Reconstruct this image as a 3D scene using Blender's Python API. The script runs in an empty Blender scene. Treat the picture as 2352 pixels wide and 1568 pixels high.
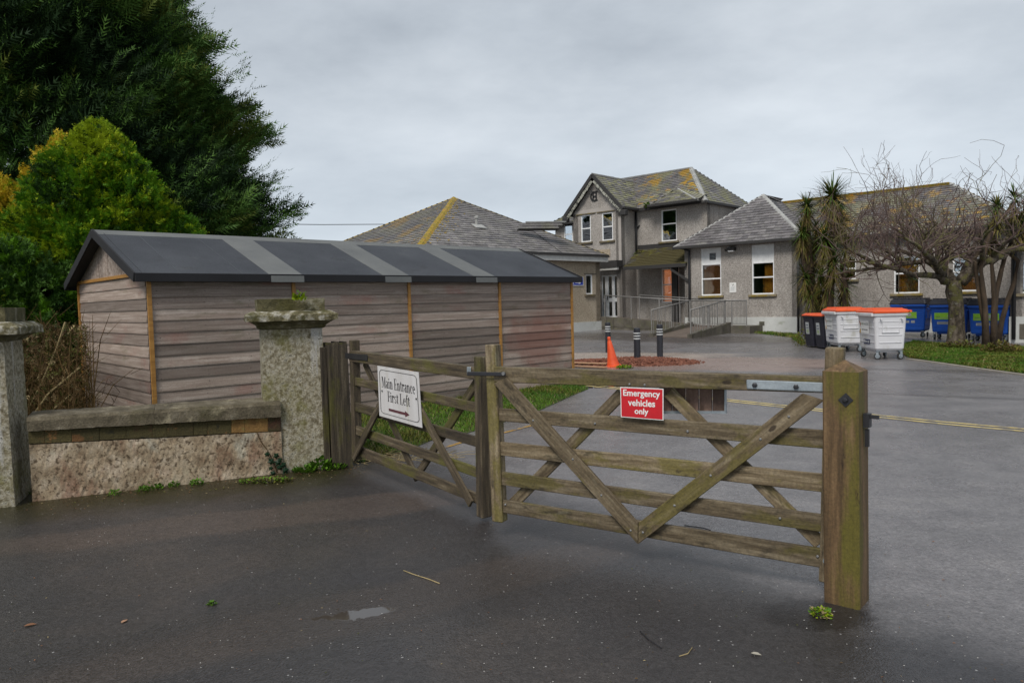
import bpy, bmesh, math, random
import numpy as np
from mathutils import Vector, Matrix
random.seed(7); RNG = np.random.default_rng(11)
S = bpy.context.scene
COL = S.collection
# ------------------------------------------------------------------ camera, sky, sun, exposure
CAMH, FPX, CX, CY = 1.6, 1660.0, 1176.0, 784.0
PITCH, ROLL = 0.05306, 0.0253
_f = np.array([0, math.cos(PITCH), -math.sin(PITCH)]); _r = np.array([1., 0, 0]); _d = np.cross(_f, _r)
RT = math.cos(ROLL)*_r + math.sin(ROLL)*_d
DN = -math.sin(ROLL)*_r + math.cos(ROLL)*_d
CP = np.array([0, 0, CAMH])
cd = bpy.data.cameras.new('camera'); cam = bpy.data.objects.new('camera', cd); COL.objects.link(cam)
cd.sensor_width = 36.0; cd.lens = 36.0*FPX/2352.0; cd.clip_start = 0.05; cd.clip_end = 3000
cam.matrix_world = Matrix(((RT[0], -DN[0], -_f[0], 0), (RT[1], -DN[1], -_f[1], 0), (RT[2], -DN[2], -_f[2], CAMH), (0, 0, 0, 1)))
S.camera = cam
SUN_EL, SUN_AZ = math.radians(48), math.radians(205)   # azimuth clockwise from +Y
w = bpy.data.worlds.new('World'); S.world = w; w.use_nodes = True
nt = w.node_tree; nt.nodes.clear()
def N(t, **k):
    n = nt.nodes.new(t)
    for a, b in k.items(): setattr(n, a, b)
    return n
out = N('ShaderNodeOutputWorld'); mixs = N('ShaderNodeMixShader'); bgs = N('ShaderNodeBackground'); bgc = N('ShaderNodeBackground')
sky = N('ShaderNodeTexSky'); sky.sky_type = 'NISHITA'; sky.sun_disc = False; sky.sun_elevation = SUN_EL; sky.sun_rotation = SUN_AZ
nt.links.new(sky.outputs[0], bgs.inputs[0]); bgs.inputs[1].default_value = 0.07
tc = N('ShaderNodeTexCoord'); sep = N('ShaderNodeSeparateXYZ'); nt.links.new(tc.outputs['Generated'], sep.inputs[0])
# project the direction on a cloud deck so that clouds flatten towards the horizon
zc = N('ShaderNodeMath', operation='MAXIMUM'); nt.links.new(sep.outputs[2], zc.inputs[0]); zc.inputs[1].default_value = 0.0
za = N('ShaderNodeMath', operation='ADD'); nt.links.new(zc.outputs[0], za.inputs[0]); za.inputs[1].default_value = 0.22
dv = N('ShaderNodeVectorMath', operation='DIVIDE'); nt.links.new(tc.outputs['Generated'], dv.inputs[0])
cz = N('ShaderNodeCombineXYZ')
for i in range(3): nt.links.new(za.outputs[0], cz.inputs[i])
nt.links.new(cz.outputs[0], dv.inputs[1])
mp = N('ShaderNodeMapping'); mp.inputs['Scale'].default_value = (0.8, .95, 0.35); mp.inputs['Rotation'].default_value = (0, 0, 1.1); mp.inputs['Location'].default_value = (3.1, 1.7, 0)
nt.links.new(dv.outputs[0], mp.inputs[0])
n1 = N('ShaderNodeTexNoise'); n1.inputs['Scale'].default_value = .95; n1.inputs['Detail'].default_value = 7; n1.inputs['Roughness'].default_value = 0.56
nt.links.new(mp.outputs[0], n1.inputs['Vector'])
cr = N('ShaderNodeValToRGB'); e = cr.color_ramp.elements
e[0].position = .32; e[0].color = (.205, .23, .262, 1); e[1].position = .68; e[1].color = (.44, .47, .5, 1)
m_ = cr.color_ramp.elements.new(.5); m_.color = (.325, .355, .388, 1)
nt.links.new(n1.outputs[0], cr.inputs[0])
# brighter band low over the horizon, as thin cloud
hr = N('ShaderNodeMapRange'); hr.inputs[1].default_value = 0.0; hr.inputs[2].default_value = .32; hr.inputs[3].default_value = .75; hr.inputs[4].default_value = 0
hr.interpolation_type = 'SMOOTHSTEP'
nt.links.new(sep.outputs[2], hr.inputs[0])
mx = N('ShaderNodeMixRGB'); nt.links.new(hr.outputs[0], mx.inputs[0]); nt.links.new(cr.outputs[0], mx.inputs[1]); mx.inputs[2].default_value = (.44, .487, .535, 1)
nt.links.new(mx.outputs[0], bgc.inputs[0]); bgc.inputs[1].default_value = 1.0
mixs.inputs[0].default_value = 0.93
nt.links.new(bgs.outputs[0], mixs.inputs[1]); nt.links.new(bgc.outputs[0], mixs.inputs[2]); nt.links.new(mixs.outputs[0], out.inputs[0])
sl = bpy.data.lights.new('sun', 'SUN'); sl.energy = 1.5; sl.angle = math.radians(22); sl.color = (1, .95, .88)
so = bpy.data.objects.new('sun', sl); COL.objects.link(so)
sd = Vector((math.sin(SUN_AZ)*math.cos(SUN_EL), math.cos(SUN_AZ)*math.cos(SUN_EL), math.sin(SUN_EL)))
so.rotation_euler = sd.to_track_quat('Z', 'Y').to_euler(); so.location = (0, 0, 30)
vs = S.view_settings; vs.view_transform = 'Standard'; vs.look = 'None'; vs.exposure = 0.78; vs.gamma = 1; vs.use_curve_mapping = False

# ------------------------------------------------------------------ measuring the place: rays of the photograph met with real planes
def ray(x, y): return (x-CX)/FPX*RT + (y-CY)/FPX*DN + _f
def P(x, y, Y): d = ray(x, y); return CP + d*(Y/d[1])
def PZ(x, y, z=0.): d = ray(x, y); return CP + d*((z-CAMH)/d[2])
def PW(x, y, wall):
    q, az = wall; n = np.array([-math.sin(math.radians(az)), math.cos(math.radians(az)), 0]); d = ray(x, y)
    return CP + d*(n@(np.array([q[0], q[1], 0])-CP)/(n@d))
def gz(x, y):
    t = np.maximum(0, np.asarray(y, float)-21.); return .022*t*t/(t+2.0)
def PG(x, y, up=0.):
    z = 0.
    for _ in range(12):
        p = PZ(x, y, z+up); z = float(gz(p[0], p[1]))
    return p
def E(az, z=0): a = math.radians(az); return np.array([math.cos(a), math.sin(a), z])

# ------------------------------------------------------------------ materials
MATS = {}
class MB_:
    def __init__(s, name):
        s.m = bpy.data.materials.new(name); s.m.use_nodes = True; s.t = s.m.node_tree; s.b = s.t.nodes['Principled BSDF']; s.L = s.t.links.new
    def n(s, t, **k):
        q = s.t.nodes.new(t)
        for a, b in k.items(): setattr(q, a, b)
        return q
    def ramp(s, fac, cols):
        r = s.n('ShaderNodeValToRGB'); el = r.color_ramp.elements
        while len(el) > 1: el.remove(el[-1])
        el[0].position = cols[0][0]; el[0].color = (*cols[0][1], 1)
        for p, c in cols[1:]: q = el.new(p); q.color = (*c, 1)
        s.L(fac, r.inputs[0]); return r.outputs[0]
    def noise(s, v, sc, det=4, ro=.6, dist=0):
        q = s.n('ShaderNodeTexNoise'); q.inputs['Scale'].default_value = sc; q.inputs['Detail'].default_value = det
        q.inputs['Roughness'].default_value = ro; q.inputs['Distortion'].default_value = dist
        if v is not None: s.L(v, q.inputs['Vector'])
        return q.outputs[0]
    def rng(s, v, lo, hi, a=0., b=1., smooth=True):
        q = s.n('ShaderNodeMapRange'); q.inputs[1].default_value = lo; q.inputs[2].default_value = hi; q.inputs[3].default_value = a; q.inputs[4].default_value = b
        if smooth: q.interpolation_type = 'SMOOTHSTEP'
        s.L(v, q.inputs[0]); return q.outputs[0]
    def mix(s, f, a, b, mode='MIX'):
        q = s.n('ShaderNodeMixRGB', blend_type=mode)
        if isinstance(f, (int, float)): q.inputs[0].default_value = f
        else: s.L(f, q.inputs[0])
        for i, c in ((1, a), (2, b)):
            if isinstance(c, (tuple, list)): q.inputs[i].default_value = (*c, 1)
            else: s.L(c, q.inputs[i])
        return q.outputs[0]
    def math(s, op, a, b=None):
        q = s.n('ShaderNodeMath', operation=op)
        for i, c in ((0, a), (1, b)):
            if c is None: continue
            if isinstance(c, (int, float)): q.inputs[i].default_value = c
            else: s.L(c, q.inputs[i])
        return q.outputs[0]
    def bump(s, h, st, dist=.01):
        q = s.n('ShaderNodeBump'); q.inputs['Strength'].default_value = st; q.inputs['Distance'].default_value = dist
        s.L(h, q.inputs['Height']); s.L(q.outputs[0], s.b.inputs['Normal'])
def coords(k, scale=(1, 1, 1), rnd=True):
    t = k.n('ShaderNodeTexCoord'); v = t.outputs['Object']
    if rnd:
        oi = k.n('ShaderNodeObjectInfo'); mm = k.math('MULTIPLY', oi.outputs['Random'], 37.0)
        c = k.n('ShaderNodeCombineXYZ')
        for i in range(3): k.L(mm, c.inputs[i])
        a = k.n('ShaderNodeVectorMath', operation='ADD'); k.L(v, a.inputs[0]); k.L(c.outputs[0], a.inputs[1]); v = a.outputs[0]
    m = k.n('ShaderNodeMapping'); m.inputs['Scale'].default_value = scale; k.L(v, m.inputs[0]); return m.outputs[0]
def mat(name, cols, scale=3, stretch=(1, 1, 1), det=5, rough=.8, rvar=0, bump=0, bscale=60, bdist=.005, layers=(), var=0., fine=0., finesc=80, metal=0, spec=.5, rnd=True, knots=None):
    if name in MATS: return MATS[name]
    k = MB_(name); v = coords(k, stretch, rnd); base = k.noise(v, scale, det)
    c = k.ramp(base, cols)
    for (ls, lst, lo, hi, lc, strength) in layers:
        lv = coords(k, lst, rnd); q = k.noise(lv, ls, 5, .65); f = k.math('MULTIPLY', k.rng(q, lo, hi), strength); c = k.mix(f, c, lc)
    if knots:
        vo = k.n('ShaderNodeTexVoronoi'); vo.inputs['Scale'].default_value = knots[0]; k.L(coords(k, knots[1], rnd), vo.inputs['Vector']); s_ = k.n('ShaderNodeSeparateXYZ'); k.L(vo.outputs['Color'], s_.inputs[0])
        f = k.math('MULTIPLY', k.rng(vo.outputs['Distance'], knots[2]*.55, knots[2], .9, 0.), k.math('GREATER_THAN', s_.outputs[0], .45)); c = k.mix(f, c, knots[3])
    if fine:
        q = k.noise(coords(k, (1, 1, 1), rnd), finesc, 3, .7); f = k.rng(q, .3, .7, 1-fine, 1+fine, False)
        cc = k.n('ShaderNodeCombineXYZ')
        for i in range(3): k.L(f, cc.inputs[i])
        c = k.mix(1.0, c, cc.outputs[0], 'MULTIPLY')
    if var:
        oi = k.n('ShaderNodeObjectInfo'); f = k.rng(oi.outputs['Random'], 0, 1, 1-var, 1+var, False)
        cc = k.n('ShaderNodeCombineXYZ')
        for i in range(3): k.L(f, cc.inputs[i])
        c = k.mix(1.0, c, cc.outputs[0], 'MULTIPLY')
    k.L(c, k.b.inputs['Base Color']); k.b.inputs['Metallic'].default_value = metal; k.b.inputs['Specular IOR Level'].default_value = spec
    if rvar: k.L(k.rng(base, .3, .7, rough-rvar, rough+rvar), k.b.inputs['Roughness'])
    else: k.b.inputs['Roughness'].default_value = rough
    if bump: k.bump(k.noise(coords(k, stretch if max(stretch) > 3 else (1, 1, 1), rnd), bscale, 4, .65), bump, bdist)
    MATS[name] = k.m; return k.m
def flat(name, c, rough=.6, metal=0, var=.0):
    return mat(name, [(.3, tuple(x*.88 for x in c)), (.7, tuple(min(1, x*1.1) for x in c))], 6, rough=rough, metal=metal, var=var, fine=.06, finesc=40)

# ------------------------------------------------------------------ building helpers
WM = {}   # world matrices
def reg(o, M=None): WM[o.name] = M if M is not None else Matrix.Identity(4)
def link(o, M, parent=None):
    COL.objects.link(o); reg(o, M)
    if parent is not None:
        o.parent = parent; o.matrix_parent_inverse = Matrix.Identity(4); o.matrix_basis = WM[parent.name].inverted() @ M
    else: o.matrix_basis = M
    return o
def thing(name, label, cat, loc, group=None):
    o = bpy.data.objects.new(name, None); o.empty_display_size = .2
    link(o, Matrix.Translation(Vector([float(v) for v in loc])))
    o['label'] = label; o['category'] = cat
    if group: o['group'] = group
    return o
def tag(o, label=None, cat=None, group=None, kind=None):
    for k_, v_ in (('label', label), ('category', cat), ('group', group), ('kind', kind)):
        if v_: o[k_] = v_
    return o
def build(name, V, F, m, parent=None, kind=None, origin=None, smooth=False, M=None):
    """mesh from world vertices (or local ones when M is given)"""
    V = [tuple(float(c) for c in v) for v in V]
    if M is None:
        a = np.array(V)
        org = Vector(origin) if origin is not None else Vector((*(a.min(0)[:2]+a.max(0)[:2])/2, a[:, 2].min()))
        V = [(v[0]-org.x, v[1]-org.y, v[2]-org.z) for v in V]; M = Matrix.Translation(org)
    me = bpy.data.meshes.new(name); me.from_pydata(V, [], [tuple(f) for f in F]); 
    mm = m if isinstance(m, (list, tuple)) else [m]
    for q in mm: me.materials.append(q)
    if smooth: me.polygons.foreach_set('use_smooth', [True]*len(me.polygons))
    me.update()
    o = bpy.data.objects.new(name, me); link(o, M, parent)
    if kind: o['kind'] = kind
    return o
def big(name, V, T, m, parent=None, kind=None, midx=None, org=None):
    V = np.asarray(V, np.float32); T = np.asarray(T, np.int32)
    if org is None: org = np.array([V[:, 0].mean(), V[:, 1].mean(), V[:, 2].min()])
    V = V-np.asarray(org, np.float32)
    me = bpy.data.meshes.new(name); n = T.shape[1]
    me.vertices.add(len(V)); me.vertices.foreach_set('co', V.ravel())
    me.loops.add(T.size); me.loops.foreach_set('vertex_index', T.ravel())
    me.polygons.add(len(T)); me.polygons.foreach_set('loop_start', np.arange(0, T.size, n, dtype=np.int32)); me.polygons.foreach_set('loop_total', np.full(len(T), n, np.int32))
    for q in (m if isinstance(m, (list, tuple)) else [m]): me.materials.append(q)
    if midx is not None: me.polygons.foreach_set('material_index', np.asarray(midx, np.int32))
    me.update(calc_edges=True)
    o = bpy.data.objects.new(name, me); link(o, Matrix.Translation(Vector([float(x) for x in org])), parent)
    if kind: o['kind'] = kind
    return o
BOXF = [(0, 3, 2, 1), (4, 5, 6, 7), (0, 1, 5, 4), (1, 2, 6, 5), (2, 3, 7, 6), (3, 0, 4, 7)]
BOXC = {}
def boxmesh(sx, sy, sz, m, bev=0., cache=True):
    key = (round(sx, 4), round(sy, 4), round(sz, 4), m.name, bev)
    if cache and key in BOXC: return BOXC[key]
    bm = bmesh.new(); bmesh.ops.create_cube(bm, size=1.0); bmesh.ops.scale(bm, vec=(sx, sy, sz), verts=bm.verts)
    if bev: bmesh.ops.bevel(bm, geom=bm.edges[:], offset=bev, segments=1, affect='EDGES', profile=.5)
    me = bpy.data.meshes.new('box'); bm.to_mesh(me); bm.free(); me.materials.append(m)
    BOXC[key] = me; return me
def frame(o, x, z):
    """matrix with local X along x, local Z near z"""
    x = Vector([float(v) for v in x]).normalized(); z = Vector([float(v) for v in z]); y = z.cross(x).normalized(); z = x.cross(y)
    return Matrix(((x.x, y.x, z.x, float(o[0])), (x.y, y.y, z.y, float(o[1])), (x.z, y.z, z.z, float(o[2])), (0, 0, 0, 1)))
def box(name, c, size, xdir, m, parent=None, up=(0, 0, 1), bev=0., kind=None):
    me = boxmesh(*size, m, bev); o = bpy.data.objects.new(name, me); link(o, frame(c, xdir, up), parent)
    if kind: o['kind'] = kind
    return o
def beam(name, a, b, th, h, up, m, parent=None, bev=.003):
    """bar from a to b; th = thickness across, h = size along up"""
    a = np.array(a, float); b = np.array(b, float); L = np.linalg.norm(b-a)
    return box(name, (a+b)/2, (L, th, h), (b-a)/L, m, parent, up, bev)
def tube_vf(pts, rad, seg=6, cap=True):
    pts = [np.array(p, float) for p in pts]; V = []; F = []
    up = np.array([.13, .21, .97])
    for i, p in enumerate(pts):
        d = pts[min(i+1, len(pts)-1)]-pts[max(i-1, 0)]; d = d/(np.linalg.norm(d)+1e-9)
        u = np.cross(up, d); nu = np.linalg.norm(u)
        if nu < .15: u = np.cross(np.array([1., .1, 0]), d); nu = np.linalg.norm(u)
        u /= nu; v = np.cross(d, u); r = rad[i] if hasattr(rad, '__len__') else rad
        for k in range(seg): a = 2*math.pi*k/seg; V.append(p+r*(math.cos(a)*u+math.sin(a)*v))
    for i in range(len(pts)-1):
        for k in range(seg): a = i*seg+k; b = i*seg+(k+1) % seg; F.append((a, b, b+seg, a+seg))
    if cap: F.append(tuple(range(seg-1, -1, -1))); F.append(tuple(range((len(pts)-1)*seg, len(pts)*seg)))
    return V, F
def tube(name, pts, rad, m, parent=None, seg=8, kind=None):
    V, F = tube_vf(pts, rad, seg); return build(name, V, F, m, parent, kind, smooth=seg > 6)
def join(parts):
    V = []; F = []
    for v, f in parts:
        o = len(V); V += list(v); F += [tuple(i+o for i in q) for q in f]
    return V, F
def box_vf(c, size, x=(1, 0, 0), up=(0, 0, 1)):
    M = frame(c, x, up); V = []
    for sz in (-.5, .5):
        for sx, sy in ((-.5, -.5), (.5, -.5), (.5, .5), (-.5, .5)): V.append(tuple(M @ Vector((sx*size[0], sy*size[1], sz*size[2]))))
    return V, BOXF
def prism_vf(poly, z0, z1):
    n = len(poly); V = [(p[0], p[1], z0) for p in poly]+[(p[0], p[1], z1) for p in poly]
    F = [tuple(range(n-1, -1, -1)), tuple(range(n, 2*n))]+[(i, (i+1) % n, (i+1) % n+n, i+n) for i in range(n)]
    return V, F
def lathe_vf(prof, c=(0, 0, 0), seg=20, M=None):
    V = []; F = []
    for r, z in prof:
        for k in range(seg):
            a = 2*math.pi*k/seg; v = Vector((r*math.cos(a), r*math.sin(a), z))
            if M: v = M @ v
            V.append((v[0]+c[0], v[1]+c[1], v[2]+c[2]))
    for i in range(len(prof)-1):
        for k in range(seg): a = i*seg+k; b = i*seg+(k+1) % seg; F.append((a, b, b+seg, a+seg))
    F.append(tuple(range(seg-1, -1, -1))); F.append(tuple(range((len(prof)-1)*seg, len(prof)*seg)))
    return V, F

# ------------------------------------------------------------------ material set
M_wood_gate = mat('green_weathered_timber', [(.32, (.065, .045, .022)), (.5, (.13, .097, .055)), (.68, (.225, .18, .115))], 2.5, (1.2, 14, 14), rough=.75, bump=.6, bscale=9, bdist=.004,
    layers=[(1.9, (1, 2.5, 2.5), .52, .62, (.105, .088, .015), .7), (5, (1, 3, 3), .56, .68, (.03, .022, .01), .75), (3, (1, 2, 6), .62, .72, (.2, .18, .12), .5)], var=.28, fine=.3, finesc=60, knots=(2.2, (1.1, 2.6, 2.6), .085, (.025, .014, .006)))
M_wood_post = mat('brown_post_timber', [(.3, (.055, .033, .013)), (.5, (.125, .074, .032)), (.7, (.2, .125, .06))], 2.2, (13, 13, .9), rough=.7, bump=.7, bscale=7, bdist=.005,
    layers=[(1.6, (2.5, 2.5, .6), .5, .64, (.1, .09, .008), .85), (6, (2.2, 2.2, .8), .62, .7, (.03, .015, .006), .85)], fine=.25, finesc=70, knots=(2.4, (2.4, 2.4, 1.2), .1, (.02, .01, .004)))
M_wood_old = mat('dark_old_timber', [(.3, (.022, .016, .01)), (.55, (.07, .052, .03)), (.75, (.16, .13, .085))], 2.5, (1.2, 14, 14), rough=.85, bump=.7, bscale=9, bdist=.005,
    layers=[(1.4, (1, 2, 2), .48, .62, (.075, .07, .012), .85)], var=.3, fine=.3)
M_wood_oldv = mat('dark_old_upright_timber', [(.3, (.018, .013, .008)), (.55, (.055, .042, .025)), (.75, (.14, .115, .075))], 2.5, (12, 12, .8), rough=.85, bump=.9, bscale=6, bdist=.01,
    layers=[(1.6, (2, 2, .8), .5, .64, (.07, .065, .01), .85)], fine=.3)
M_board = mat('shed_board', [(.25, (.18, .132, .106)), (.5, (.265, .208, .172)), (.75, (.385, .322, .278))], 1.4, (1, 26, 26), rough=.85, bump=.3, bscale=10, bdist=.003,
    layers=[(1.1, (1, 1.2, 1.2), .54, .7, (.25, .12, .095), .55), (1.6, (1, 3, 3), .56, .7, (.14, .12, .075), .55), (2.2, (1.2, 5, 5), .58, .72, (.42, .36, .31), .45), (7, (5, 3, 3), .68, .74, (.05, .045, .04), .7)], var=.42, fine=.2)
M_board_v = mat('shed_gable_board', [(.3, (.14, .1, .08)), (.5, (.25, .2, .165)), (.7, (.36, .3, .26))], 2, (1.5, 12, 12), rough=.85, bump=.4, bscale=8, bdist=.003, layers=[(1.6, (1, 1, 1), .5, .75, (.2, .19, .19), .4)], var=.2, fine=.13)
M_batten = mat('orange_stained_batten', [(.3, (.27, .12, .02)), (.7, (.43, .22, .05))], 3, (1, 10, 10), rough=.6, fine=.1, layers=[(3, (1, 1, 1), .55, .7, (.17, .1, .03), .6)])
M_felt = mat('dark_roof_felt', [(.3, (.03, .034, .042)), (.7, (.055, .06, .07))], 1.1, rough=.85, bump=.5, bscale=120, bdist=.003, fine=.35, finesc=70, rnd=False, layers=[(2.5, (1, 1, 1), .55, .7, (.028, .03, .034), .6), (1.2, (1, 1, 1), .6, .72, (.075, .08, .08), .45)])
M_felt_k = mat('black_felt_edge', [(.3, (.009, .009, .011)), (.7, (.016, .016, .019))], 1.5, rough=.9, fine=.2)
M_felt_s = mat('felt_seam', [(.3, (.06, .065, .075)), (.7, (.08, .086, .097))], 1.5, rough=.9)
M_felt_l = mat('pale_felt_strip', [(.3, (.11, .115, .115)), (.7, (.155, .16, .155))], 1.5, rough=.85, bump=.4, bscale=220, bdist=.003, fine=.18, finesc=160)
M_stone = mat('lichened_roughcast', [(.34, (.12, .098, .055)), (.5, (.27, .24, .168)), (.64, (.46, .43, .35))], 26, rough=.95, bump=.8, bscale=85, bdist=.01,
    layers=[(1.7, (1, 1, 1), .5, .66, (.15, .14, .03), .7), (2.2, (2.6, 2.6, .35), .56, .68, (.46, .45, .43), .75), (26, (1, 1, 1), .58, .66, (.05, .04, .018), .8)], fine=.3, finesc=70)
M_cap = mat('mossy_cap_stone', [(.3, (.05, .045, .017)), (.55, (.12, .105, .05)), (.75, (.3, .28, .21))], 9, rough=.95, bump=1, bscale=60, bdist=.012,
    layers=[(2.5, (1, 1, 1), .5, .62, (.055, .05, .01), .8)], fine=.3, finesc=60)
M_coping = mat('coping_stone', [(.3, (.06, .048, .028)), (.55, (.13, .108, .07)), (.75, (.24, .21, .155))], 7, rough=.95, bump=.8, bscale=60, bdist=.012,
    layers=[(2.6, (1, 1, 1), .57, .65, (.3, .26, .17), .7), (2, (1, 1, 1), .55, .7, (.055, .05, .015), .6)], fine=.3, finesc=60)
M_render = mat('stained_render', [(.32, (.18, .125, .075)), (.5, (.32, .25, .165)), (.66, (.45, .375, .28))], 6, rough=.95, bump=.5, bscale=90, bdist=.004,
    layers=[(2.0, (1.4, 1.4, .5), .5, .68, (.19, .085, .05), .75), (3, (1, 1, .6), .55, .7, (.4, .39, .32), .6), (28, (1, 1, 1), .53, .62, (.07, .045, .024), .85), (1.5, (1, 1, 1), .55, .68, (.12, .11, .035), .65)], fine=.35, finesc=60)
M_brick = mat('mossy_brick', [(.3, (.04, .022, .012)), (.7, (.12, .045, .022))], 9, rough=.95, bump=.9, bscale=40, bdist=.01, layers=[(3.5, (1, 1, 1), .3, .46, (.06, .05, .016), .95), (5, (1, 1, 1), .56, .64, (.2, .09, .03), .7), (7, (1, 1, 1), .6, .68, (.02, .02, .01), .8)], var=.2, fine=.35)
M_brick2 = mat('sandy_brick', [(.3, (.13, .07, .02)), (.7, (.23, .13, .04))], 12, rough=.95, bump=.9, bscale=40, bdist=.01, layers=[(4, (1, 1, 1), .5, .62, (.18, .16, .05), .8)], var=.2, fine=.25)
M_dash = mat('pebbledash_wall', [(.3, (.285, .26, .235)), (.5, (.36, .332, .304)), (.7, (.435, .403, .37))], .55, rough=.95, bump=1, bscale=26, bdist=.02, fine=.42, finesc=20,
    layers=[(.8, (1, 1, .25), .55, .75, (.25, .225, .195), .65), (2.4, (1, 1, .09), .54, .68, (.22, .2, .175), .5), (1.3, (1, 1, .4), .62, .75, (.33, .28, .2), .5)], rnd=False)
M_dash_w = mat('buff_pebbledash', [(.3, (.33, .27, .195)), (.5, (.4, .335, .25)), (.7, (.47, .4, .31))], .6, rough=.95, bump=1, bscale=26, bdist=.02, fine=.35, finesc=20,
    layers=[(.8, (1, 1, .25), .55, .75, (.24, .21, .17), .5)], rnd=False)
M_smooth = mat('smooth_render_band', [(.3, (.34, .31, .28)), (.7, (.44, .41, .38))], 1.5, rough=.9, bump=.3, bscale=40, fine=.1)
M_plinth = mat('white_plinth', [(.3, (.46, .47, .45)), (.7, (.6, .61, .59))], 1.2, rough=.85, bump=.4, bscale=40, layers=[(1.8, (1, 1, 1.6), .55, .72, (.25, .27, .18), .6)], fine=.1, rnd=False)
def slate(name, lichen=0., green=0., dark=1.):
    L_ = [(1.3, (1, 1, 1), .5, .7, (.2*dark, .195*dark, .17*dark), .6)]
    if green: L_.append((.9, (1, 1, 1), .42, .62, (.24, .235, .1), green))
    if lichen: L_ += [(.55, (1, 1, 1), .54, .62, (.36, .21, .015), lichen), (3.2, (1, 1, 1), .6, .68, (.42, .19, .025), .55)]
    return mat(name, [(.3, (.085*dark, .077*dark, .08*dark)), (.5, (.14*dark, .129*dark, .13*dark)), (.7, (.21*dark, .197*dark, .194*dark))], 2.2, rough=.55, rvar=.12, bump=.4, bscale=30, bdist=.006, layers=L_, var=.3, fine=.3, finesc=14)
M_slate = slate('grey_slate'); M_slate_g = slate('green_grey_slate', 0, .75); M_slate_l = slate('lichened_slate', .85, .6); M_slate_p = slate('purple_grey_slate', 0, .15, .95)
M_ridge = mat('ridge_tile', [(.3, (.11, .11, .11)), (.7, (.2, .2, .19))], 3, rough=.8, fine=.2, bump=.5, bscale=20)
M_lichen = mat('lichen_covered_hip', [(.3, (.2, .17, .03)), (.5, (.34, .24, .03)), (.7, (.42, .25, .05))], 5, rough=.95, fine=.35, finesc=25, bump=1, bscale=20, bdist=.02, layers=[(3, (1, 1, 1), .56, .64, (.17, .15, .12), .8), (4, (1, 1, 1), .6, .66, (.5, .2, .03), .8)], rnd=False)
M_lead = mat('pale_lead_flashing', [(.3, (.27, .27, .26)), (.7, (.42, .42, .4))], 2, rough=.7, fine=.15, bump=.3, bscale=20)
M_white = flat('white_upvc', (.8, .81, .81), .4); M_whiteg = flat('weathered_white_paint', (.5, .5, .48), .6)
M_black = flat('black_cast_iron', (.02, .02, .022), .5); M_fascia = flat('dark_fascia', (.035, .033, .032), .6); M_galv = mat('galvanised_steel', [(.3, (.25, .29, .32)), (.7, (.42, .47, .5))], 8, rough=.45, metal=.5, fine=.12)
M_rail = mat('grey_handrail', [(.3, (.19, .185, .175)), (.7, (.3, .29, .28))], 8, rough=.5, metal=.2, fine=.1)
M_iron = flat('dark_iron', (.05, .05, .055), .45, .6)
M_sillg = mat('brown_sill', [(.3, (.1, .085, .055)), (.7, (.18, .15, .1))], 6, rough=.95, bump=.8, bscale=30, bdist=.01, layers=[(2.6, (1, 1, 1), .52, .62, (.2, .16, .03), .7)], fine=.25)
M_sill = mat('mossy_sill', [(.3, (.2, .17, .1)), (.7, (.3, .25, .17))], 6, rough=.95, bump=.8, bscale=30, bdist=.01, layers=[(3.0, (1, 1, 1), .44, .58, (.24, .17, .02), .85)], fine=.25, rnd=True)
M_moss = mat('roof_moss', [(.3, (.045, .036, .016)), (.5, (.08, .066, .02)), (.7, (.17, .17, .018))], 3, rough=1, bump=1, bscale=20, bdist=.03, fine=.35, finesc=30, layers=[(1.1, (1, 1, 1), .48, .6, (.07, .065, .06), .9)], rnd=False)
M_conc = mat('old_concrete', [(.3, (.06, .053, .04)), (.7, (.15, .135, .11))], 2, rough=.9, bump=.6, bscale=30, layers=[(1.8, (1, 1, 1), .5, .66, (.1, .1, .05), .7)], fine=.2)
M_bark = mat('grey_green_bark', [(.33, (.03, .022, .016)), (.5, (.085, .066, .045)), (.66, (.19, .155, .12))], 9, (1, 1, .5), rough=.95, bump=1, bscale=22, bdist=.05, layers=[(3.2, (1, 1, 1), .5, .6, (.14, .135, .035), .75), (7, (1, 1, 1), .6, .68, (.3, .3, .24), .6)], fine=.3, rnd=False)
M_twig = mat('twig_bark', [(.3, (.06, .038, .034)), (.7, (.17, .12, .105))], 4, rough=.9, layers=[(1.2, (1, 1, 1), .5, .62, (.13, .13, .035), .7)], rnd=False)
M_trunk = mat('brown_trunk', [(.3, (.03, .02, .012)), (.7, (.1, .068, .042))], 5, (1, 1, .4), rough=.95, bump=1, bscale=18, bdist=.02, fine=.3)
def leafmat(name, a, b, sc=1.2, rough=.55, trans=.0):
    k = MB_(name); v = coords(k, (1, 1, 1), False); c = k.ramp(k.noise(v, sc, 4), [(.35, a), (.65, b)])
    q = k.noise(v, 14, 3); f = k.rng(q, .3, .7, .65, 1.4, False); cc = k.n('ShaderNodeCombineXYZ')
    for i in range(3): k.L(f, cc.inputs[i])
    c = k.mix(1., c, cc.outputs[0], 'MULTIPLY'); k.L(c, k.b.inputs['Base Color']); k.b.inputs['Roughness'].default_value = rough; k.b.inputs['Specular IOR Level'].default_value = .12
    if trans:
        tr = k.n('ShaderNodeBsdfTranslucent'); k.L(c, tr.inputs[0]); ms = k.n('ShaderNodeMixShader'); ms.inputs[0].default_value = trans
        k.L(k.b.outputs[0], ms.inputs[1]); k.L(tr.outputs[0], ms.inputs[2]); k.L(ms.outputs[0], k.t.nodes['Material Output'].inputs[0])
    return k.m
M_con_d = leafmat('dark_conifer', (.009, .022, .01), (.022, .045, .013)); M_con_m = leafmat('mid_conifer', (.035, .085, .018), (.075, .145, .026)); M_con_y = leafmat('olive_conifer', (.07, .1, .016), (.1, .125, .024))
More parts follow.
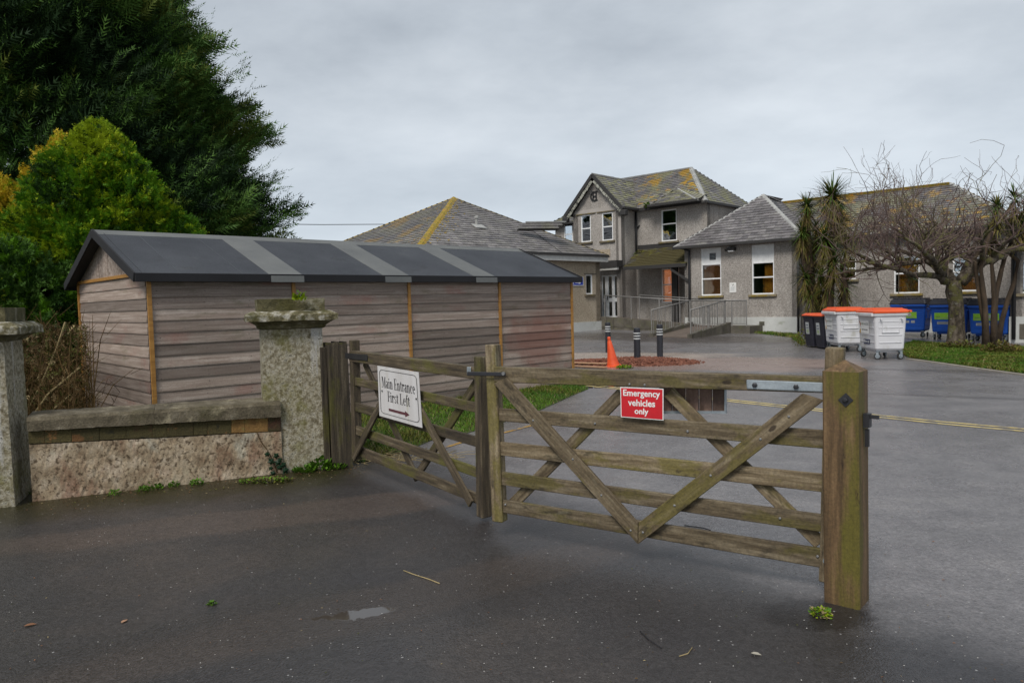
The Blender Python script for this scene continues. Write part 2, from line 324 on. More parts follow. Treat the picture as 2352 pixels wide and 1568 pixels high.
M_br_g = leafmat('bright_conifer', (.05, .14, .008), (.105, .225, .01), trans=.25); M_br_y = leafmat('lime_conifer', (.16, .26, .01), (.31, .38, .015), trans=.25); M_br_d = leafmat('shaded_conifer', (.015, .042, .008), (.03, .07, .01))
M_gold = leafmat('golden_conifer', (.42, .32, .02), (.6, .44, .04), trans=.15)
M_grass = leafmat('grass', (.05, .12, .014), (.1, .19, .02), .8, trans=.15); M_grass2 = leafmat('mossy_grass', (.08, .1, .015), (.15, .145, .03), .6); M_straw = leafmat('straw', (.25, .2, .1), (.35, .27, .14))
M_palm = leafmat('palm_green', (.035, .075, .015), (.07, .11, .02)); M_palm2 = leafmat('palm_olive', (.09, .09, .02), (.16, .135, .035)); M_palm_b = leafmat('dead_palm_leaf', (.1, .065, .03), (.2, .14, .07))
M_weed = leafmat('weed', (.06, .15, .015), (.12, .22, .02)); M_brush = leafmat('brown_brush', (.04, .025, .01), (.12, .075, .03)); M_brush_g = leafmat('olive_brush', (.025, .038, .008), (.065, .065, .012)); M_ivy = leafmat('ivy_leaf', (.008, .025, .014), (.02, .045, .02), rough=.35)
M_soil = mat('red_soil', [(.3, (.11, .042, .025)), (.5, (.21, .08, .05)), (.7, (.3, .14, .09))], 9, rough=1, bump=1, bscale=22, bdist=.05, fine=.4, finesc=30)
def glassmat(name, tint=(.03, .035, .04), refl=.28, rough=.02):
    k = MB_(name); tr = k.n('ShaderNodeBsdfTransparent'); tr.inputs[0].default_value = (.8, .85, .85, 1)
    gl = k.n('ShaderNodeBsdfGlossy'); gl.inputs['Roughness'].default_value = rough; gl.inputs[0].default_value = (.9, .95, 1, 1)
    v = coords(k, (1, 1, 1), True); q = k.noise(v, 1.1, 2); bp = k.n('ShaderNodeBump'); bp.inputs['Strength'].default_value = .08; bp.inputs['Distance'].default_value = .1
    k.L(q, bp.inputs['Height']); k.L(bp.outputs[0], gl.inputs['Normal'])
    ms = k.n('ShaderNodeMixShader'); ms.inputs[0].default_value = refl; k.L(tr.outputs[0], ms.inputs[1]); k.L(gl.outputs[0], ms.inputs[2]); k.L(ms.outputs[0], k.t.nodes['Material Output'].inputs[0])
    return k.m
M_glass = glassmat('window_glass'); M_glass_d = glassmat('upper_window_glass', refl=.62)
M_room = mat('dark_room', [(.3, (.035, .03, .028)), (.7, (.09, .075, .06))], 2.5, rough=.9)
M_porch = mat('lit_porch_interior', [(.3, (.3, .1, .05)), (.5, (.6, .3, .14)), (.7, (.75, .5, .3))], 1.5, (1, 1, .5), rough=.9); M_porch.node_tree.nodes['Principled BSDF'].inputs['Emission Color'].default_value = (.75, .27, .1, 1); M_porch.node_tree.nodes['Principled BSDF'].inputs['Emission Strength'].default_value = .28
M_curtain = mat('orange_curtain', [(.3, (.4, .13, .01)), (.5, (.7, .27, .02)), (.7, (.85, .42, .05))], 2, (7, 7, 1.2), rough=.8, layers=[(1.5, (1, 1, 1), .5, .62, (.1, .06, .03), .85)])
M_wallint = mat('lit_interior', [(.3, (.16, .07, .04)), (.5, (.4, .22, .11)), (.7, (.6, .42, .24))], 2.0, (1, 1, .4), rough=.9)
M_wallint.node_tree.nodes['Principled BSDF'].inputs['Emission Color'].default_value = (.8, .36, .16, 1); M_wallint.node_tree.nodes['Principled BSDF'].inputs['Emission Strength'].default_value = .05
# ------------------------------------------------------------------ ground
def ground_material():
    k = MB_('tarmac'); t = k.n('ShaderNodeTexCoord'); v = t.outputs['Object']; sp = k.n('ShaderNodeSeparateXYZ'); k.L(v, sp.inputs[0]); x, y = sp.outputs[0], sp.outputs[1]
    big_n = k.noise(v, .55, 4); mid = k.noise(v, 2.3, 5); fin = k.noise(v, 55, 4, .75)
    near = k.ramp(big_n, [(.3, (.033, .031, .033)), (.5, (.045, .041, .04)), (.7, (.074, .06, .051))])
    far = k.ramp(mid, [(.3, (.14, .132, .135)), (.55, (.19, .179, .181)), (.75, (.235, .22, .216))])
    # boundary between the brown driveway in front of the gates and the paler tarmac behind, whose colour also has wet sheen painted in
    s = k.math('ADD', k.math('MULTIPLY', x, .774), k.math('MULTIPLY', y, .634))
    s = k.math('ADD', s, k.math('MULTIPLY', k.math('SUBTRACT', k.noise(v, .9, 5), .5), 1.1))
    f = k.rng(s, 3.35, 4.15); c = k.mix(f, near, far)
    def ell(cx, cy, rx, ry, ns=1.6, amp=.9, ang=0., lo=.7, hi=1.1):
        mp = k.n('ShaderNodeMapping'); mp.vector_type = 'TEXTURE'; mp.inputs['Location'].default_value = (cx, cy, 0); mp.inputs['Rotation'].default_value = (0, 0, math.radians(ang)); mp.inputs['Scale'].default_value = (rx, ry, 1e6)
        k.L(v, mp.inputs[0]); ln = k.n('ShaderNodeVectorMath', operation='LENGTH'); k.L(mp.outputs[0], ln.inputs[0])
        d = k.math('ADD', ln.outputs['Value'], k.math('MULTIPLY', k.math('SUBTRACT', k.noise(v, ns, 5), .5), amp))
        return k.rng(d, lo, hi, 1., 0.)
    # tracks of brown silt across the driveway, sand by the digging, a damp dark band by the buildings
    c = k.mix(k.math('MULTIPLY', ell(-1.6, 5.6, 2.6, .35, 1.2, .9, 18), .38), c, (.125, .09, .07))
    c = k.mix(k.math('MULTIPLY', ell(-.6, 3.9, 2.2, .28, 1.2, .9, 30), .25), c, (.105, .078, .062))
    c = k.mix(k.math('MULTIPLY', ell(2.2, 20.6, 4.2, 1.8, .8, .8, -10), .85), c, (.46, .38, .32))
    c = k.mix(k.math('MULTIPLY', ell(5.4, 17.4, 3.2, 2.2, .8, .9, -20), .75), c, (.34, .245, .205))
    c = k.mix(k.math('MULTIPLY', ell(2.9, 12.6, 1.5, 1.9, .9, .9, 25), .3), c, (.25, .2, .18))
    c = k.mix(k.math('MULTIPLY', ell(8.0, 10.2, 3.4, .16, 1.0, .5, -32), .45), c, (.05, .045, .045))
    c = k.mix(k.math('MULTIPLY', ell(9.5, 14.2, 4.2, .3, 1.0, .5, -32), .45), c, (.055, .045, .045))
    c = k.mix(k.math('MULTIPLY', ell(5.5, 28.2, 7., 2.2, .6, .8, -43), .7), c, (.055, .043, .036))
    c = k.mix(k.math('MULTIPLY', ell(1.5, 3.55, .33, .2, 7, 1.0), .85), c, (.018, .015, .014))
    # moss and dirt along the foot of the wall (its line runs at 21 degrees)
    dw = k.math('SUBTRACT', k.math('ADD', k.math('MULTIPLY', x, -.357), k.math('MULTIPLY', y, .934)), 7.32)
    dw = k.math('ADD', k.math('MULTIPLY', dw, -1.), k.math('MULTIPLY', k.math('SUBTRACT', k.noise(v, 2.2, 5, .7), .5), 1.2))
    lim = k.rng(x, -1.9, -1.2, 1., 0.)
    c = k.mix(k.math('MULTIPLY', k.math('MULTIPLY', k.rng(dw, .2, 1.1, 1., 0.), lim), .92), c, (.03, .026, .008))
    # aggregate: pale chips and dark pits
    vo = k.n('ShaderNodeTexVoronoi'); vo.inputs['Scale'].default_value = 15; k.L(v, vo.inputs['Vector'])
    chip = k.rng(vo.outputs['Distance'], .05, .1, 1., 0.); rare = k.n('ShaderNodeSeparateXYZ'); k.L(vo.outputs['Color'], rare.inputs[0])
    chip = k.math('MULTIPLY', chip, k.math('GREATER_THAN', rare.outputs[0], .62))
    c = k.mix(k.math('MULTIPLY', chip, .75), c, (.42, .41, .4))
    v2 = k.n('ShaderNodeTexVoronoi'); v2.inputs['Scale'].default_value = 95; k.L(v, v2.inputs['Vector'])
    v3 = k.n('ShaderNodeTexVoronoi'); v3.inputs['Scale'].default_value = 42; k.L(v, v3.inputs['Vector']); s3 = k.n('ShaderNodeSeparateXYZ'); k.L(v3.outputs['Color'], s3.inputs[0])
    g = k.math('MULTIPLY', k.rng(v2.outputs['Distance'], .1, .6, 1.25, .8, False), k.rng(s3.outputs[0], 0, 1, .78, 1.22, False)); cc = k.n('ShaderNodeCombineXYZ')
    for i in range(3): k.L(g, cc.inputs[i])
    c = k.mix(.8, c, cc.outputs[0], 'MULTIPLY')
    f2 = k.rng(fin, .3, .7, .75, 1.27, False); c2 = k.n('ShaderNodeCombineXYZ')
    for i in range(3): k.L(f2, c2.inputs[i])
    c = k.mix(1., c, c2.outputs[0], 'MULTIPLY')
    pq = PZ(852, 1404); pr = PZ(782, 1412); p1 = ell(pq[0], pq[1], .16, .075, 12, 2., 25, .75, .88); p2 = ell(pr[0], pr[1], .15, .06, 16, 3.4, 15, .6, .7); p3 = ell(1.6, 13.5, .75, .3, 2.5, .9, 8, .85, 1.); p4 = ell(-.78, 3.78, 1.5, .4, 1.2, 1.2, 22, .4, 1.2)
    c = k.mix(k.math('MULTIPLY', p4, .35), c, (.03, .025, .022))
    pd = k.math('MAXIMUM', k.math('MAXIMUM', p1, p2), p3); c = k.mix(pd, c, (.06, .05, .042))
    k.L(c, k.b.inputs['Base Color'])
    wet = k.rng(k.noise(v, .45, 5, .6), .35, .7, .3, .5); wet = k.math('SUBTRACT', wet, k.math('MULTIPLY', ell(-1.05, 3.45, 1.3, .6, 1.5, .9, 20), .12))
    rr__ = k.math('ADD', wet, k.math('MULTIPLY', f, -.1)); k.L(k.mix(pd, rr__, (.04, .04, .04)), k.b.inputs['Roughness']); k.L(k.rng(pd, 0, 1, .5, 1.), k.b.inputs['Specular IOR Level'])
    h = k.math('ADD', k.math('MULTIPLY', v2.outputs['Distance'], -.9), k.math('MULTIPLY', fin, .6)); h = k.math('MULTIPLY', h, k.math('SUBTRACT', 1., pd)); k.bump(h, .5, .005)
    return k.m
xs = np.unique(np.concatenate([np.linspace(-600, -40, 8), np.linspace(-40, 40, 41), np.linspace(40, 600, 8)]))
ys = np.unique(np.concatenate([np.linspace(-40, 18, 12), np.linspace(18, 60, 43), np.linspace(60, 1200, 10)]))
GV = [(x, y, float(gz(x, min(y, 60)))) for y in ys for x in xs]; nx = len(xs)
GF = [(j*nx+i, j*nx+i+1, (j+1)*nx+i+1, (j+1)*nx+i) for j in range(len(ys)-1) for i in range(nx-1)]
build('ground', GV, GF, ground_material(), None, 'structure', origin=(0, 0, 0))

def sheet(name, pts, m, up=.004, kind='structure', parent=None, z0=None):
    """thin level sheet following the ground"""
    V = [(p[0], p[1], (float(gz(p[0], p[1])) if z0 is None else z0)+up) for p in pts]
    bm = bmesh.new(); vs_ = [bm.verts.new(v) for v in V]; fc = bm.faces.new(vs_); bmesh.ops.triangulate(bm, faces=[fc])
    bm.verts.index_update(); F = [tuple(v.index for v in f.verts) for f in bm.faces]; bm.free()
    o = build(name, V, F, m, parent, kind); return o
def blob(cx, cy, rx, ry, ang, n=48, jit=.22, seed=1):
    r = random.Random(seed); ph = [r.uniform(0, 6.28) for _ in range(5)]; out_ = []
    for i in range(n):
        a = 2*math.pi*i/n; q = 1+jit*sum(math.sin(a*(k+2)+ph[k])/(1+.45*k) for k in range(5))*.55
        x, y = rx*q*math.cos(a), ry*q*math.sin(a); c, s_ = math.cos(math.radians(ang)), math.sin(math.radians(ang)); out_.append((cx+c*x-s_*y, cy+s_*x+c*y))
    return out_
if 0: M_water = mat('puddle_water', [(.3, (.02, .017, .014)), (.7, (.05, .045, .04))], 3, rough=.03, spec=.9, rnd=False)
if 0: pud = sheet('puddle', blob(pa[0], pa[1], .2, .062, 22, 60, .3, 5), M_water, .0045)
if 0: sheet('puddle', blob(pb[0]+.25, pb[1], .62, .2, 10, 40, .25, 8), M_water, .0045)
# double yellow lines and the worn single one by the grass
M_yel = mat('worn_yellow_paint', [(.4, (.52, .4, .14)), (.6, (.62, .5, .22))], 9, rough=.7, fine=.2, layers=[(7, (1, 1, 1), .5, .58, (.2, .18, .15), .75)], rnd=False)
def strip(name, pts, wd, m, up=.005, obj=None):
    V = []; F = []
    for i, p in enumerate(pts):
        d = np.array(pts[min(i+1, len(pts)-1)][:2])-np.array(pts[max(i-1, 0)][:2]); d = d/np.linalg.norm(d); n = np.array([-d[1], d[0]])
        for s_ in (-.5, .5): V.append((p[0]+n[0]*wd*s_, p[1]+n[1]*wd*s_, float(gz(p[0], p[1]))+up))
        if i: F.append((2*i-2, 2*i, 2*i+1, 2*i-1))
    return build(name, V, F, m, None, 'structure')
def lerp_pts(a, b, n): return [np.array(a)+(np.array(b)-np.array(a))*i/n for i in range(n+1)]
L1 = [PZ(1560, 905.5)*4-PZ(1700, 920.5)*3, PZ(1560, 905.5), PZ(1700, 920.5), PZ(1895, 941), PZ(2005, 952.5), PZ(2180, 970), PZ(2352, 985), PZ(2600, 1008), PZ(2600, 1008)*4-PZ(2352, 985)*3]
L2 = [p+np.array([-.07, -.17, 0]) for p in L1]
strip('yellow_line', L1, .07, M_yel); strip('yellow_line', L2, .07, M_yel)
M_org = mat('faded_orange_paint', [(.4, (.3, .17, .04)), (.6, (.36, .22, .06))], 9, rough=.8, fine=.25, layers=[(5, (1, 1, 1), .46, .56, (.13, .12, .12), .9)], rnd=False)
strip('yellow_line', [PZ(985, 1040), PZ(1063, 1015), PZ(1150, 996), PZ(1240, 972)], .06, M_org)

# ------------------------------------------------------------------ gate posts and gates
def post_on(name, a, b, h, side, m, label, pyramid=.06, lean=(0, 0)):
    """square post with its front face from a to b on the ground"""
    a = np.array(a[:2]); b = np.array(b[:2]); x = (b-a)/np.linalg.norm(b-a); y = np.array([-x[1], x[0]]); s_ = side
    c = (a+b)/2 + y*s_/2
    t = thing(name, label, 'gate post', (c[0], c[1], 0))
    p = [c-x*s_/2-y*s_/2, c+x*s_/2-y*s_/2, c+x*s_/2+y*s_/2, c-x*s_/2+y*s_/2]
    ch = .008; q = []
    for i in range(4):
        u = p[i-1]-p[i]; u /= np.linalg.norm(u); w_ = p[(i+1) % 4]-p[i]; w_ /= np.linalg.norm(w_); q += [p[i]+u*ch, p[i]+w_*ch]
    V = []; F = []; n = 8
    for z in np.linspace(-.15, h, 9):
        for v in q: V.append((v[0]+lean[0]*z, v[1]+lean[1]*z, z))
    for k in range(8):
        for i in range(n): F.append((k*n+i, k*n+(i+1) % n, (k+1)*n+(i+1) % n, (k+1)*n+i))
    o = build('shaft', V, F, m, t)
    V = [(v[0]+lean[0]*h, v[1]+lean[1]*h, h) for v in q]+[(c[0]+lean[0]*h, c[1]+lean[1]*h, h+pyramid)]
    if pyramid: build('pointed_top', V, [(i, (i+1) % n, n) for i in range(n)], m, t)
    else: build('flat_top', V[:-1], [tuple(range(n))], m, t)
    return t, c, x, y
# post tops are worked out so that they meet the photograph's height
PA, PB = PZ(1900, 1383), PZ(1966, 1399)
tR, cR, xR, yR = post_on('gate_post', PA, PB, 1.21, .175, M_wood_post, 'large brown square gate post with pointed top at the right of the gates', .055, (-.006, 0.0))
M_dark_knot = flat('dark_knot', (.06, .035, .02), .8)
def on_face(px, py, wall, off=0.):
    n = np.array([math.sin(math.radians(wall[1])), -math.cos(math.radians(wall[1])), 0])   # towards the camera
    return PW(px, py, wall)+n*off
azR = math.degrees(math.atan2(xR[1], xR[0])); wPost = ((PA[0], PA[1]), azR)
bp = on_face(1943.5, 918, wPost, .006); nR = np.array([math.sin(math.radians(azR)), -math.cos(math.radians(azR)), 0])
pl = box('bolt_plate', bp, (.052, .05, .006), tuple(np.array([xR[0], xR[1], 0])*.707+np.array([0, 0, .707])), M_iron, tR, up=tuple(nR))
V, F = lathe_vf([(.013, -.002), (.013, .012), (.008, .016)], seg=6, M=frame(bp+nR*.003, (xR[0], xR[1], 0), tuple(nR)).to_4x4()); build('bolt_head', V, F, M_iron, tR)
c_ = cR+xR*.1; lp = np.array([c_[0], c_[1], .96]); 
box('latch_keep', lp, (.03, .045, .07), (xR[0], xR[1], 0), M_iron, tR); box('latch_tongue', lp+np.array([xR[0]*.03, xR[1]*.03, .02]), (.05, .014, .02), (xR[0], xR[1], 0), M_iron, tR); box('latch_hook', lp+np.array([0, 0, -.09]), (.018, .018, .09), (xR[0], xR[1], 0), M_iron, tR)
# left post: an old split post, made of two grown-together timbers
QA, QB = PZ(766, 1077), PZ(812, 1071)
tL, cL, xL, yL = post_on('gate_post', QA, QB, 1.235, .2, M_wood_oldv, 'dark weathered gate post with a crumbling top beside the stone pillar', 0, (-.012, 0))
for i in range(5):
    q = cL + xL*(-.08+.04*i); hh = random.uniform(.01, .035)
    box('splintered_top', (q[0]-.012*1.235, q[1], 1.235+hh/2), (.034, .17, hh), (xL[0], xL[1], 0), M_wood_oldv, tL)
qb = cL-xL*.135+yL*.02; box('backing_plank', (qb[0]-.007, qb[1], .6), (.055, .15, 1.22), (xL[0], xL[1], 0), M_wood_oldv, tL, bev=.004)

def c5(x, y): return ((1200+x/1.742)/1.7415, (1250+y/1.742)/1.7415)
def c6(x, y): return ((1900+x/1.742)/1.7415, (1300+y/1.742)/1.7415)
def c7(x, y): return ((2700+x/1.307)/1.7415, (1300+y/1.307)/1.7415)
M_bolt = flat('zinc_bolt', (.22, .22, .22), .5, .4)
class Gate:
    def __init__(s, hinge, free, label):
        s.h = hinge; s.f = free; d = (free-hinge)[:2]; s.az = math.degrees(math.atan2(d[1], d[0])); 
        s.wall = ((hinge[0], hinge[1]), s.az if s.az < 90 and s.az > -90 else s.az-180)
        s.n = np.array([math.sin(math.radians(s.wall[1])), -math.cos(math.radians(s.wall[1])), 0]); s.x = E(s.wall[1])
        s.t = thing('field_gate', label, 'gate', (hinge[0], hinge[1], 0)); s.off = 0.
    def at(s, c, off): return on_face(c[0], c[1], s.wall, 0)+s.n*off
    def rail(s, lt, lb, rt, rb, off=0., th=.026, name='rail', m=None):
        # corners of the front face in the photograph
        A, B, C_, D = [s.at(c, off+th/2) for c in (lt, lb, rt, rb)]
        for q in (A, B, C_, D): q -= 0
        bk = -s.n*th; V = [A, B, D, C_, A+bk, B+bk, D+bk, C_+bk]
        o0 = (A+D)/2; x = (C_-A)/np.linalg.norm(C_-A); M = frame(o0, x, (0, 0, 1)); Mi = M.inverted()
        V = [tuple(Mi @ Vector([float(c) for c in v])) for v in V]
        bm = bmesh.new(); vs_ = [bm.verts.new(v) for v in V]
        for f in ((0, 1, 2, 3), (7, 6, 5, 4), (0, 4, 5, 1), (1, 5, 6, 2), (2, 6, 7, 3), (3, 7, 4, 0)): bm.faces.new([vs_[i] for i in f])
        bmesh.ops.recalc_face_normals(bm, faces=bm.faces[:]); bmesh.ops.bevel(bm, geom=bm.edges[:], offset=.004, segments=1, affect='EDGES')
        me = bpy.data.meshes.new(name); bm.to_mesh(me); bm.free(); me.materials.append(m or M_wood_gate)
        o = bpy.data.objects.new(name, me); link(o, M, s.t); return o
    def brace(s, a, b, wd, off, th=.024, name='brace', m=None):
        A, B = s.at(a, off), s.at(b, off); d = (B-A)/np.linalg.norm(B-A)
        up = np.cross(s.n, d); return box(name, (A+B)/2, (np.linalg.norm(B-A), th, wd), d, m or M_wood_gate, s.t, up=tuple(up), bev=.004)
    def bolt(s, c, off):
        p = s.at(c, off); V, F = lathe_vf([(.0075, -.003), (.0075, .003), (.004, .006)], seg=8, M=frame(p, s.x, tuple(s.n)).to_4x4()); build('bolt', V, F, M_bolt, s.t)
g1 = Gate(P(1893, 1000, 3.80), P(1147, 1000, 4.86), 'green weathered five bar gate carrying the red emergency vehicles notice')
g1.rail(c6(150, 287), c6(150, 395), c7(800, 268), c7(800, 352), th=.07, name='top_rail')
for (a, b, c, d) in ((c6(170, 578), c6(170, 666), c7(795, 549), c7(795, 645)), (c6(180, 812), c6(180, 905), c7(795, 778), c7(795, 873)),
                     (c6(190, 1020), c6(190, 1110), c7(790, 990), c7(790, 1082)), (c6(200, 1213), c6(200, 1303), c7(785, 1168), c7(785, 1268))): g1.rail(a, b, c, d)
def stile(g, top, bot, wd, th, off, m, name='stile'):
    A, B = g.at(top, off), g.at(bot, off); return box(name, (A+B)/2, (np.linalg.norm(B-A), th, wd), (B-A)/np.linalg.norm(B-A), m, g.t, up=tuple(g.x), bev=.006)
stile(g1, c6(118, 135), c6(168, 1365), .085, .075, -.01, M_wood_gate, 'free_stile')
stile(g1, c7(835, 118), c7(800, 1345), .09, .09, -.03, M_wood_gate, 'hanging_stile')
g1.rail(c6(245, 358), c6(158, 402), c6(1157, 1362), c6(1155, 1508), off=.042, th=.024, name='brace'); g1.rail(c6(1160, 1362), c6(1158, 1508), c7(672, 352), c7(786, 388), off=.041, th=.024, name='brace')
g1.brace(c6(235, 1265), c6(1010, 480), .075, -.034, name='back_brace'); g1.brace(c6(1335, 470), c7(755, 1150), .075, -.035, name='back_brace')
for q in (c6(433, 655), c6(708, 922), c6(905, 1170), c6(1108, 1412), c6(1192, 1425), c6(1412, 1240), c7(200, 775), c7(458, 587), c7(605, 470), c7(12, 930)): g1.bolt(q, .053)
for q in (c6(1487, 737), c7(70, 552), c7(552, 1005), c7(748, 1203), c6(220, 1245), c6(1093, 407), c6(1198, 412), c6(843, 682)): g1.bolt(q, .016 if q[1] > 890 else .038)
st = g1.rail(c7(382, 281), c7(385, 328), c7(822, 297), c7(822, 346), off=.04, th=.006, name='hinge_strap', m=M_galv)
for q in (c7(427, 308), c7(641, 317)):
    p = g1.at(q, .047); V, F = lathe_vf([(.014, -.004), (.014, .006), (.008, .009)], seg=6, M=frame(p, g1.x, tuple(g1.n)).to_4x4()); build('strap_bolt', V, F, M_iron, g1.t)
p = g1.at(c7(795, 1215), .05); V, F = lathe_vf([(.014, -.01), (.014, .01)], seg=8, M=frame(p, g1.x, tuple(g1.n)).to_4x4()); build('bottom_hinge', V, F, M_galv, g1.t)
ls = g1.rail(c6(-20, 318), c6(-20, 346), c6(248, 322), c6(248, 350), off=.062, th=.008, name='throw_over_strap', m=M_iron)
p = g1.at(c6(238, 330), .072); V, F = lathe_vf([(.012, -.004), (.012, .006)], seg=10, M=frame(p, g1.x, tuple(g1.n)).to_4x4()); build('strap_pin', V, F, M_bolt, g1.t)

g2 = Gate(P(826, 900, 6.9), P(1108, 900, 5.24), 'darker weathered five bar gate carrying the white main entrance notice')
g2.rail(c5(365, 262), c5(365, 338), c5(1240, 376), c5(1240, 462), th=.07, name='top_rail', m=M_wood_old)
for (a, b, c, d) in ((c5(375, 447), c5(375, 503), c5(1240, 628), c5(1240, 698)), (c5(378, 620), c5(378, 682), c5(1240, 865), c5(1240, 935)),
                     (c5(380, 780), c5(380, 842), c5(1240, 1078), c5(1240, 1148)), (c5(383, 915), c5(383, 985), c5(1240, 1258), c5(1240, 1330))): g2.rail(a, b, c, d, m=M_wood_old)
stile(g2, c5(372, 192), c5(392, 1018), .075, .08, -.01, M_wood_old, 'hanging_stile')
stile(g2, c5(1262, 305), c5(1280, 1420), .08, .09, -.005, M_wood_old, 'free_stile')
g2.brace(c5(400, 1010), c5(700, 420), .074, .04, m=M_wood_old); g2.brace(c5(730, 420), c5(1225, 1325), .074, .041, m=M_wood_old)
g2.brace(c5(428, 350), c5(792, 1165), .072, -.034, name='back_brace', m=M_wood_old); g2.brace(c5(785, 1150), c5(1235, 440), .072, -.035, name='back_brace', m=M_wood_old)
g2.rail(c5(342, 278), c5(342, 318), c5(498, 292), c5(498, 335), off=.04, th=.006, name='hinge_strap', m=M_iron)
g2.rail(c5(1195, 374), c5(1195, 428), c5(1222, 376), c5(1222, 432), off=.04, th=.008, name='latch_plate', m=M_galv)

# the two notices on the gates
def plane_basis(g, cor, off):
    """corners TL TR BR BL in the photograph -> level rectangle standing on the gate's plane"""
    p = [on_face(c[0], c[1], g.wall, 0)+g.n*off for c in cor]; return p
def bil(p, u, v):  # u right, v down
    return (p[0]*(1-u)+p[1]*u)*(1-v)+(p[3]*(1-u)+p[2]*u)*v
def quad_panel(name, p, n, th, m, parent):
    V = [q for q in p]+[q-n*th for q in p]; return build(name, V, [(0, 3, 2, 1), (4, 5, 6, 7), (0, 1, 5, 4), (1, 2, 6, 5), (2, 3, 7, 6), (3, 0, 4, 7)], m, parent)
def text_mesh(s, bold=0.):
    cu = bpy.data.curves.new('t', 'FONT'); cu.body = s; cu.size = 1; cu.offset = bold; cu.align_x = 'LEFT'; cu.resolution_u = 3
    o = bpy.data.objects.new('t', cu); COL.objects.link(o); bpy.context.view_layer.update(); dg = bpy.context.evaluated_depsgraph_get()
    me = bpy.data.meshes.new_from_object(o.evaluated_get(dg)); V = [tuple(v.co) for v in me.vertices]; F = [tuple(q.vertices) for q in me.polygons]
    bpy.data.objects.remove(o); bpy.data.curves.remove(cu); bpy.data.meshes.remove(me); return V, F
def place_text(VF, p, n, u0, u1, v0, v1, m, parent, name='lettering', off=.0015, box_=None):
    V, F = VF; a = np.array(V); lo = a.min(0) if box_ is None else np.array([box_[0], box_[1]]); hi = a.max(0) if box_ is None else np.array([box_[2], box_[3]])
    W = [bil(p, u0+(x[0]-lo[0])/(hi[0]-lo[0])*(u1-u0), v1-(x[1]-lo[1])/(hi[1]-lo[1])*(v1-v0))+n*off for x in V]
    return build(name, W, F, m, parent)
def serif(s):
    """plain roman capitals and small letters drawn as thick and thin strokes with serifs"""
    T, H_ = .15, .05; V = []; F = []
    def rect(x0, y0, x1, y1): o = len(V); V.extend([(x0, y0, 0), (x1, y0, 0), (x1, y1, 0), (x0, y1, 0)]); F.append((o, o+1, o+2, o+3))
    def quad(a, b, c, d): o = len(V); V.extend([(*a, 0), (*b, 0), (*c, 0), (*d, 0)]); F.append((o, o+1, o+2, o+3))
    def arc(cx, cy, rx, ry, a0, a1, thick=T, thin=H_, n=16):
        o = len(V)
        for i in range(n+1):
            a = math.radians(a0+(a1-a0)*i/n); w_ = thin+(thick-thin)*abs(math.cos(a)); V.append((cx+rx*math.cos(a), cy+ry*math.sin(a), 0)); V.append((cx+(rx-w_)*math.cos(a), cy+(ry-(thin+(w_-thin)*.3))*math.sin(a), 0))
        for i in range(n): F.append((o+2*i, o+2*i+2, o+2*i+3, o+2*i+1))
    def stem(x, h, foot=True, top=True):
        rect(x, 0, x+T, h)
        if foot: rect(x-.07, 0, x+T+.07, .04)
        if top: quad((x-.1, h-.09), (x, h-.1), (x, h), (x-.02, h))
    X = 0.
    def g(ch):
        nonlocal X
        x = X
        if ch == ' ': X += .3; return
        if ch == 'M': rect(x+.05, 0, x+.1, 1); rect(x-.03, 0, x+.18, .04); rect(x-.03, .96, x+.18, 1); quad((x+.06, 1), (x+.24, 1), (x+.49, .0), (x+.41, .0)); quad((x+.43, .0), (x+.47, .0), (x+.74, 1), (x+.68, 1)); rect(x+.66, 0, x+.66+T, 1); rect(x+.58, 0, x+.9, .04); rect(x+.68, .96, x+.9, 1); X += .97
        elif ch == 'E' or ch == 'F': rect(x+.08, 0, x+.08+T, 1); rect(x, .96, x+.56, 1); rect(x+.52, .76, x+.56, .96); rect(x+.2, .48, x+.44, .53); rect(x+.41, .38, x+.45, .63); rect(x, 0, x+(.58 if ch == 'E' else .32), .04); X += .66 if ch == 'E' else .56
        elif ch == 'L': rect(x+.08, 0, x+.08+T, 1); rect(x, .96, x+.32, 1); rect(x, 0, x+.56, .04); rect(x+.52, .04, x+.57, .27); X += .64
        if ch == 'E': rect(x+.55, .04, x+.6, .25)
        if ch == 'a': arc(x+.2, .19, .2, .2, 60, 300); rect(x+.26, .04, x+.26+T, .52); arc(x+.23, .5, .18, .17, 0, 165); quad((x+.36, 0), (x+.5, .03), (x+.48, .08), (x+.4, .07)); quad((x+.2, .37), (x+.3, .4), (x+.3, .35), (x+.22, .33)); X += .52
        elif ch == 'i': stem(x+.08, .66); arc(x+.155, .85, .08, .08, 0, 360, .08, .08); X += .34
        elif ch == 'n': stem(x+.08, .66); arc(x+.34, .44, .2, .23, 0, 150); rect(x+.39, 0, x+.39+T, .46); rect(x+.32, 0, x+.6, .04); X += .66
        elif ch == 't': rect(x+.1, .1, x+.1+T, .82); rect(x, .61, x+.38, .66); arc(x+.26, .16, .16, .16, 180, 320); X += .42
        elif ch == 'r': stem(x+.08, .66); arc(x+.34, .47, .15, .19, 30, 165); arc(x+.4, .55, .07, .07, 0, 360, .07, .07); X += .5
        elif ch == 'c': arc(x+.26, .33, .24, .34, 50, 310); arc(x+.4, .53, .07, .07, 0, 360, .07, .07); X += .52
        elif ch == 'e': arc(x+.26, .33, .24, .34, 0, 315); rect(x+.12, .35, x+.48, .4); X += .56
        elif ch == 's': arc(x+.2, .5, .17, .17, 20, 260, .1, .05); arc(x+.2, .17, .18, .18, -160, 90, .1, .05); X += .44
        elif ch == 'f': rect(x+.1, 0, x+.1+T, .82); rect(x, .61, x+.36, .66); rect(x+.03, 0, x+.34, .04); arc(x+.3, .84, .2, .18, 40, 180); X += .38
    for ch in s: g(ch)
    return V, F
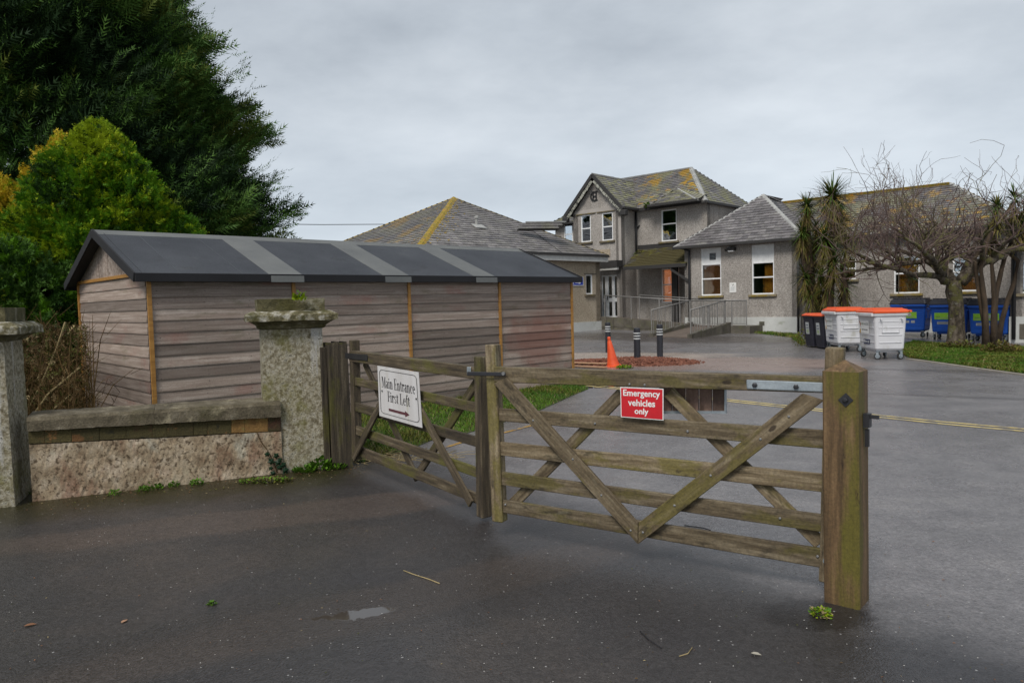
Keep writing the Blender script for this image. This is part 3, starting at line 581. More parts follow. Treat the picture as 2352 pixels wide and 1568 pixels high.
M_ink = flat('black_print', (.02, .018, .02), .6); M_sign = mat('weathered_white_sign', [(.3, (.55, .53, .52)), (.7, (.66, .65, .65))], 3, (3, 3, .4), rough=.45, layers=[(4, (3, 3, .5), .58, .72, (.45, .43, .3), .6)], fine=.05)
M_arrow = mat('maroon_print', [(.3, (.07, .02, .03)), (.7, (.13, .04, .045))], 10, rough=.6); M_redsign = mat('red_sign', [(.3, (.46, .012, .02)), (.7, (.6, .016, .025))], 7, rough=.35, layers=[(5, (3, 3, .6), .6, .74, (.3, .05, .05), .35)]); M_ltr = flat('white_print', (.8, .8, .78), .5)
cor = [c5(583, 366), c5(871, 411), c5(897, 796), c5(597, 712)]; p = plane_basis(g2, cor, .062)
sg = thing('notice', 'white Main Entrance First Left notice with arrow on the darker gate', 'sign', bil(p, .5, 1)); quad_panel('panel', p, g2.n, .004, M_sign, sg)
def ring(u0, v0, u1, v1, r, w_, asp=1.):
    V = []; F = []; pts = []
    for (cx, cy, a0) in ((u1-r, v0+r*asp, -90), (u1-r, v1-r*asp, 0), (u0+r, v1-r*asp, 90), (u0+r, v0+r*asp, 180)):
        for i in range(7): a = math.radians(a0+15*i); pts.append((cx, cy, math.cos(a), math.sin(a)))
    for cx, cy, c, s_ in pts: V.append((cx+r*c, cy+r*asp*s_)); V.append((cx+(r-w_)*c, cy+(r*asp-w_*asp)*s_))
    n = len(pts)
    for i in range(n): j = (i+1) % n; F.append((2*i, 2*j, 2*j+1, 2*i+1))
    return V, F
V, F = ring(.045, .065, .955, .93, .08, .012, .9); build('border', [bil(p, a, b)+g2.n*.0015 for a, b in V], F, M_ink, sg)
place_text(serif('Main Entrance'), p, g2.n, .1, .9, .2, .415, M_ink, sg); place_text(serif('First Left'), p, g2.n, .235, .765, .46, .67, M_ink, sg)
V = [(.25, .8), (.64, .8), (.64, .765), (.74, .825), (.64, .885), (.64, .85), (.25, .85)]; build('arrow', [bil(p, a, b)+g2.n*.0015 for a, b in V], [(0, 1, 5, 6), (2, 3, 4)], M_arrow, sg)
for q in (c5(618, 540), c5(858, 595)):
    pp = on_face(q[0], q[1], g2.wall, 0)+g2.n*.066; V, F = lathe_vf([(.008, -.002), (.008, .003)], seg=8, M=frame(pp, g2.x, tuple(g2.n)).to_4x4()); build('screw', V, F, M_ink, sg)
cor = [c6(1033, 425), c6(1331, 437), c6(1331, 655), c6(1037, 632)]; p = plane_basis(g1, cor, .046)
sg = thing('notice', 'red notice with white words Emergency vehicles only below the top rail', 'sign', bil(p, .5, 1)); quad_panel('panel', p, g1.n, .004, M_ltr, sg)
q = [bil(p, .018, .025)+g1.n*.0012, bil(p, .982, .025)+g1.n*.0012, bil(p, .982, .975)+g1.n*.0012, bil(p, .018, .975)+g1.n*.0012]; build('red_field', q, [(0, 3, 2, 1)], M_redsign, sg)
for s_, a, b, v0, v1 in (('Emergency', .07, .93, .07, .345), ('vehicles', .18, .815, .38, .60), ('only', .335, .66, .66, .915)):
    place_text(text_mesh(s_, .022), p, g1.n, a, b, v0, v1, M_ltr, sg, off=.0028)
# plank board hung behind the right gate
def bpt(c, off): return on_face(c[0], c[1], g1.wall, 0)-g1.n*off
bd = thing('plank_board', 'small reddish brown plank board hung behind the top rail near the red notice', 'board', bpt(c7(120, 470), .09))
M_plk = mat('reddish_plank', [(.3, (.09, .055, .04)), (.7, (.2, .13, .1))], 3, (8, 8, 1), rough=.85, fine=.2, bump=.5, bscale=10, bdist=.004, layers=[(3, (2, 2, 1), .55, .66, (.05, .03, .02), .7)], var=.3)
xs_ = np.linspace(-110, 244, 6)
for i in range(5):
    a0, a1 = xs_[i]+3, xs_[i+1]-3; pts = [bpt(c7(a0, 330), .08), bpt(c7(a1, 330), .08), bpt(c7(a1, 464), .08), bpt(c7(a0, 464), .08)]; quad_panel('plank', pts, g1.n, .018, M_plk, bd)
pts = [bpt(c7(-112, 458), .074), bpt(c7(247, 458), .074), bpt(c7(247, 472), .074), bpt(c7(-112, 472), .074)]; quad_panel('metal_channel', pts, g1.n, .03, M_galv, bd)
pts = [bpt(c7(240, 335), .074), bpt(c7(246, 335), .074), bpt(c7(246, 460), .074), bpt(c7(240, 460), .074)]; quad_panel('metal_edge', pts, g1.n, .03, M_galv, bd)

# ------------------------------------------------------------------ stone pillars and low wall
AZW = 20.9; xw = E(AZW); yw = np.array([-xw[1], xw[0], 0])
def rough_block(name, c, w_, d_, z0, z1, m, parent, jit=.006, sub=6, taper=0., prof=None, smooth=False):
    """squared stone with an uneven surface; prof = list of (z, half size factor)"""
    V = []; F = []; zs = np.linspace(z0, z1, max(2, int((z1-z0)/.05)+1)) if prof is None else [q[0] for q in prof]
    sc = (lambda z: 1-taper*(z-z0)/(z1-z0)) if prof is None else None; n = 4*sub
    for k, z in enumerate(zs):
        f_ = sc(z) if prof is None else prof[k][1]
        for i in range(n):
            sd_, t_ = divmod(i, sub); t_ = t_/sub; a, b = [(-.5+t_, -.5), (.5, -.5+t_), (.5-t_, .5), (-.5, .5-t_)][sd_]
            q = c+xw*(a*w_*f_)+yw*(b*(d_-w_*(1-f_) if False else d_*f_)); V.append((q[0]+random.gauss(0, jit), q[1]+random.gauss(0, jit), z+random.gauss(0, jit*.6)))
    for k in range(len(zs)-1):
        for i in range(n): F.append((k*n+i, k*n+(i+1) % n, (k+1)*n+(i+1) % n, (k+1)*n+i))
    F.append(tuple(range(n-1, -1, -1))); o = len(V); zt = zs[-1]
    V.append((c[0], c[1], zt+.01)); F += [((len(zs)-1)*n+i, (len(zs)-1)*n+(i+1) % n, o) for i in range(n)]
    return build(name, V, F, m, parent)
M_capl = mat('lichened_cap_edge', [(.34, (.06, .05, .02)), (.5, (.16, .14, .075)), (.62, (.38, .36, .3))], 14, rough=.95, bump=1, bscale=60, bdist=.012, layers=[(4, (1, 1, 1), .52, .62, (.06, .055, .012), .8)], fine=.3, finesc=60)
def pillar(c, side, label, zs, kx=1.):
    t = thing('stone_pillar', label, 'pillar', (c[0], c[1], 0))
    rough_block('shaft', c, side, side, -.1, zs[0], M_stone, t, .0012, 14, .05)
    rough_block('moulding', c, side, side, zs[0], zs[1], M_cap, t, .0015, 10, prof=[(zs[0]-.01, .96), (zs[0], 1.04), (zs[0]+(zs[1]-zs[0])*.25, 1.06), (zs[0]+(zs[1]-zs[0])*.45, 1.1), (zs[0]+(zs[1]-zs[0])*.8, 1.22), (zs[1], 1.31)])
    rough_block('cornice', c, side, side, zs[1], zs[2], M_capl, t, .0035, 16, prof=[(zs[1], 1.3), (zs[1]+.003, 1.41), (zs[1]+(zs[2]-zs[1])*.55, 1.42), (zs[1]+(zs[2]-zs[1])*.65, 1.4), (zs[2]-.004, 1.2), (zs[2], .9)])
    rough_block('top_block', c, side*1.05, side*1.05, zs[2], zs[3], M_cap, t, .002, 8)
    return t
pf = PZ(658, 1092); pc = np.array([PZ(672, 1088)[0], 7.0, 0.])+yw*.27
zt = [1.38, 1.45, 1.57, 1.66]
def zat(px, py, Y): return P(px, py, Y)[2]
Yp = 7.05; zt = [zat(670, 753, Yp), zat(670, 737, Yp-.1), zat(670, 713, Yp), zat(670, 686, Yp)]
pc = (P(602, 800, Yp)+P(744, 800, Yp))/2; pc[2] = 0; wS = (P(744, 800, Yp)-P(602, 800, Yp))[0]; pc = pc+yw*wS/2
tp = pillar(pc, wS*1.0, 'tall stone gate pillar with mossy cap standing between wall and gate', zt)
# a small fern on its cap
def leafy(name, c, rad, n, h, mats, label, cat, seed=0, parent=None, size=.03, up=.5, kind=None, flat_=1.):
    r = np.random.default_rng(seed); ang = r.uniform(0, 2*math.pi, n); rr = rad*np.sqrt(r.uniform(0, 1, n)); base = np.stack([rr*np.cos(ang), rr*np.sin(ang)*flat_, h*r.uniform(0, 1, n)*(1-(rr/rad)**2*.7)], 1)
    d = np.stack([np.cos(ang), np.sin(ang), np.full(n, up)], 1)+r.normal(0, .45, (n, 3)); d /= np.linalg.norm(d, axis=1)[:, None]
    s_ = np.cross(d, np.array([0, 0, 1.])+r.normal(0, .3, (n, 3))); s_ /= np.linalg.norm(s_, axis=1)[:, None]; L = size*r.uniform(.6, 1.3, n)[:, None]; W = L*.33
    b = base+np.asarray(c); V = np.stack([b, b+d*L*.5+s_*W, b+d*L, b+d*L*.5-s_*W], 1).reshape(-1, 3); T = np.arange(4*n).reshape(n, 4)
    o = big(name, V, T, mats, parent, kind, r.integers(0, len(mats), n), org=c)
    if label: tag(o, label, cat)
    return o
cp_ = P(688, 692, Yp-.1); leafy('fern', cp_, .05, 60, .09, [M_br_y, M_weed], 'tiny bright green fern growing on the cap of the tall pillar', 'plant', 3, size=.045, up=1.2)
# left pillar, cut by the frame
plc = PZ(66, 1160); c2_ = plc-xw*.4+yw*.31; Yl = 6.0
ztl = [zat(40, 782, Yl), zat(40, 768, Yl), zat(40, 738, Yl), zat(20, 706, Yl)]
pillar(c2_, .6, 'pale stone pillar with grey slab cap at the near end of the low wall', ztl)
# the wall
wa = plc+yw*.12; wb = pc-xw*wS*.45-yw*.04; wb = PZ(650, 1086); 
Lw = np.linalg.norm((wb-wa)[:2]); xw2 = (wb-wa)/Lw; yw2 = np.array([-xw2[1], xw2[0], 0]); azw2 = math.degrees(math.atan2(xw2[1], xw2[0])); wWall = ((wa[0], wa[1]), azw2)
tw = thing('boundary_wall', 'low rendered garden wall with a course of mossy bricks under its coping', 'wall', (wa+wb)/2)
zL = PW(66, 1020, wWall)[2]; zR_ = PW(640, 990, wWall)[2]
def uneven_wall(name, za, zb, th, off, m, jit, nu=60, nz=10, z0=-.1, z0b=None, parent=tw, amp=0.):
    V = []; F = []; z0b = z0 if z0b is None else z0b
    for j in range(nz+1):
        for i in range(nu+1):
            u = i/nu; zz = (z0+(z0b-z0)*u)*(1-j/nz)+(za+(zb-za)*u)*j/nz; q = wa+xw2*Lw*u-yw2*(off+random.gauss(0, jit)+amp*math.sin(u*9+j)); V.append((q[0], q[1], zz+random.gauss(0, jit*.5)))
    o = len(V); V += [(v[0]+yw2[0]*th, v[1]+yw2[1]*th, v[2]) for v in V[:o]]; n = nu+1
    for j in range(nz):
        for i in range(nu): a = j*n+i; F += [(a, a+1, a+n+1, a+n), (o+a, o+a+n, o+a+n+1, o+a+1)]
    for i in range(nu): a = nz*n+i; F += [(a, a+1, o+a+1, o+a), (i, o+i, o+i+1, i+1)]
    for j in range(nz): F += [(j*n, (j+1)*n, o+(j+1)*n, o+j*n), (j*n+nu, o+j*n+nu, o+(j+1)*n+nu, (j+1)*n+nu)]
    return build(name, V, F, m, parent)
uneven_wall('rendered_face', zL-.005, zR_-.005, .2, 0, M_render, .002, 90, 12, amp=.003)
zcL, zcR = PW(60, 990, wWall)[2], PW(640, 957, wWall)[2]
M_brickr = mat('red_mossy_brick', [(.3, (.1, .028, .016)), (.7, (.2, .055, .03))], 9, rough=.95, bump=.9, bscale=40, bdist=.01, layers=[(4, (1, 1, 1), .5, .6, (.06, .05, .016), .9)], fine=.3)
u = 0.
while u < .995:   # brick course
    L_ = random.choice([.2, .21, .12, .22])/Lw; u1 = min(1, u+L_); a = wa+xw2*Lw*u; b = wa+xw2*Lw*u1; um = (u+u1)/2
    z0 = zL+(zR_-zL)*um; z1 = zcL+(zcR-zcL)*um; c = (a+b)/2+yw2*(.1-random.uniform(-.004, .006)); c[2] = (z0+z1)/2
    box('brick', c, (np.linalg.norm(b-a), .21, (z1-z0)*random.uniform(.94, 1.0)), (xw2[0], xw2[1], (zR_-zL)/Lw), M_brick2 if .76 < um < .93 else M_brick, tw, bev=.004)
    u = u1
ztL, ztR = PW(60, 958, wWall)[2], PW(620, 923, wWall)[2]
us = [0, .47, 1.0]
for i in range(2):   # coping stones
    V = []; F = []; nu = 24
    for k in range(nu+1):
        uu = us[i]+.0005+(us[i+1]-us[i]-.001)*k/nu; z0 = zcL+(zcR-zcL)*uu; z1 = ztL+(ztR-ztL)*uu; q = wa+xw2*Lw*uu; j = random.gauss(0, .003)
        for (o_, z) in ((-.045, z0+.004), (-.05, z1-.03), (-.035, z1), (.25, z1+.02), (.27, z1-.01), (.27, z0+.004)): w_ = q+yw2*o_; V.append((w_[0]+random.gauss(0, .0015), w_[1]+random.gauss(0, .0015), z+j*.4+random.gauss(0, .0015)))
    for k in range(nu):
        for e_ in range(6): F.append((k*6+e_, (k+1)*6+e_, (k+1)*6+(e_+1) % 6, k*6+(e_+1) % 6))
    F += [tuple(range(6)), tuple(range(nu*6+5, nu*6-1, -1))]
    build('coping_stone', V, F, M_coping, tw)

# ------------------------------------------------------------------ shed
AZS = 43.2; xs1 = E(AZS); ys1 = np.array([-xs1[1], xs1[0], 0])   # ys1 points away from the camera
SR = PZ(1317, 880); SL = PW(337, 640, (SR, AZS)); SL[2] = 0; LS = np.linalg.norm((SR-SL)[:2]); WS = 3.27*.95
far_ = PW(182, 650, (SL, AZS+90)); WS = float(np.linalg.norm((far_-SL)[:2])); ZE = 2.07; ZT = 2.70
sh = thing('garden_shed', 'long weathered timber shed with a dark felt roof behind the low wall', 'shed', (SL+SR)/2+ys1*WS/2)
def sp(u, v, z): q = SL+xs1*u+ys1*v; return np.array([q[0], q[1], z])
M_core = flat('shed_inside', (.05, .04, .035), .9)
k = MB_.__new__(MB_); k.m = M_board; k.t = M_board.node_tree; k.b = k.t.nodes['Principled BSDF']; k.L = k.t.links.new
src = k.b.inputs['Base Color'].links[0].from_socket; gpos = k.n('ShaderNodeNewGeometry'); mp_ = k.n('ShaderNodeMapping'); mp_.vector_type = 'TEXTURE'; q = sp(6.75, 0, .95)
mp_.inputs['Location'].default_value = tuple(float(v) for v in q); mp_.inputs['Rotation'].default_value = (0, 0, math.radians(AZS)); mp_.inputs['Scale'].default_value = (1.0, 3, .6); k.L(gpos.outputs['Position'], mp_.inputs[0])
ln = k.n('ShaderNodeVectorMath', operation='LENGTH'); k.L(mp_.outputs[0], ln.inputs[0]); dd0 = k.math('ADD', ln.outputs['Value'], k.math('MULTIPLY', k.math('SUBTRACT', k.noise(gpos.outputs['Position'], 2.2, 4), .5), 1.6))
k.L(k.mix(k.math('MULTIPLY', k.rng(dd0, .35, 1.15, 1., 0.), .6), src, (.2, .075, .052)), k.b.inputs['Base Color'])
V, F = prism_vf([sp(.03, .03, 0)[:2], sp(LS-.03, .03, 0)[:2], sp(LS-.03, WS-.03, 0)[:2], sp(.03, WS-.03, 0)[:2]], .02, ZE-.02); build('inner_frame', V, F, M_core, sh)
cuts = [0.]+[float(np.dot(PW(x, 650, (SR, AZS))-SL, xs1)) for x in (672, 937, 1145)]+[LS]
NB = 14; bh = (ZE-.03)/NB
def board(a, b, n, z, h, th=.018):
    """lap board: thin at the top, its lower edge stands out over the one below"""
    L_ = np.linalg.norm(b-a); x = (b-a)/L_; M = frame(a, x, (0, 0, 1)); s_ = -1 if np.dot(np.array(M.col[1][:3]), n) > 0 else 1
    o_ = -s_; prof = [(0, 0), (.016, 0), (.018, .014), (.006, h*.93), (.004, h+.006), (0, h+.006)]
    V = [(0, o_*p_[0], p_[1]) for p_ in prof]+[(L_, o_*p_[0], p_[1]) for p_ in prof]; k = len(prof)
    F = [tuple(range(k)), tuple(range(2*k-1, k-1, -1))]+[(i, (i+1) % k, (i+1) % k+k, i+k) for i in range(k)]
    M = M.copy(); M.translation = Vector((float(a[0]), float(a[1]), float(z)))
    o = build('board', V, F, M_board, sh, M=M); return o
for k in range(4):
    for i in range(NB):
        a, b = sp(cuts[k]+(.03 if k else .025), 0, 0), sp(cuts[k+1]-.01, 0, 0); board(a, b, -ys1, .03+i*bh+random.uniform(-.003, .003), bh)
for i in range(NB): board(sp(0, WS-.03, 0), sp(0, .03, 0), -xs1, .03+i*bh-.012, bh)
for k, u in enumerate(cuts):
    w_ = .05; box('batten', sp(u+(0 if 0 < k < 4 else (.012 if k == 0 else -.02)), -.022, (ZE+.0)/2), (w_, .03, ZE-.04), xs1, M_batten, sh, bev=.002)
box('batten', sp(-.022, WS-.02, ZE/2), (.03, .05, ZE-.04), xs1, M_batten, sh, bev=.002)
nl = []
for k in range(4):
    for i in range(NB):
        for uu in np.arange(cuts[k]+.1, cuts[k+1]-.04, (cuts[k+1]-cuts[k]-.18)/3):
            for dz in (.02, .075): q = sp(uu+random.gauss(0, .008), -.0135-.004*(dz < .05), .03+i*bh+dz+random.gauss(0, .006)); s_ = random.uniform(.004, .0075); nl.append(([q-xs1*s_, q+xs1*s_*1.6-np.array([0, 0, s_*.5]), q+np.array([0, 0, s_*1.2])-ys1*.002], [(0, 1, 2)]))
V, F = join(nl); build('nail_heads', V, F, flat('nail_stain', (.03, .025, .022), .9), sh, 'stuff')
# gable above the boards: upright boards and an orange rail
dg_ = ZT-ZE-.04
for i in range(14):
    v0, v1 = WS*i/14, WS*(i+1)/14-.004; zz = lambda v: ZE+.03+dg_*(1-abs(v-WS/2)/(WS/2))
    pts = [(v0, ZE+.02), (v1, ZE+.02), (v1, zz(v1)), (v0, zz(v0))] if not (v0 < WS/2 < v1) else [(v0, ZE+.02), (v1, ZE+.02), (v1, zz(v1)), (WS/2, zz(WS/2)), (v0, zz(v0))]
    V = [sp(-.004-.003*(i % 2), v, z) for v, z in pts]+[sp(.015, v, z) for v, z in pts]; n = len(pts)
    build('gable_board', V, [tuple(range(n-1, -1, -1)), tuple(range(n, 2*n))]+[(j, (j+1) % n, (j+1) % n+n, j+n) for j in range(n)], M_board_v, sh)
box('gable_rail', sp(-.02, WS/2, ZE+.005), (.03, WS-.04, .045), xs1, M_batten, sh, bev=.002)
# roof: two slopes with overhang, fascia boards wrapped in felt
OH, OG = .12, .16; pitch = (ZT-ZE)/(WS/2); zr = ZT+.03
def roofpt(u, v, up=0.): z = zr-pitch*abs(v-WS/2); return sp(u, v, z+up)
for s_, nm in ((0, 'roof_slope'), (1, 'roof_slope')):
    ve = -OH if s_ == 0 else WS+OH; q = [(-OG, ve), (LS+OG, ve), (LS+OG, WS/2), (-OG, WS/2)]
    V = [roofpt(*a) for a in q]+[roofpt(*a, -.035) for a in q]; build(nm, V, BOXF, M_felt, sh)
    f0 = roofpt(-OG, ve); f1 = roofpt(LS+OG, ve); c = (f0+f1)/2; c[2] -= .035; box('eaves_fascia', c+(-ys1 if s_ == 0 else ys1)*.012, (LS+2*OG+.02, .022, .105), xs1, M_felt_k, sh, bev=.004)
    for uu in (-OG-.012, LS+OG+.012):
        a = roofpt(uu, ve); b = roofpt(uu, WS/2); a[2] -= .035; b[2] -= .035; beam('barge_board', a, b, .024, .115, (0, 0, 1), M_felt_k, sh)
# felt seam lines and pale joint strips
def felt_strip(name, u0, u1, m, up, v0=-OH-.03, v1=WS/2, drop=True, sl=0.):
    V = []; F = []; side = [(v0, 0), (v1, 0)]
    pts = [roofpt(u0+.0, v1, up), roofpt(u0, v0+.005, up)]; pts2 = [roofpt(u1, v1, up), roofpt(u1, v0+.005, up)]
    if drop: 
        for P_, u_ in ((pts, u0), (pts2, u1)): e_ = P_[-1].copy(); e_[2] -= .085; e_ = e_-ys1*.004; P_.append(e_)
    n = len(pts); V = pts+pts2+[q-np.array([0, 0, .004])+ys1*(.003) for q in pts+pts2]
    F = [(i, i+1, n+i+1, n+i) for i in range(n-1)]+[(2*n+i, 3*n+i, 3*n+i+1, 2*n+i+1) for i in range(n-1)]+[(i, 2*n+i, 2*n+i+1, i+1) for i in range(n-1)]+[(n+i, n+i+1, 3*n+i+1, 3*n+i) for i in range(n-1)]
    return build(name, V, F, m, sh)
for (xt, xb) in ((548, 678), (780, 928), (985, 1128)):
    ub = float(np.dot(PW(xb, 633, (sp(0, -OH, 0), AZS))-SL, xs1)); felt_strip('joint_strip', ub-.36, ub+.12, M_felt_l, .005)
for xb in (415, 560): ub = float(np.dot(PW(xb, 612, (sp(0, -OH, 0), AZS))-SL, xs1)); felt_strip('seam', ub, ub+.008, M_felt_s, .003, drop=False)
felt_strip('verge_seam', -OG+.09, -OG+.1, M_felt, .006, drop=False)
V = []
for u in (-OG-.02, LS+OG+.02): V += [roofpt(u, WS/2-.17, .004), roofpt(u, WS/2, .012), roofpt(u, WS/2+.17, .004), roofpt(u, WS/2+.17, -.03), roofpt(u, WS/2, -.02), roofpt(u, WS/2-.17, -.03)]
build('ridge_capping', V, [(i, (i+1) % 6, (i+1) % 6+6, i+6) for i in range(6)]+[tuple(range(5, -1, -1)), tuple(range(6, 12))], M_felt_l, sh)
# bearers under the floor
for v in (.0, WS/2, WS): box('bearer', sp(LS/2, v+.02, .01), (LS+.02, .05, .06), xs1, M_wood_old, sh)
# ------------------------------------------------------------------ hospital buildings
AZ1, AZ2 = -43.0, 47.0; SILL_M = M_sill
e1, e2 = E(AZ1), E(AZ2)
wR = ((11.3, 29.0), AZ1); wG = ((5.29, 35.0), AZ1); wM = ((6.17, 35.94), AZ1)
wL_ = ((11.3+e2[0]*1.45, 29.0+e2[1]*1.45), AZ1)
def wallsheet(name, p0, x, n, L_, z0, z1, holes, m, parent, th=.3):
    """upright wall along x from p0, outer face towards n, with openings (u0,u1,za,zb)"""
    us = sorted({0., L_, *[h[0] for h in holes], *[h[1] for h in holes]}); zs = sorted({z0, z1, *[h[2] for h in holes], *[h[3] for h in holes]})
    V = []; F = []; idx = {}
    def v(u, z, d):
        k_ = (round(u, 5), round(z, 5), d)
        if k_ not in idx: q = np.array(p0, float)+x*u-n*(th if d else 0); idx[k_] = len(V); V.append((q[0], q[1], z))
        return idx[k_]
    def hole(u, z): return any(h[0] < u < h[1] and h[2] < z < h[3] for h in holes)
    for i in range(len(us)-1):
        for j in range(len(zs)-1):
            if hole((us[i]+us[i+1])/2, (zs[j]+zs[j+1])/2): continue
            for d in (0, 1):
                q = (v(us[i], zs[j], d), v(us[i+1], zs[j], d), v(us[i+1], zs[j+1], d), v(us[i], zs[j+1], d)); F.append(q if d == 0 else q[::-1])
    for (a, b, c, d_) in holes+[(0, L_, z0, z1)]:
        for (p_, q_) in (((a, c), (b, c)), ((b, c), (b, d_)), ((b, d_), (a, d_)), ((a, d_), (a, c))):
            F.append((v(*p_, 0), v(*q_, 0), v(*q_, 1), v(*p_, 1)))
    return build(name, V, F, m, parent)
class Wall:
    def __init__(s, p0, p1, n, z0, z1, parent, m, th=.3, name='wall'):
        s.p0 = np.array([p0[0], p0[1], 0.]); s.x = np.array([p1[0]-p0[0], p1[1]-p0[1], 0.]); s.L = np.linalg.norm(s.x); s.x /= s.L; s.n = n; s.z0, s.z1 = z0, z1
        s.az = math.degrees(math.atan2(s.x[1], s.x[0])); s.az = s.az if -90 < s.az < 90 else s.az-180; s.w = ((p0[0], p0[1]), s.az); s.holes = []; s.parent = parent; s.m = m; s.th = th; s.name = name
    def uz(s, px, py): q = PW(px, py, s.w); return float(np.dot(q-s.p0, s.x)), float(q[2])
    def at(s, u, z, off=0.): q = s.p0+s.x*u+s.n*off; return np.array([q[0], q[1], z])
    def rect(s, x0, y0, x1, y1): 
        ym, xm = (y0+y1)/2, (x0+x1)/2; return s.uz(x0, ym)[0], s.uz(x1, ym)[0], s.uz(xm, y1)[1], s.uz(xm, y0)[1]
    def make(s): wallsheet(s.name, s.p0, s.x, s.n, s.L, s.z0, s.z1, s.holes, s.m, s.parent, s.th)
    def box(s, name, u0, u1, za, zb, off0, off1, m, parent=None, bev=0.):
        c = s.at((u0+u1)/2, (za+zb)/2, (off0+off1)/2); return box(name, c, (abs(u1-u0), abs(off1-off0), abs(zb-za)), s.x, m, parent or s.parent, bev=bev)
def window(W, px, transoms=(), mullions=(), panel_top=0., sill=True, glass=None, curtain=None, inner=None, fr=.055, rec=.09, fm=None, name='window', sill_ext=.12, vent=None, glasses=True, label=None):
    u0, u1, z0, z1 = W.rect(*px) if len(px) == 4 and px[0] > 60 else px
    if u0 > u1: u0, u1 = u1, u0
    W.holes.append((u0, u1, z0, z1)); fm = fm or M_white; glass = glass or M_glass; par = W.parent
    fp = []; 
    def b(a, b_, c, d, o0=-rec, o1=-rec+.05): fp.append(box_vf(W.at((a+b_)/2, (c+d)/2, (o0+o1)/2), (b_-a, o1-o0, d-c), W.x))
    b(u0, u0+fr, z0, z1); b(u1-fr, u1, z0, z1); b(u0+fr, u1-fr, z0, z0+fr); b(u0+fr, u1-fr, z1-fr, z1)
    zt_ = [z0+(z1-z0)*(1-t) for t in transoms]
    for z in zt_: b(u0+fr, u1-fr, z-fr*.5, z+fr*.5, -rec-.003, -rec+.055)
    for mfrac in mullions: um = u0+(u1-u0)*mfrac; b(um-fr*.4, um+fr*.4, z0+fr, z1-fr, -rec+.002, -rec+.052)
    V, F = join(fp); wn = build(name, V, F, fm, par)
    if label: wn['label'] = label
    zz = [z1-fr]+zt_+[z0+fr]
    for i in range(len(zz)-1):
        za, zb = zz[i+1]+(fr*.5 if i < len(zz)-2 else 0), zz[i]-(fr*.5 if i else 0)
        if i == 0 and panel_top:
            pn = W.box('panel', u0+fr, u1-fr, za, zb, -rec+.01, -rec+.03, M_white, wn)
            if vent:
                vu = (u0+u1)/2+vent[0]; V, F = join([box_vf(W.at(vu, (za+zb)/2, -rec+.04), (vent[1], .02, vent[1]), W.x)]); build('vent', V, F, M_iron, wn)
                for k_ in range(4): W.box('vent_slat', vu-vent[1]*.42, vu+vent[1]*.42, (za+zb)/2-vent[1]*.36+k_*vent[1]*.22, (za+zb)/2-vent[1]*.28+k_*vent[1]*.22, -rec+.05, -rec+.06, M_galv, wn)
        else: W.box('pane', u0+fr, u1-fr, za, zb, -rec+.02, -rec+.026, glass, wn)
    # the room behind
    d = .9; q = [W.at(u0, z0, -W.th-.002), W.at(u1, z0, -W.th-.002), W.at(u1, z1, -W.th-.002), W.at(u0, z1, -W.th-.002)]; q2 = [v-W.n*d for v in q]
    build('room', [*q, *q2], [(4, 5, 6, 7), (0, 4, 7, 3), (1, 2, 6, 5), (0, 1, 5, 4), (3, 7, 6, 2)], inner or M_room, wn)
    if curtain:
        for (a, b_, c, d_) in curtain:
            ua, ub = u0+(u1-u0)*a, u0+(u1-u0)*b_; za, zb = z0+(z1-z0)*c, z0+(z1-z0)*d_; V = []; F = []; nn = 24
            for i in range(nn+1):
                u = ua+(ub-ua)*i/nn; o_ = -rec-.1+.02*math.sin(i*1.9)
                V += [W.at(u, za, o_), W.at(u, zb, o_)]
                if i: F.append((2*i-2, 2*i, 2*i+1, 2*i-1))
            build('curtain', V, F, M_curtain, wn)
    if sill:
        sw = W.box('sill', u0-sill_ext, u1+sill_ext, z0-.1, z0-.005, -.1, .09, SILL_M, par, bev=.01)
    return wn, (u0, u1, z0, z1)
SLN = 0
SLMESH = {}
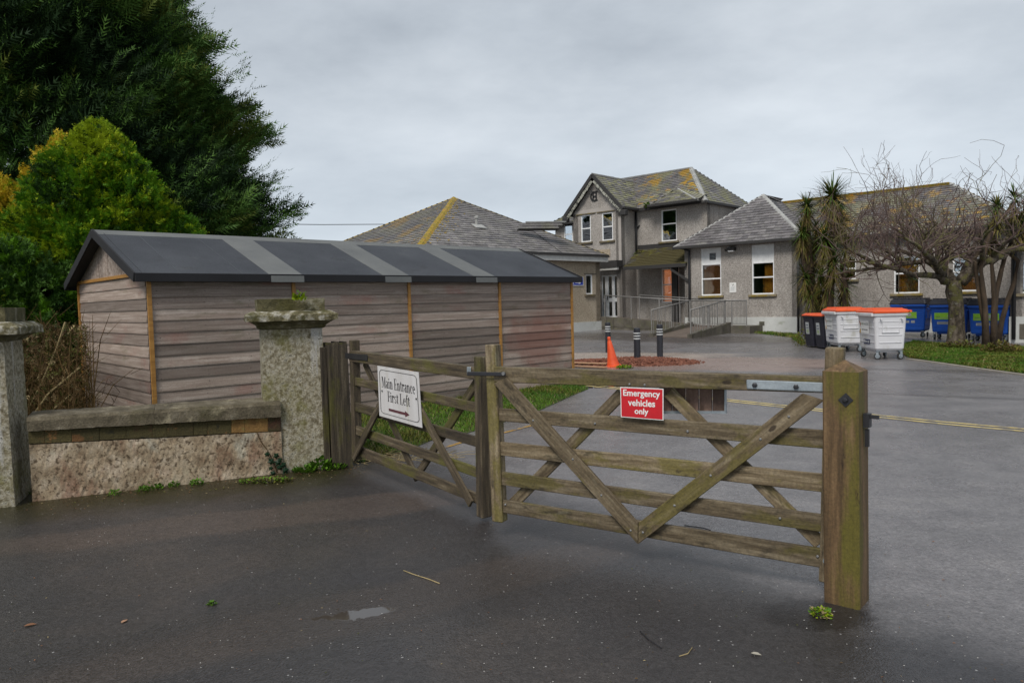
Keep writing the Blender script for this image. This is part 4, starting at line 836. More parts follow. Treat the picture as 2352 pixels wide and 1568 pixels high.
def slates(pts, parent, m, budget, sw=.3, ex=.2, th=.012, order=None, vis=True):
    """slate courses on a planar face; pts[0]->pts[1] is the eave"""
    pts = [np.array(p_, float) for p_ in pts]; x = pts[1]-pts[0]; x /= np.linalg.norm(x); n = np.cross(x, pts[2]-pts[0]); n /= np.linalg.norm(n)
    if n[2] < 0: n = -n
    y = np.cross(n, x); 
    if np.dot(y, pts[2]-pts[0]) < 0: y = -y
    build('roof_boarding', [p_-n*.03 for p_ in pts]+[p_-n*.1 for p_ in pts], [tuple(range(len(pts))), tuple(range(2*len(pts)-1, len(pts)-1, -1))]+[(i, (i+1) % len(pts), (i+1) % len(pts)+len(pts), i+len(pts)) for i in range(len(pts))], M_fascia, parent)
    P2 = np.array([[np.dot(p_-pts[0], x), np.dot(p_-pts[0], y)] for p_ in pts])
    def span(v):
        xs__ = []
        for i in range(len(P2)):
            a, b = P2[i], P2[(i+1) % len(P2)]
            if (a[1]-v)*(b[1]-v) < 0: xs__.append(a[0]+(b[0]-a[0])*(v-a[1])/(b[1]-a[1]))
        return (min(xs__), max(xs__)) if len(xs__) >= 2 else None
    H_ = P2[:, 1].max(); r = random.Random(len(pts)*7+int(abs(pts[0][0])*100)); cells = []
    k = 0; v = 0.
    while v < H_-.03:
        s_ = span(v+ex*.45)
        if s_:
            u = s_[0]-(sw*.5 if k % 2 else 0)
            while u < s_[1]:
                a, b = max(u, s_[0])+.002, min(u+sw, s_[1])-.002
                if b-a > .06: cells.append((a, b, v))
                u += sw
        v += ex; k += 1
    def slate_vf(a, b, v, M=None):
        l_ = min(ex*1.35, H_-v+.03); jit = r.uniform(-.01, .008); t0 = th+.014+r.uniform(0, .006)
        V = []
        for (dy, z) in ((jit, t0), (l_, .0)):
            for u in (a, b): V.append(pts[0]+x*u+y*(v+dy)+n*z)
        V += [V[0]-n*th, V[1]-n*th]
        return V, [(0, 1, 3, 2), (0, 4, 5, 1), (0, 2, 4), (1, 5, 3)]
    full = [c for c in cells if abs((c[1]-c[0])-(sw-.004)) < 1e-3]; part = [c for c in cells if abs((c[1]-c[0])-(sw-.004)) >= 1e-3]
    full.sort(key=lambda c: np.linalg.norm(pts[0]+x*c[0]+y*c[2]-CP)); single, rest = full[:budget], full[budget:]+part
    R3 = Matrix(((x[0], y[0], n[0]), (x[1], y[1], n[1]), (x[2], y[2], n[2]))).to_4x4()
    key = (m.name, sw, ex)
    if key not in SLMESH and single:
        w_ = sw-.004; l_ = ex*1.35; V = [(0, 0, th+.016), (w_, 0, th+.016), (0, l_, 0), (w_, l_, 0), (0, 0, .016), (w_, 0, .016)]
        me = bpy.data.meshes.new('slate'); me.from_pydata(V, [], [(0, 1, 3, 2), (0, 4, 5, 1), (0, 2, 4), (1, 5, 3)]); me.materials.append(m); SLMESH[key] = me
    for c in single:
        o_ = pts[0]+x*c[0]+y*(c[2]+r.uniform(-.012, .008))+n*r.uniform(0, .006); M = R3.copy(); M.translation = Vector([float(q) for q in o_])
        o = bpy.data.objects.new('slate', SLMESH[key]); link(o, M, parent)
    if rest:
        V, F = join([slate_vf(*c) for c in rest]); 
        mm = [m]; o = build('slates', V, F, m, parent, 'stuff')
    return len(single)
def ridge(name, a, b, m, parent, r_=.07, step=.42):
    a = np.array(a, float); b = np.array(b, float); L_ = np.linalg.norm(b-a); d = (b-a)/L_; k = max(1, int(round(L_/step))); parts = []
    side = np.cross(d, [0, 0, 1]); side /= np.linalg.norm(side); up = np.cross(side, d)
    for i in range(k):
        p_ = a+d*L_*i/k; q = a+d*L_*(i+1)/k; V = []
        for s_, e_ in ((p_, 0.), (q, -.006)):
            for w_, z in ((-r_*1.5, -r_*.55), (-r_*.6, r_*.35), (0, r_*.62), (r_*.6, r_*.35), (r_*1.5, -r_*.55)): V.append(s_+side*w_+up*(z+e_))
        F = [(j, j+1, j+6, j+5) for j in range(4)]+[(0, 1, 2, 3, 4), (9, 8, 7, 6, 5), (0, 5, 9, 4)]; parts.append((V, F))
    V, F = join(parts); return build(name, V, F, m, parent)
def gutter(a, b, parent, m=None, name='gutter', h=.11): 
    return beam(name, a, b, .11, h, (0, 0, 1), m or M_fascia, parent)
def downpipe(name, pts, parent, r_=.05): return tube(name, pts, r_, M_black, parent, 8)

# ---------- single storey wing on the right (front block, long range, near bay)
wg = thing('hospital_wing', 'single storey pebbledashed wing with white windows behind the wheeled bins', 'building', (12, 31, 0))
ZW = 3.88
RL = PW(1573, 650, wR); RRr = PW(1836, 650, wR); RL[2] = RRr[2] = 0
nF = -e2   # outward normal of the front walls
W1 = Wall(RL, RRr, nF, -.1, ZW, wg, M_dash)
c4 = lambda x, y: ((2600+x/3.92)/1.7415, (950+y/3.92)/1.7415)
x0, y0 = c4(800, 165); x1, y1 = c4(1115, 908)
window(W1, (x0, y0, x1, y1), transoms=(.34, .645), panel_top=1, curtain=None, vent=(.06, .28), inner=M_wallint)
x0, y0 = c4(1593, 108); x1, y1 = c4(1945, 890)
window(W1, (x0, y0, x1, y1), transoms=(.36, .655), panel_top=1, curtain=((.42, .95, .02, .33), (.5, .95, .36, .6)))
W1.make()
zp0 = W1.uz(1750, 728)[1]; W1.box('plinth', 0, W1.L+.03, -.1, zp0, -.05, .03, M_plinth, wg)
u_, z_ = W1.uz(*c4(1760, 1345)); 
for i in range(4): W1.box('vent_brick', u_-.11, u_+.11, z_-.09+i*.045, z_-.055+i*.045, .028, .04, M_conc, wg)
W2 = Wall(RRr, RRr+e2*1.5, e1, -.1, ZW, wg, M_dash); W2.make()
W2b = Wall(RL, RL+e2*4, -e1, -.1, ZW, wg, M_dash); W2b.make()
LA = RRr+e2*1.45; t_ = 11.0; PCn = PZ(2320, 787); 
LB = PCn+e2*(np.dot(LA-PCn, e2)); LB[2] = 0
W3 = Wall(LA, LB, nF, -.1, ZW, wg, M_dash)
c2_ = lambda x, y: ((2900+x/1.8445)/1.7415, (650+y/1.8445)/1.7415)
def cw(x, y): return c2_(x, y)
a, b = cw(1245, 700), cw(1437, 965); window(W3, (a[0], a[1]-3, b[0], b[1]), transoms=(.46,), curtain=((.12, .95, .02, .98),))
a, b = cw(880, 700), cw(968, 862); window(W3, (a[0], a[1], b[0], b[1]), transoms=(.5,), sill_ext=.1)
a, b = cw(1680, 700), cw(1890, 950); window(W3, (a[0], a[1], b[0], b[1]), transoms=(.42,), curtain=((.3, .8, .05, .9),))
W3.make(); W3.box('plinth', 0, W3.L, -.1, W3.uz(2100, 741)[1], -.05, .03, M_plinth, wg)
W3.box('movement_joint', *sorted((W3.uz(2064, 600)[0], W3.uz(2065.5, 600)[0])), 1, ZW, .0, .012, M_conc, wg)
# near bay with flat roof
ZB = 3.55
W4 = Wall(PCn, PCn+e2*(np.dot(LB-PCn, e2)), -e1, -.1, ZB, wg, M_dash); W4.make(); W4.box('plinth', 0, W4.L, -.1, .62, -.05, .03, M_plinth, wg)
W5 = Wall(PCn, PCn+e1*6, nF, -.1, ZB, wg, M_dash)
window(W5, (2344, 596, 2420, 673), transoms=(.5,)); W5.make(); 
W5.box('plinth', -.03, W5.L, -.1, .8, -.05, .03, M_plinth, wg)
u0 = W5.uz(2342, 760)[0]; W5.box('cellar_opening', u0, u0+1.2, .12, .58, .026, .045, M_conc, wg)
V, F = prism_vf([ (PCn-e1*.15-e2*.15)[:2], (PCn+e1*6.1-e2*.15)[:2], (PCn+e1*6.1+e2*5)[:2], (PCn-e1*.15+e2*5)[:2]], ZB, ZB+.22); build('flat_roof', V, F, M_fascia, wg)
W6 = Wall(PCn+e1*6, PCn+e1*6+e2*4.2, e1, -.1, ZB, wg, M_dash); W6.make()
downpipe('downpipe', [W5.at(.1, ZB-.1, .09), W5.at(.1, 2.2, .09), W5.at(.1, .1, .09)], wg, .055)
q = PW(1836, 650, wR); downpipe('downpipe', [W1.at(W1.L-.02, ZW-.1, .08), W1.at(W1.L-.02, .15, .08)], wg, .045)
# pipe at the left corner of the front block
pts = [c4(560, 185), c4(628, 205), c4(632, 470), c4(636, 700), c4(640, 1310)]; downpipe('downpipe', [PW(x, y, wR)-e2*.1 for x, y in pts], wg, .055)
# roofs of the wing
ov = .35
EL = RL-e2*ov-e1*ov; ER = RRr-e2*ov+e1*ov; EL[2] = ER[2] = ZW; hw = np.linalg.norm(ER-EL)/2
apex = (EL+ER)/2+e2*hw*.98; apex[2] = ZW+2.3
za_ = PW(1745, 448, ((apex[0], apex[1]), AZ1)); apex[2] = za_[2]
slates([EL, ER, apex], wg, M_slate, 150)
RZ = 5.95; r1 = PZ(1822, 459, RZ); r2_ = PZ(2190, 424, RZ); rdir = (r2_-r1)/np.linalg.norm(r2_-r1)
# keep the long ridge parallel to the front walls
mid = (r1+r2_)/2; r2_ = mid+e1*np.dot(r2_-mid, e1); r1 = r1-e1*(np.dot(r1-PZ(1650, 462, RZ), e1)); r1 = mid+e1*np.dot(PZ(1650, 462, RZ)-mid, e1)
rb = apex+e2*np.dot(mid-apex, e2); rb[2] = RZ
back = EL+e2*8; slates([EL+e2*8, EL, apex, rb], wg, M_slate, 0); 
vj = ER+e2*1.45; slates([ER, vj+e2*2, rb, apex], wg, M_slate, 0)
ridge('hip_flashing', EL, apex, M_lead, wg, .06); ridge('hip_flashing', ER, apex, M_lead, wg, .075); ridge('ridge_tiles', apex, rb, M_ridge, wg, .06)
F0 = LA-e2*ov; F0[2] = ZW; F0 = F0-e1*1.; F1 = r2_+e1*2.9; F1 = F1-e2*np.dot(F1-F0, e2); F1[2] = ZW
Fl = r1-e2*np.dot(r1-F0, e2); Fl[2] = ZW; slates([Fl, F1, r2_, r1], wg, slate('wing_slate', .8, .45, .9), 130)
Bk = F1+e2*2*np.dot(r2_-F1, e2); Bk[2] = ZW; slates([F1, Bk, r2_], wg, M_slate, 0); slates([Bk, Fl+e2*2*np.dot(r2_-F1, e2), r1, r2_], wg, M_slate, 0)
ridge('ridge_tiles', r1, r2_, M_ridge, wg, .075); ridge('hip_flashing', r2_, F1, M_lead, wg, .07); ridge('hip_tiles', r2_, Bk, M_lichen, wg, .06)
a_ = r1-np.array([0, 0, .12])-e2*.14; b_ = r2_-np.array([0, 0, .12])-e2*.14; beam('lichen_band', a_+e1*.3, b_, .02, .34, (0, -.62, .78), M_lichen, wg)
gutter(EL-e2*.06+np.array([0, 0, -.04]), ER-e2*.06+np.array([0, 0, -.04]), wg); gutter(ER+e1*.06+np.array([0, 0, -.04]), ER+e1*.06+e2*1.4+np.array([0, 0, -.04]), wg)
gutter(F0+e1*.9-e2*.06+np.array([0, 0, -.04]), F1-e2*.06+np.array([0, 0, -.04]), wg)
def soffit(a, b, w_, n, parent, z): 
    a = np.array(a, float); b = np.array(b, float); V = [a, b, b-n*w_, a-n*w_]; V = [(v[0], v[1], z) for v in V]+[(v[0], v[1], z-.02) for v in V]; build('soffit', V, BOXF, M_fascia, parent)
soffit(EL, ER, ov+.05, nF, wg, ZW-.02); soffit(F0, F1, ov+.05, nF, wg, ZW-.02)
# things fixed to the front block
u_, z_ = W1.uz(*c4(1300, 205)); fl = thing('flood_light', 'small floodlight box on the wall between the two tall white windows', 'lamp', W1.at(u_, z_, 0))
W1.box('housing', u_-.16, u_+.16, z_, z_+.14, .03, .26, M_fascia, fl, .01); W1.box('lens', u_-.12, u_+.12, z_-.05, z_-.005, .04, .24, M_white, fl, .006); W1.box('bracket', u_-.04, u_+.04, z_+.03, z_+.12, 0, .03, M_iron, fl)
u_, z_ = W1.uz(*c4(1225, 185)); cc_ = thing('security_camera', 'small white and black security camera beside the floodlight', 'camera', W1.at(u_, z_, 0))
V, F = lathe_vf([(.02, -.09), (.045, -.07), (.055, -.03), (.055, 0)], c=W1.at(u_-.03, z_, .12), seg=12); build('dome', V, F, M_black, cc_); W1.box('mount', u_, u_+.12, z_-.02, z_+.1, .0, .1, M_white, cc_, .01)
u0, z0 = W1.uz(*c4(1248, 862)); u1, z1 = W1.uz(*c4(1352, 706)); po = thing('poster', 'white paper notice with a small black bird on the wall between the windows', 'poster', W1.at((u0+u1)/2, z0, 0))
W1.box('sheet', u0, u1, z0, z1, .004, .014, M_ltr, po, .004); pw = u1-u0; ph = z1-z0
V = [(.35, .78), (.42, .74), (.5, .76), (.56, .84), (.68, .86), (.64, .8), (.58, .76), (.5, .7), (.42, .7)]; build('bird_mark', [W1.at(u0+pw*a, z0+ph*b, .016) for a, b in V], [tuple(range(9))], M_ink, po)
for i in range(5): W1.box('text_line', u0+pw*.2, u0+pw*(.8-.1*(i % 2)), z0+ph*(.55-.09*i), z0+ph*(.57-.09*i), .014, .016, M_galv, po)

SILL_M = M_sillg
# ---------- two storey house
hs = thing('two_storey_house', 'two storey hospital house with lichened slate roofs and a monogram on its gable', 'building', (7, 37, 0))
ZH = 6.0
G0 = PW(1318, 560, wG); G1 = PW(1427, 560, wG); G0[2] = G1[2] = 0; D0 = PW(1380, 680, wG); D0[2] = 0
c1 = lambda x, y: ((2100+x/2.091)/1.7415, (600+y/2.091)/1.7415)
WG_ = Wall(G0, G1, nF, -.1, ZH+.02, hs, M_dash)
a, b = c1(468, 543), c1(550, 770); window(WG_, (a[0], a[1], b[0], b[1]), transoms=(.5,), glass=M_glass_d, rec=.07)
a, b = c1(643, 523), c1(735, 757); window(WG_, (a[0], a[1], b[0], b[1]), transoms=(.5,), glass=M_glass_d, rec=.07)
# glazed double door with side light
a, b = c1(640, 1045), c1(790, 1400); du0, du1, dz0, dz1 = WG_.rect(a[0], a[1], b[0], b[1]); WG_.holes.append((du0, du1, dz0, dz1))
WG_.make()
dr = None
fp = []; fr_ = .05
def db(u0, u1, za, zb, o=-.1): fp.append(box_vf(WG_.at((u0+u1)/2, (za+zb)/2, o+.025), (u1-u0, .05, zb-za), WG_.x))
wd_ = du1-du0; cols_ = [0, .17, .36, .52, .68, 1.]
edges = [(0, .03), (.18, .36), (.56, .7), (.94, 1.)]
for a_, b_ in edges: db(du0+wd_*a_, du0+wd_*b_, dz0, dz1)
for zf, h_ in ((0, .035), (.37, .09), (.965, .035)): 
    db(du0+wd_*.03, du0+wd_*.18, dz0+(dz1-dz0)*zf, dz0+(dz1-dz0)*(zf+h_)); db(du0+wd_*.36, du0+wd_*.56, dz0+(dz1-dz0)*zf, dz0+(dz1-dz0)*(zf+h_)); db(du0+wd_*.7, du0+wd_*.94, dz0+(dz1-dz0)*zf, dz0+(dz1-dz0)*(zf+h_))
V, F = join(fp); dr = build('entrance_door', V, F, M_white, hs)
for a_, b_ in ((.03, .18), (.36, .56), (.7, .94)):
    for za, zb in ((.035, .37), (.46, .965)): WG_.box('pane', du0+wd_*a_, du0+wd_*b_, dz0+(dz1-dz0)*za, dz0+(dz1-dz0)*zb, -.085, -.08, M_glass, dr)
q = [WG_.at(du0, dz0, -.302), WG_.at(du1, dz0, -.302), WG_.at(du1, dz1, -.302), WG_.at(du0, dz1, -.302)]; q2 = [v-nF*1.5 for v in q]; build('room', [*q, *q2], [(4, 5, 6, 7), (0, 4, 7, 3), (1, 2, 6, 5), (0, 1, 5, 4), (3, 7, 6, 2)], M_room, dr)
WG_.box('handle', du0+wd_*.31, du0+wd_*.335, dz0+.85, dz0+1.05, -.05, -.02, M_iron, dr)
# lintel band, hood moulds, sills, plaque
def gb(name, xa, ya, xb, yb, off, m, parent=hs): 
    u0, za = WG_.uz(*c1(xa, ya)); u1, zb = WG_.uz(*c1(xb, yb)); return WG_.box(name, min(u0, u1), max(u0, u1), min(za, zb), max(za, zb), -.01, off, m, parent)
za = WG_.uz(*c1(600, 520))[1]; zb = WG_.uz(*c1(600, 490))[1]; WG_.box('lintel_band', .12, WG_.L-.12, za, zb, -.01, .025, M_smooth, hs)
for xa, xb, yy in ((430, 590, 526), (605, 750, 505)): u0 = WG_.uz(*c1(xa, yy))[0]; u1, z_ = WG_.uz(*c1(xb, yy)); WG_.box('hood_mould', u0, u1, za-.05, za, 0, .05, M_sillg, hs)
gb('plaque', 600, 900, 712, 828, .03, M_dash_w)
WG_.box('corner_strip', WG_.L-.14, WG_.L+.012, 3.3, ZH-.4, -.01, .02, M_smooth, hs)
# door hood
u0, z1 = WG_.uz(*c1(640, 935)); u1, z0 = WG_.uz(*c1(818, 980)); WG_.box('door_hood', u0-.1, u1, z0+.02, z1, -.01, .5, M_fascia, hs); WG_.box('hood_trim', u0-.08, u1-.03, z0-.12, z0+.018, .3, .44, M_whiteg, hs)
# gable triangle and its roof
gm = (G0+G1)/2; GA = PW(1354, 400, ((gm[0]-e2[0]*.3, gm[1]-e2[1]*.3), AZ1)); gh = np.linalg.norm(G1-G0)/2; ov2 = .32
apz = GA[2]; sl_ = (apz-ZH)/(gh+ov2)
for th_ in (0,):
    V = [WG_.at(0, ZH, 0), WG_.at(WG_.L, ZH, 0), WG_.at(WG_.L/2, apz-.22, 0)]; V += [v+e2*.3 for v in V]; build('gable', V, [(0, 1, 2), (5, 4, 3), (0, 3, 4, 1), (1, 4, 5, 2), (2, 5, 3, 0)], M_dash, hs)
ga = gm-e2*.3; ga[2] = apz; MA, MZ = PZ(1440, 411, 8.1), PZ(1582, 384, 8.1); mm_ = (MA+MZ)/2; MZ = mm_+e1*np.dot(MZ-mm_, e1); MA = mm_-e1*2.6
gl_ = float(np.dot(MA-ga, e2)); gend = ga+e2*(gl_+1.2-(8.1-apz)*1.3)
geL = G0-e1*ov2-e2*.3; geR = G1+e1*ov2-e2*.3; geL[2] = geR[2] = ZH-.02
slates([geR, geR+e2*1.6, gend, ga], hs, M_slate_g, 150, sw=.28, ex=.17); slates([geL+e2*1.6, geL, ga, gend], hs, M_slate_g, 0, sw=.28, ex=.17)
ridge('ridge_tiles', ga, gend, M_ridge, hs, .05)
for e_, nm in ((geL, 'barge_board'), (geR, 'barge_board')):
    d_ = (ga-e_)/np.linalg.norm(ga-e_); beam(nm, e_-np.array([0, 0, .06]), ga-np.array([0, 0, .06]), .05, .16, (0, 0, 1), M_fascia, hs)
    # carved, flaking inner board: scalloped edge pieces
    parts = []; k_ = 9
    for i in range(k_):
        c_ = e_+(ga-e_)*((i+.6)/(k_+.4))-np.array([0, 0, .27])+e2*.04; parts.append(box_vf(c_, (np.linalg.norm(ga-e_)/k_*.86, .035, .17+.04*(i % 2)), d_, (0, 0, 1)))
    V, F = join(parts); build('carved_board', V, F, mat('flaking_white_timber', [(.38, (.05, .05, .05)), (.5, (.3, .3, .25)), (.65, (.45, .45, .4))], 7, rough=.9), hs)
    c_ = e_-np.array([0, 0, .24])+e2*.1; box('corbel', c_, (.3, .3, .28), e1, M_fascia, hs, bev=.04)
# monogram on the gable: interlaced C and H
mono = []
uc, zc_ = WG_.uz(*c1(582, 388)); u1_, zt_ = WG_.uz(*c1(612, 342)); hh = zt_-zc_; ww = .2
def mb_(ua, ub, za, zb): mono.append(box_vf(WG_.at(uc+(ua+ub)/2, zc_+(za+zb)/2, .025), (ub-ua, .05, zb-za), WG_.x))
mb_(-.1, -.045, -hh*.85, hh); mb_(.09, .145, -hh*.8, hh*1.02); mb_(-.1, .14, -.03, .03)
for i in range(12):
    a = math.radians(60+i*22); mono.append(box_vf(WG_.at(uc-.0+.2*math.cos(a), zc_+hh*.86*math.sin(a), .03), (.085, .05, .06), WG_.x*math.cos(a+1.57)+np.array([0, 0, 1])*math.sin(a+1.57)))
mb_(-.14, 0, -hh*.88, -hh*.74); mb_(.05, .19, -hh*.88, -hh*.74); mb_(-.14, 0, hh*.86, hh*1.02); mb_(.05, .2, hh*.86, hh*1.02)
V, F = join(mono); build('monogram', V, F, M_black, hs)
# side of the gable block and recessed front
dpt = 1.29
Ws = Wall(G1, G1+e2*dpt, e1, -.1, ZH, hs, M_dash); Ws.make()
B0 = G1+e2*dpt; B1 = PW(1625, 560, wM); B1[2] = 0
WM_ = Wall(B0, B1, nF, -.1, ZH, hs, M_dash)
a, b = c1(1138, 497), c1(1268, 762); window(WM_, (a[0], a[1], b[0], b[1]), transoms=(.45,), glass=M_glass_d)
a, b = c1(1140, 990), c1(1290, 1275); window(WM_, (a[0], a[1], b[0], b[1]), transoms=(.47,), inner=M_porch, sill=False)
WM_.make()
u_, z_ = WM_.uz(*c1(1217, 710)); WM_.box('window_card', u_-.12, u_+.12, z_-.18, z_+.18, -.12, -.115, M_ltr, hs)
WB = Wall(B1, B1+e2*6, e1, -.1, ZH, hs, M_dash); WB.make()
# left bay behind the bungalow
B2 = PW(1276, 560, wM); B2[2] = 0; B3 = G0+e2*dpt
WL2 = Wall(B2, B3, nF, -.1, ZH-.25, hs, M_dash)
a, b = c1(328, 600), c1(400, 790); window(WL2, (a[0], a[1], b[0], b[1]), transoms=(.55,), glass=M_glass_d, rec=.05, sill=False); WL2.make()
WL3 = Wall(B3, G0, -e1, -.1, ZH, hs, M_dash); WL3.make(); WL4 = Wall(B2, B2+e2*6, -e1, -.1, ZH-.25, hs, M_dash); WL4.make()
la = B2-e1*.35-e2*.35; lb = B3-e2*.35+e1*1; lc = B3+e1*.9+e2*1.6; ld = B2+e1*1.4+e2*1.6; la[2] = lb[2] = ZH-.27; lc[2] = ld[2] = ZH+1.0
slates([la, lb, lc, ld], hs, M_slate_g, 0); slates([la+e2*4, la, ld], hs, M_slate_g, 0); beam('gutter', la, lb, .1, .1, (0, 0, 1), M_fascia, hs)
# far low roof between bungalow and house
fa, fb = PZ(1208, 510, 5.2), PZ(1300, 509, 5.2); fc, fd = fa.copy(), fb.copy(); fc = fc-e2*.6; fd = fd-e2*.6; fc[2] = fd[2] = 4.85; slates([fc, fd, fb, fa], hs, slate('dark_far_slate', 0, .2, .6), 0); ridge('ridge_tiles', fa, fb, M_ridge, hs, .05)
# main roof
ez = ZH; f0 = B0-e2*.35; f0 = f0-e1*2.6; f1 = PW(1621, 478, ((B0-e2*.35)[:2], AZ1)); f1 = np.array([f1[0], f1[1], ez]); f0[2] = ez
m_main = slate('lichened_main_slate', .95, .7)
slates([f0, f1, MZ, MA], hs, m_main, 110, sw=.28, ex=.17)
hb = f1+e2*2*np.dot(MZ-f1, e2); hb[2] = ez; slates([f1, hb, MZ], hs, M_slate_g, 40, sw=.28, ex=.17)
slates([hb, f0+e2*2*np.dot(MZ-f1, e2), MA, MZ], hs, M_slate_g, 0); slates([f0+e2*2*np.dot(MZ-f1, e2), f0, MA], hs, M_slate_g, 0)
ridge('ridge_tiles', MA, MZ, M_ridge, hs, .07); ridge('hip_flashing', f1, MZ, M_lead, hs, .09); ridge('hip_tiles', hb, MZ, M_ridge, hs, .06)
gutter(G1+e1*.32+e2*1.+np.array([0, 0, ZH-.05]), f1+np.array([0, 0, -.05]), hs)
gutter(geR+e1*.04, geR+e1*.04+e2*1.3, hs); gutter(f1+e1*.03+np.array([0, 0, -.05]), hb+e1*.03+np.array([0, 0, -.05]), hs)
soffit(f0, f1, .4, nF, hs, ZH-.02)
# small hipped dormer roof over the window bay
da = PW(1555, 432, ((mm_-e2*1.45)[:2], AZ1)); d0 = PW(1488, 489, ((B0-e2*.75)[:2], AZ1)); d1 = PW(1622-20, 475, ((B0-e2*.75)[:2], AZ1)); d0[2] = d1[2] = ZH+.02
slates([d0, d1, da], hs, M_slate_g, 40, sw=.28, ex=.17); d1b = d1+e2*.9; d1b[2] = ZH+.35; slates([d1, d1b, da], hs, M_slate_g, 0); ridge('hip_flashing', d1, da, M_lead, hs, .05); ridge('hip_flashing', d0, da, M_lead, hs, .035)
d0b = d0+e2*.9; d0b[2] = ZH+.35; slates([d0b, d0, da], hs, M_slate_g, 0); gutter(d0, d1, hs); soffit(d0, d1, .8, nF, hs, ZH)
p_ = PW(1463, 500, wM)-e2*.1; downpipe('downpipe', [np.array([p_[0], p_[1], 5.9]), np.array([p_[0], p_[1], 3.6])], hs, .055)
downpipe('downpipe', [np.array([p_[0]+.35, p_[1]+.0, 5.35]), np.array([p_[0]+.02, p_[1], 5.1])], hs, .05)
leafy('moss_tuft', PW(1487, 478, ((B0-e2*.45)[:2], AZ1)), .16, 160, .25, [M_weed, M_moss], None, None, 5, parent=hs, size=.1, up=1)
# lean-to canopy with moss, brace and the porch beneath
tA, tB = PW(1466, 572, wM), PW(1573, 566, wM); zt2 = (tA[2]+tB[2])/2
eA = PW(1432, 612, (((RL-e2*.1)[0], (RL-e2*.1)[1]), AZ1)); eB = PW(1576, 607, (((RL-e2*.1)[0], (RL-e2*.1)[1]), AZ1)); ze2 = (eA[2]+eB[2])/2; eA[2] = eB[2] = ze2; tA[2] = tB[2] = zt2; tB = B0+e1*np.dot(eB-B0, e1); tB[2] = zt2
slates([eA, eB, tB, tA], hs, M_moss, 90, sw=.28, ex=.17); beam('canopy_fascia', eA-e2*.03-np.array([0, 0, .06]), eB-e2*.03-np.array([0, 0, .06]), .05, .16, (0, 0, 1), M_fascia, hs); box('lead_apron', (tA+tB)/2+np.array([0, 0, .1]), (np.linalg.norm(tB-tA), .06, .2), e1, M_fascia, hs)
sp_ = PW(1563, 650, wM); sp_ = sp_-e2*.5; box('porch_post', np.array([sp_[0], sp_[1], 1.8]), (.3, .12, 2.6), e1, M_fascia, hs)
a = PW(*c4(330, 500), (((RL-e2*.05)[0], (RL-e2*.05)[1]), AZ1)); b = PW(*c4(630, 695), (((RL-e2*.05)[0], (RL-e2*.05)[1]), AZ1)); beam('canopy_brace', a, b, .07, .1, (0, 0, 1), M_fascia, hs)
leafy('moss_tuft', tA+np.array([.05, -.3, -.35]), .3, 260, .3, [M_weed, M_moss], None, None, 6, parent=hs, size=.1, up=.8)

# ---------- bungalow on the left, behind the shed
bg = thing('bungalow', 'bungalow with pyramid slate roof and an orange lichened hip rising behind the shed', 'building', (0, 34, 0))
AZB = 42.6; b2 = E(AZB); b1 = E(AZB-90); ZBn = 3.72
Cr = PZ(1396, 586, ZBn); s5 = 5.4
ap = Cr-(b2+b1)*s5; ap[2] = 0; ap = PW(1042, 455, ((ap[0], ap[1]), 0)); Cf = Cr-b2*2*s5; Cl = Cf-b1*2*s5; Cb = Cr-b1*2*s5
m_b1 = slate('bungalow_slate', .0, .1, 1.2); m_b2 = slate('bungalow_slate_lichened', .5, .3, 1.1)
slates([Cf, Cr, ap], bg, m_b1, 240, sw=.32, ex=.23); slates([Cl, Cf, ap], bg, m_b2, 60, sw=.32, ex=.23); slates([Cr, Cb, ap], bg, m_b1, 0); slates([Cb, Cl, ap], bg, m_b1, 0)
ridge('lichened_hip', Cf, ap, M_lichen, bg, .13, .5); ridge('hip_tiles', Cr, ap, mat('mossy_hip_tile', [(.3, (.07, .06, .04)), (.55, (.13, .11, .06)), (.7, (.33, .2, .03))], 3, rough=.9, fine=.3), bg, .07); ridge('hip_tiles', Cl, ap, M_lichen, bg, .07)
# lichen crusts spreading on either side of the hip
r = random.Random(3); parts = []
for i in range(260):
    t = r.random()**.8; sgn = r.choice((1, 1, 1, -1)); d = abs(r.gauss(0, .55))*(1-t*.5)+.1; p_ = Cf+(ap-Cf)*t; q = p_+(b2 if sgn > 0 else -b1)*d
    e_ = (Cr if sgn > 0 else Cl); nrm = np.cross(e_-Cf, ap-Cf); nrm /= np.linalg.norm(nrm); nrm *= np.sign(nrm[2]); q[2] = (Cf-nrm*0)[2] - (nrm[0]*(q[0]-Cf[0])+nrm[1]*(q[1]-Cf[1]))/nrm[2]; sz = r.uniform(.03, .11)
    xx = np.cross(nrm, [0, 0, 1.]); yy = np.cross(nrm, xx); V = [q+nrm*.034+(xx*math.cos(a)+yy*math.sin(a))*sz*r.uniform(.6, 1.2) for a in np.linspace(0, 5.4, 7)]; parts.append((V, [tuple(range(7))]))
V, F = join(parts); build('lichen', V, F, M_lichen, bg, 'stuff')
va = PW(1203, 516, ((ap+Cr)[:2]/2, AZB-45)) if False else None
F2n = np.cross(Cr-Cf, ap-Cf); F2n /= np.linalg.norm(F2n)
def onroof(px, py): d = ray(px, py); return CP+d*(F2n@(Cf-CP)/(F2n@d))
ridge('valley_flashing', onroof(1204, 517)+F2n*.03, onroof(1293, 584)+F2n*.03, M_fascia, bg, .03, 3)
vp = onroof(1095, 519); V, F = lathe_vf([(.07, 0), (.07, .32), (.11, .33), (.11, .4), (.05, .43)], c=vp, seg=12); build('roof_vent', V, F, M_lead, bg); box('vent_flashing', vp+np.array([.1, -.12, -.02]), (.6, .4, .03), b2, M_lead, bg, up=tuple(F2n if F2n[2] > 0 else -F2n))
c0 = Cf-np.array([0, 0, .12]); c1_ = Cr-np.array([0, 0, .12]); nb = b1
